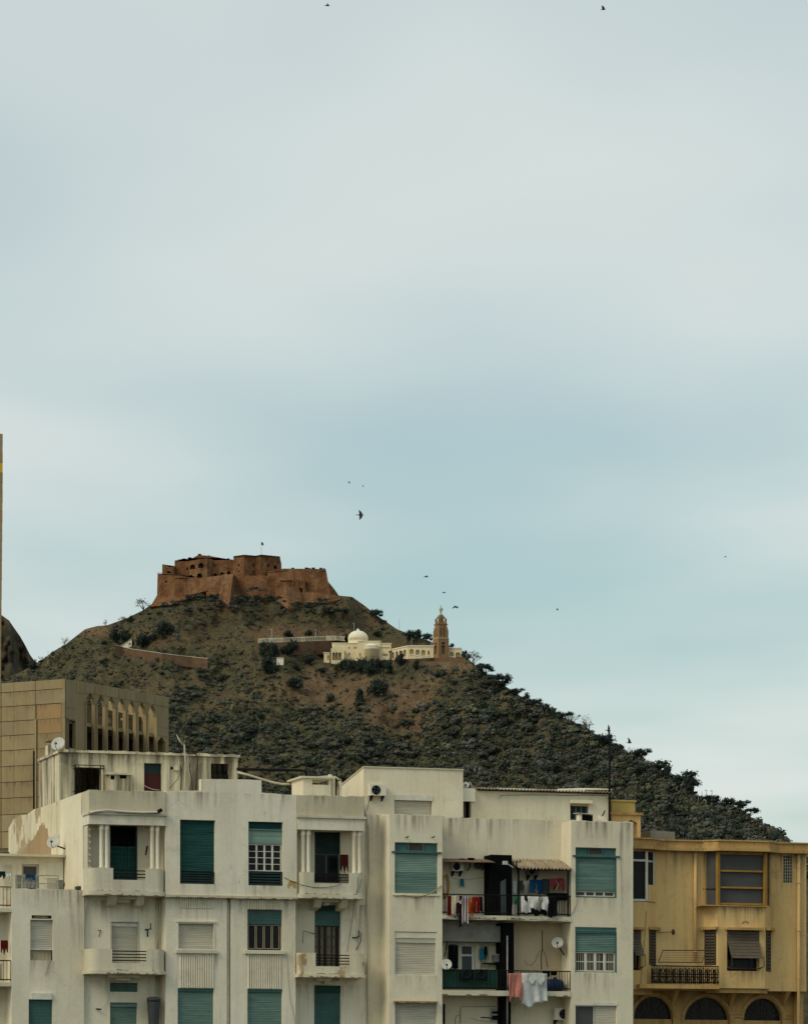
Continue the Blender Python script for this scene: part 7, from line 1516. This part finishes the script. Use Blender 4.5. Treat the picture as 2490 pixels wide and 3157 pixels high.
# balcony with ironwork
zb0 = DZ(1258,900,.9); bl = MB().box(DX(770,.9)-1.0, DX(1132,.9), -.9, .0, zb0-.16, zb0).build('balcony', 'stucco_ochre', D); x0_, x1_ = DX(690,.85), DX(1128,.85); zr = DZ(1138,900,.85)
railing(bl, x0_, x1_, zb0+.03, zr, -.85, 44, mids=(zr-.32, zr-.42))
for i in range(15):
    xx = x0_+(x1_-x0_)*(i+.5)/15; MB().tube([(xx+.08*cos(t_*pi/5), -.86, zr-.18+.10*sin(t_*pi/5)) for t_ in range(11)], .012, 4).build('scroll', 'black_metal', bl); MB().tube([(xx,-.86,zr-.45), (xx+.07,-.86,zr-.62), (xx,-.86,zr-.8), (xx-.07,-.86,zr-.62), (xx,-.86,zr-.45)], .012, 4).build('scroll', 'black_metal', bl)
sm_ = MB().box(-.022, .022, -.80, -.785, zb0+.05, zr-.12).mesh('rail_slat')
for i in range(34): obj('rail_slat', sm_, 'green_dark', bl).location = (x0_+.05+(x1_-x0_-.1)*i/33, 0, 0)
dk = fempty('drying_rack', fd, 'bent iron drying frame sticking out above the ornate balcony', 'drying rack'); pp = [fd.P(r1, x, y, o) for x, y, o in ((735,1112,1.2),(765,1036,.6),(1045,1036,.6),(1020,1114,1.2),(735,1112,1.2))]
MB().tube(pp, .022, 5).build('frame', 'rust_metal', dk)
for k in range(1, 5): a = Vector(pp[0])+(Vector(pp[1])-Vector(pp[0]))*k/5; b_ = Vector(pp[3])+(Vector(pp[2])-Vector(pp[3]))*k/5; MB().tube([a, b_], .005, 4).build('line', 'wire', dk)
MB().cyl(fd.P(r1,735,917,.05), fd.P(r1,830,917,.3), .015, n=5).build('wall_rod', 'rust_metal', D); MB().lathe([(.05,-.12),(.08,0),(.05,.1)], fd.P(r1,832,915,.3), 8).build('wall_lamp', 'rust_metal', D)
# underside of the bays and the arches of the storey below
ring('bay_foot', [(x, y) for x, y in b2], zbase-.18, zbase-.002, 'stucco_ochre', D, -.12); ring('bay_foot', b1, DZ(1290,640,OD)-.2, DZ(1290,640,OD)-.002, 'stucco_ochre', D, -.1)
arR = []
for (a, b_, yt) in ((577,832,1336), (905,1200,1342), (1292,1542,1347)): arR.append((DX(a,-yl), DX(b_,-yl), DZ(1900,(a+b_)/2,-yl), DZ(yt,(a+b_)/2,-yl)))
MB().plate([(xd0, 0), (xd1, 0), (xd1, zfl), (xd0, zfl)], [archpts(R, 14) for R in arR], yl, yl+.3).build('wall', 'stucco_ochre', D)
for R in arR:
    R2 = (R[0]+.02, R[1]-.02, R[2], R[3]-.02); w_ = MB().plate(archpts(R2, 14), [], yl+.26, yl+.29).build('arch_window', 'glass_dark', D); y_ = yl+.24
    zt_ = R[3]-.95; MB().box(R2[0]-.0, R2[1]+.0, yl+.10, yl+.25, zt_-.16, zt_+.06).build('transom', 'stucco_ochre', w_)
    xm = (R2[0]+R2[1])/2; rx = (R2[1]-R2[0])/2
    for i in range(1, 10):
        an_ = pi*i/10; MB().tube([(xm+rx*.3*cos(an_), y_, zt_+.05+(R2[3]-zt_)*.28*sin(an_)), (xm+rx*.95*cos(an_), y_, zt_+.05+(R2[3]-zt_-.05)*.93*sin(an_))], .022, 4).build('fan_bar', 'brown_wood', w_)
    for i in range(1, 4): xx = R2[0]+(R2[1]-R2[0])*i/4; MB().box(xx-.03, xx+.03, y_-.03, yl+.258, R2[2], zt_-.16).build('mullion', 'brown_wood', w_)
    nn = 14; MB().tube([(xm+(rx+.12)*cos(pi*k/nn), yl-.01, R[3]-min(rx, 9)+(min(rx, 9)+.12)*sin(pi*k/nn)) for k in range(nn+1)], .07, 6).build('arch_moulding', 'stucco_ochre', D)
for x in (868, 1245, 1590): R = (DX(x-16,0), DX(x+16,0), DZ(1395,x,0), zfl-.003); MB().prism([(R[0]+.06,yl-.1,R[2]),(R[1]-.06,yl-.1,R[2]),(R[1]-.06,yl,R[2]),(R[0]+.06,yl,R[2])], [(R[0],.1,R[3]),(R[1],.1,R[3]),(R[1],yl,R[3]),(R[0],yl,R[3])]).build('bracket', 'stucco_ochre', D)
for x0, x1, y in ((1200,1290,1442), (1200,1290,1462), (1545,1600,1450), (1545,1600,1470)): MB().box(DX(x0,-yl), DX(x1,-yl), yl-.07, yl-.001, DZ(y+8,x0,-yl), DZ(y,x0,-yl)).build('moulding', 'stucco_ochre', D)
patch(D, fd, r1, ((1275,860),(1290,845),(1310,842),(1328,858),(1312,862),(1300,850),(1288,864)), OD, 'concrete_orange')
wire(D, [fd.P(r1, x, y, .03) for x, y in ((665,610),(680,680),(672,790))], .012, 'wire_pale'); wire(D, [fd.P(r1, x, y, OD+.02) for x, y in ((656,780),(652,900),(640,1040),(625,1200),(620,1290))], .008)
for (x0_, x1_, zt_, dp, y_) in ((DX(735), DX(1010), ztD-.12, 1.6, 0), (DX(1490), xd1-.05, ztD-.12, 2.2, 0), (DX(1130,OD), DX(1425,OD), zg0-.08, .9, -OD), (Hb[0]-.1, Hb[1]+.1, Hb[2], .7, -OD), (xd0, xd1, zfl-.02, 1.5, yl)):
    stain(D, x0_, x1_, zt_, dp, y_)
# roof things
tk_ = fempty('roof_stair_house', fd, 'yellow roof stair house with a sagging lintel behind the cream block', 'roof room'); R = fd.R(r1, 432, 155, 620, 330, -2.0); Rh = fd.R(r1, 520, 205, 598, 330, -2.0)
MB().plate([(R[0], ztD-.3), (R[1], ztD-.3), (R[1], R[3]), (R[0], R[3])], [[(Rh[0], ztD-.2), (Rh[1], ztD-.2), (Rh[1], Rh[3]), ((Rh[0]+Rh[1])/2, Rh[3]+.12), (Rh[0], Rh[3])]], 2.0, 2.25).build('wall', 'stucco_yellow', tk_); MB().box(R[0], R[0]+.2, 2.25, 4.2, ztD-.3, R[3]).build('side_wall', 'stucco_yellow', tk_); MB().box(R[1]-.2, R[1], 2.25, 4.2, ztD-.3, R[3]).build('side_wall', 'stucco_yellow', tk_); MB().box(R[0]+.2, R[1]-.2, 4.0, 4.2, ztD-.3, R[3]).build('back_wall', 'stucco_yellow', tk_); MB().box(R[0]-.08, R[1]+.08, 1.9, 4.3, R[3], R[3]+.1).build('roof', 'stucco_ochre', tk_)
R = fd.R(r1, 433, 57, 584, 150, -2.3); e = empty('yellow_water_tank', fd.W((R[0], 2.3, R[2])), fd.a, 'plain yellow rectangular water tank on top of the stair house', 'water tank'); W, Hh = R[1]-R[0], R[3]-R[2]
MB().box(0, W, 0, 1.5, .06, Hh-.07).build('body', 'tank_yellow', e); MB().box(-.04, W+.04, -.04, 1.54, Hh-.068, Hh).build('rim', 'tank_yellow', e); MB().box(.1, W-.1, .1, 1.4, 0, .058).build('base', 'black_metal', e)
R = fd.R(r1, 686, 240, 843, 330, -2.5); e = empty('grey_roof_tank', fd.W((R[0], 2.5, ztD-.25)), fd.a, 'grey concrete tank on the yellow roof', 'water tank'); W = R[1]-R[0]; Hh = R[3]-ztD+.25
MB().prism([(0,0,0),(W,0,0),(W,1.6,0),(0,1.6,0)], [(0,0,Hh-.1),(W,0,Hh-.14),(W,1.6,Hh-.1),(0,1.6,Hh-.08)]).build('body', 'tank_grey', e); MB().box(W*.5, W*.56, .2, .3, Hh-.12, Hh+.04).build('valve', 'rust_metal', e)

# ================================================================== bare concrete building behind
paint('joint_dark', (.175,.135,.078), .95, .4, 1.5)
YE = 320.0; fe = Frame(200, YE, radians(-30)); fer = Frame(200, YE, radians(60))
E = fempty('bare_concrete_building', fe, 'unfinished tan concrete building with pointed arches, behind on the left', 'building')
XR = lambda p: (-p[1], p[0], p[2])                              # right face coordinates -> building coordinates
zE = fe.z(200, 2093, 0); xe0 = fe.x(-190, 0)
MB().box(xe0, 0, .06, .6, 0, zE).build('wall', 'joint_dark', E)
rowsy = [100, 215, 350, 490, 625, 765, 915, 1065, 1215, 1370, 1530, 1690]
rpn = random.Random(4)
for a, b_ in zip(rowsy, rowsy[1:]):
    z1, z0 = fe.z(100, c1(0,a)[1], 0), fe.z(100, c1(0,b_)[1], 0); z1 = min(z1, zE)
    cols = [(-580, -300), (-295, 8), (14, 132), (134, 332)] + ([(345, 572), (580, 612)] if a > 250 else [(336, 612)])
    for (p, q) in cols:
        xx0, xx1 = fe.x(c1(p,0)[0], 0), fe.x(c1(q,0)[0], 0)
        or_ = p == 345 and 340 < a < 600
        rec = .10 if p == 345 else 0
        mt = 'concrete_orange' if or_ else rpn.choice(('concrete_grey', 'concrete_tan', 'concrete_tan'))
        MB().box(xx0+.004, xx1-.004, -.02+rec*.6+rpn.uniform(-.008,.008), .059, z0+.045, z1-.012).build('panel', mt, E)
R = fe.R(c1, 312, 780, 326, 1325, .1); MB().box(R[0], R[1], -.12, -.03, R[2], R[3]).build('recess_shade', 'black_sheet', E); R = fe.R(c1, 327, 480, 340, 1325, .1); MB().box(R[0], R[1], -.10, -.03, R[2], R[3]).build('corner_fin', 'concrete_grey', E)  # the black strip stands proud and paints a recess's shade
# right face: screen with seven pointed arches
W_E = fer.x(520, 0)
ops = [((805,893),(850,225)), ((908,993),(950,245)), ((1003,1090),(1048,265)), ((1102,1185),(1145,282)), ((1198,1280),(1240,302)), ((1293,1375),(1335,320)), ((1388,1475),(1428,340))]
def sx(x): return fer.x(c1(x,0)[0], 0)
def szr(x, y): return fer.z(*c1(x, y), 0)
hol = []
for (a, b_), (xm, yt) in ops:
    s0, s1 = sx(a), sx(b_); zt_ = szr(xm, yt); r = (s1-s0)/2; zsp = zt_-r*1.5
    hol.append([(s0, zE-13), (s1, zE-13), (s1, zsp), (s1-r*.30, zsp+r*.75), ((s0+s1)/2, zt_), (s0+r*.30, zsp+r*.75), (s0, zsp)])
hol.append(rectpts((sx(625), sx(712), szr(668,752), szr(668,490)))); s0, s1 = sx(1482), sx(1555); zt_ = szr(1520,645)
hol.append([(s0, zE-13.5), (s1, zE-13.5), (s1, zt_-.5), ((s0+s1)/2, zt_), (s0, zt_-.5)])
MB().plate([(.0, 0), (W_E, 0), (W_E, zE), (.0, zE)], hol, 0, .34).build('arched_screen', 'concrete_tan', E, xf=XR)
for (a, b_), (xm, yt) in ops:                                   # thin fins between the arches
    s0 = sx(a); zt_ = szr(a, yt+90); MB().box(s0-.10, s0-.02, -.14, -.001, zE-13, zt_).build('fin', 'concrete_grey', E, xf=XR)
for k, (a, b_) in enumerate(((616,712), (718,796), (800,886), (890,988), (992,1108), (1112,1180), (1184,1275), (1279,1360), (1364,1450), (1454,1580))):
    z1_, z0_ = zE-.03, zE-(.95 if k < 2 else .85); MB().box(sx(a)+.01, sx(b_)-.01, -.035, -.001, z0_, z1_).build('panel', ('concrete_grey','concrete_tan')[k % 2], E, xf=XR)
for (y0, y1) in ((215,375), (380,480)): MB().box(sx(618), sx(712), -.03, -.001, szr(660,y1), szr(660,y0)).build('panel', 'concrete_grey', E, xf=XR)
for (y0, y1) in ((430,560), (565,640)): MB().box(sx(1485), sx(1575), -.03, -.001, szr(1530,y1), szr(1530,y0)).build('panel', 'concrete_grey', E, xf=XR)
for k, (p, q) in enumerate(((-580, 0), (20, 330), (345, 600))):
    for j in range(1, 9): stain(E, fe.x(c1(p,0)[0], 0), fe.x(c1(q,0)[0], 0), fe.z(100, c1(0,rowsy[j])[1], 0)-.01, .7, -.035)
# inside: floor slab, lower storey with its shade in the back wall colour, stub walls with openings that show the hill
zsl = szr(850, 512)
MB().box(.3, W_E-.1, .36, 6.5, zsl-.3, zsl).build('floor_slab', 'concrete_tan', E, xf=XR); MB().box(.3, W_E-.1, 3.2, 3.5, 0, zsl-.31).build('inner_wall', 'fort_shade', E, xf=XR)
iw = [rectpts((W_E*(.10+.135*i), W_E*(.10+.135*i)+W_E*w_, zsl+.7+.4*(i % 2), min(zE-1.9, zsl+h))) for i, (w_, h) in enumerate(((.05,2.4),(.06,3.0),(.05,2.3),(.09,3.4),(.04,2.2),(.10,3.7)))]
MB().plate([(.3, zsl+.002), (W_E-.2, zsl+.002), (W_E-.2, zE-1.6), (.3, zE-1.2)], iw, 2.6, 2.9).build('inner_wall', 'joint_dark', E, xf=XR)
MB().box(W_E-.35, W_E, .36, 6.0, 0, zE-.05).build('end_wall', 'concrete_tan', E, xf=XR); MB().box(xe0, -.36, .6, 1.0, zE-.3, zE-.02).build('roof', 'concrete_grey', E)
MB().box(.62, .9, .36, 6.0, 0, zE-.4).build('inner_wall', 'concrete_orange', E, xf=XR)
# tall tower cropped by the left edge
ft = Frame(-60, 345.0, radians(7)); TT = fempty('concrete_tower', ft, 'tall tan tower cropped by the left edge of the picture', 'tower')
xr_ = ft.x(8.5, 0)
for i in range(26):
    v0, v1 = 1337+30*i, 1337+30*(i+1); zz1, zz0 = ft.z(0, v0), ft.z(0, v1); tp = .16*max(0, (v0-1500)/560)
    mt = 'sign_yellow' if 1425 <= v0 < 1450 else ('concrete_orange' if i % 5 == 3 else 'concrete_tan')
    MB().box(xr_-5.5, xr_-tp-.01*(i % 2), 0, 5, zz0+.02, zz1).build('course', mt, TT)
MB().box(xr_-5.4, xr_-.3, .1, 4.9, 0, ft.z(0, 1340)).build('core', 'concrete_tan', TT)

# ================================================================== birds
def bird(u, v, span_px, Y, heading, lift, fold, bank, label):
    """pigeon-like bird: tapered body, bent wings and a fan tail in one mesh"""
    s = 1.2*span_px/F*Y; mb = MB(); L = s*.52
    prof = [(.0,-.5),(.045,-.46),(.07,-.40),(.085,-.30),(.125,-.12),(.13,.02),(.10,.18),(.06,.30),(.03,.36)]
    k = MB().lathe([(r*L*1.05, z*L) for r, z in prof], (0,0,0), 10); mb.add([(x, z, y) for x, y, z in k.v], k.f)       # along y, head at -y
    mb.hexa([(-.03*L,.25*L,-.012*L),(.03*L,.25*L,-.012*L),(.15*L,.62*L,-.01*L),(-.15*L,.62*L,-.01*L),(-.03*L,.25*L,.02*L),(.03*L,.25*L,.02*L),(.15*L,.62*L,.006*L),(-.15*L,.62*L,.006*L)])
    for sg, lf in ((1, lift[0]), (-1, lift[1])):
        a1 = radians(lf); a2 = a1+radians(fold); w1 = s*.20; w2 = s*.28
        e = Vector((sg*w1*cos(a1), -.06*L, w1*sin(a1))); t = e+Vector((sg*w2*cos(a2), .22*L, w2*sin(a2))); th = Vector((0,0,.014*L))
        r0, r1_ = Vector((0,-.22*L,.02*L)), Vector((0,.16*L,.02*L)); e0, e1 = e+Vector((0,-.22*L,0)), e+Vector((0,.22*L,0)); t0, t1 = t+Vector((0,-.05*L,0)), t+Vector((0,.06*L,0))
        mb.hexa([r0-th, e0-th, e1-th, r1_-th, r0+th, e0+th, e1+th, r1_+th]); mb.hexa([e0-th, t0-th*.4, t1-th*.4, e1-th, e0+th, t0+th*.4, t1+th*.4, e1+th])
    o = mb.build('bird', 'bird_dark'); o.location = at3(u, v, Y); o.rotation_euler = (radians(bank[0]), radians(bank[1]), radians(heading)); tag(o, label, 'bird', 'birds over the town'); return o
q = 1.4578
bird(692*q, 11*q, 24, 210, 100, (25,-5), 15, (0,10), 'dark bird at the top edge of the sky, left of two')
bird(1275*q, 19*q, 26, 200, 80, (50,35), 10, (0,-10), 'dark bird at the top edge of the sky, right of two')
bird(738*q, 1019*q, 13, 300, 60, (-30,-30), 0, (0,30), 'tiny dark bird, upper left of the three above the fort')
bird(767*q, 1029*q, 14, 300, 170, (65,60), 0, (10,0), 'tiny dark bird, upper right of the three above the fort')
bird(762*q, 1089*q, 34, 190, 95, (70,-75), 5, (0,15), 'largest bird above the fort with wings spread up and down')
bird(901*q, 1220*q, 22, 210, 75, (40,-30), 20, (0,20), 'dark bird high left of the bell tower statue')
bird(939*q, 1253*q, 18, 230, 95, (15,-20), -20, (0,15), 'dark bird just above left of the statue')
bird(964*q, 1284*q, 26, 190, 150, (15,10), -70, (20,0), 'dark bird with drooping wings right of the statue')
bird(1178*q, 1290*q, 15, 260, 80, (40,-20), 20, (0,0), 'lone dark bird in the middle right of the sky')
bird(1533*q, 1177*q, 13, 280, 40, (-20,-30), 10, (0,0), 'lone tiny bird near the right edge of the sky')
bird(1286*q, 1545*q, 30, 150.5, 120, (75,-40), 0, (0,-30), 'dark bird at the tip of the roof mast')
bird(1330*q, 1571*q, 28, 160, 95, (70,20), 0, (0,-10), 'dark bird with a raised wing right of the roof mast')
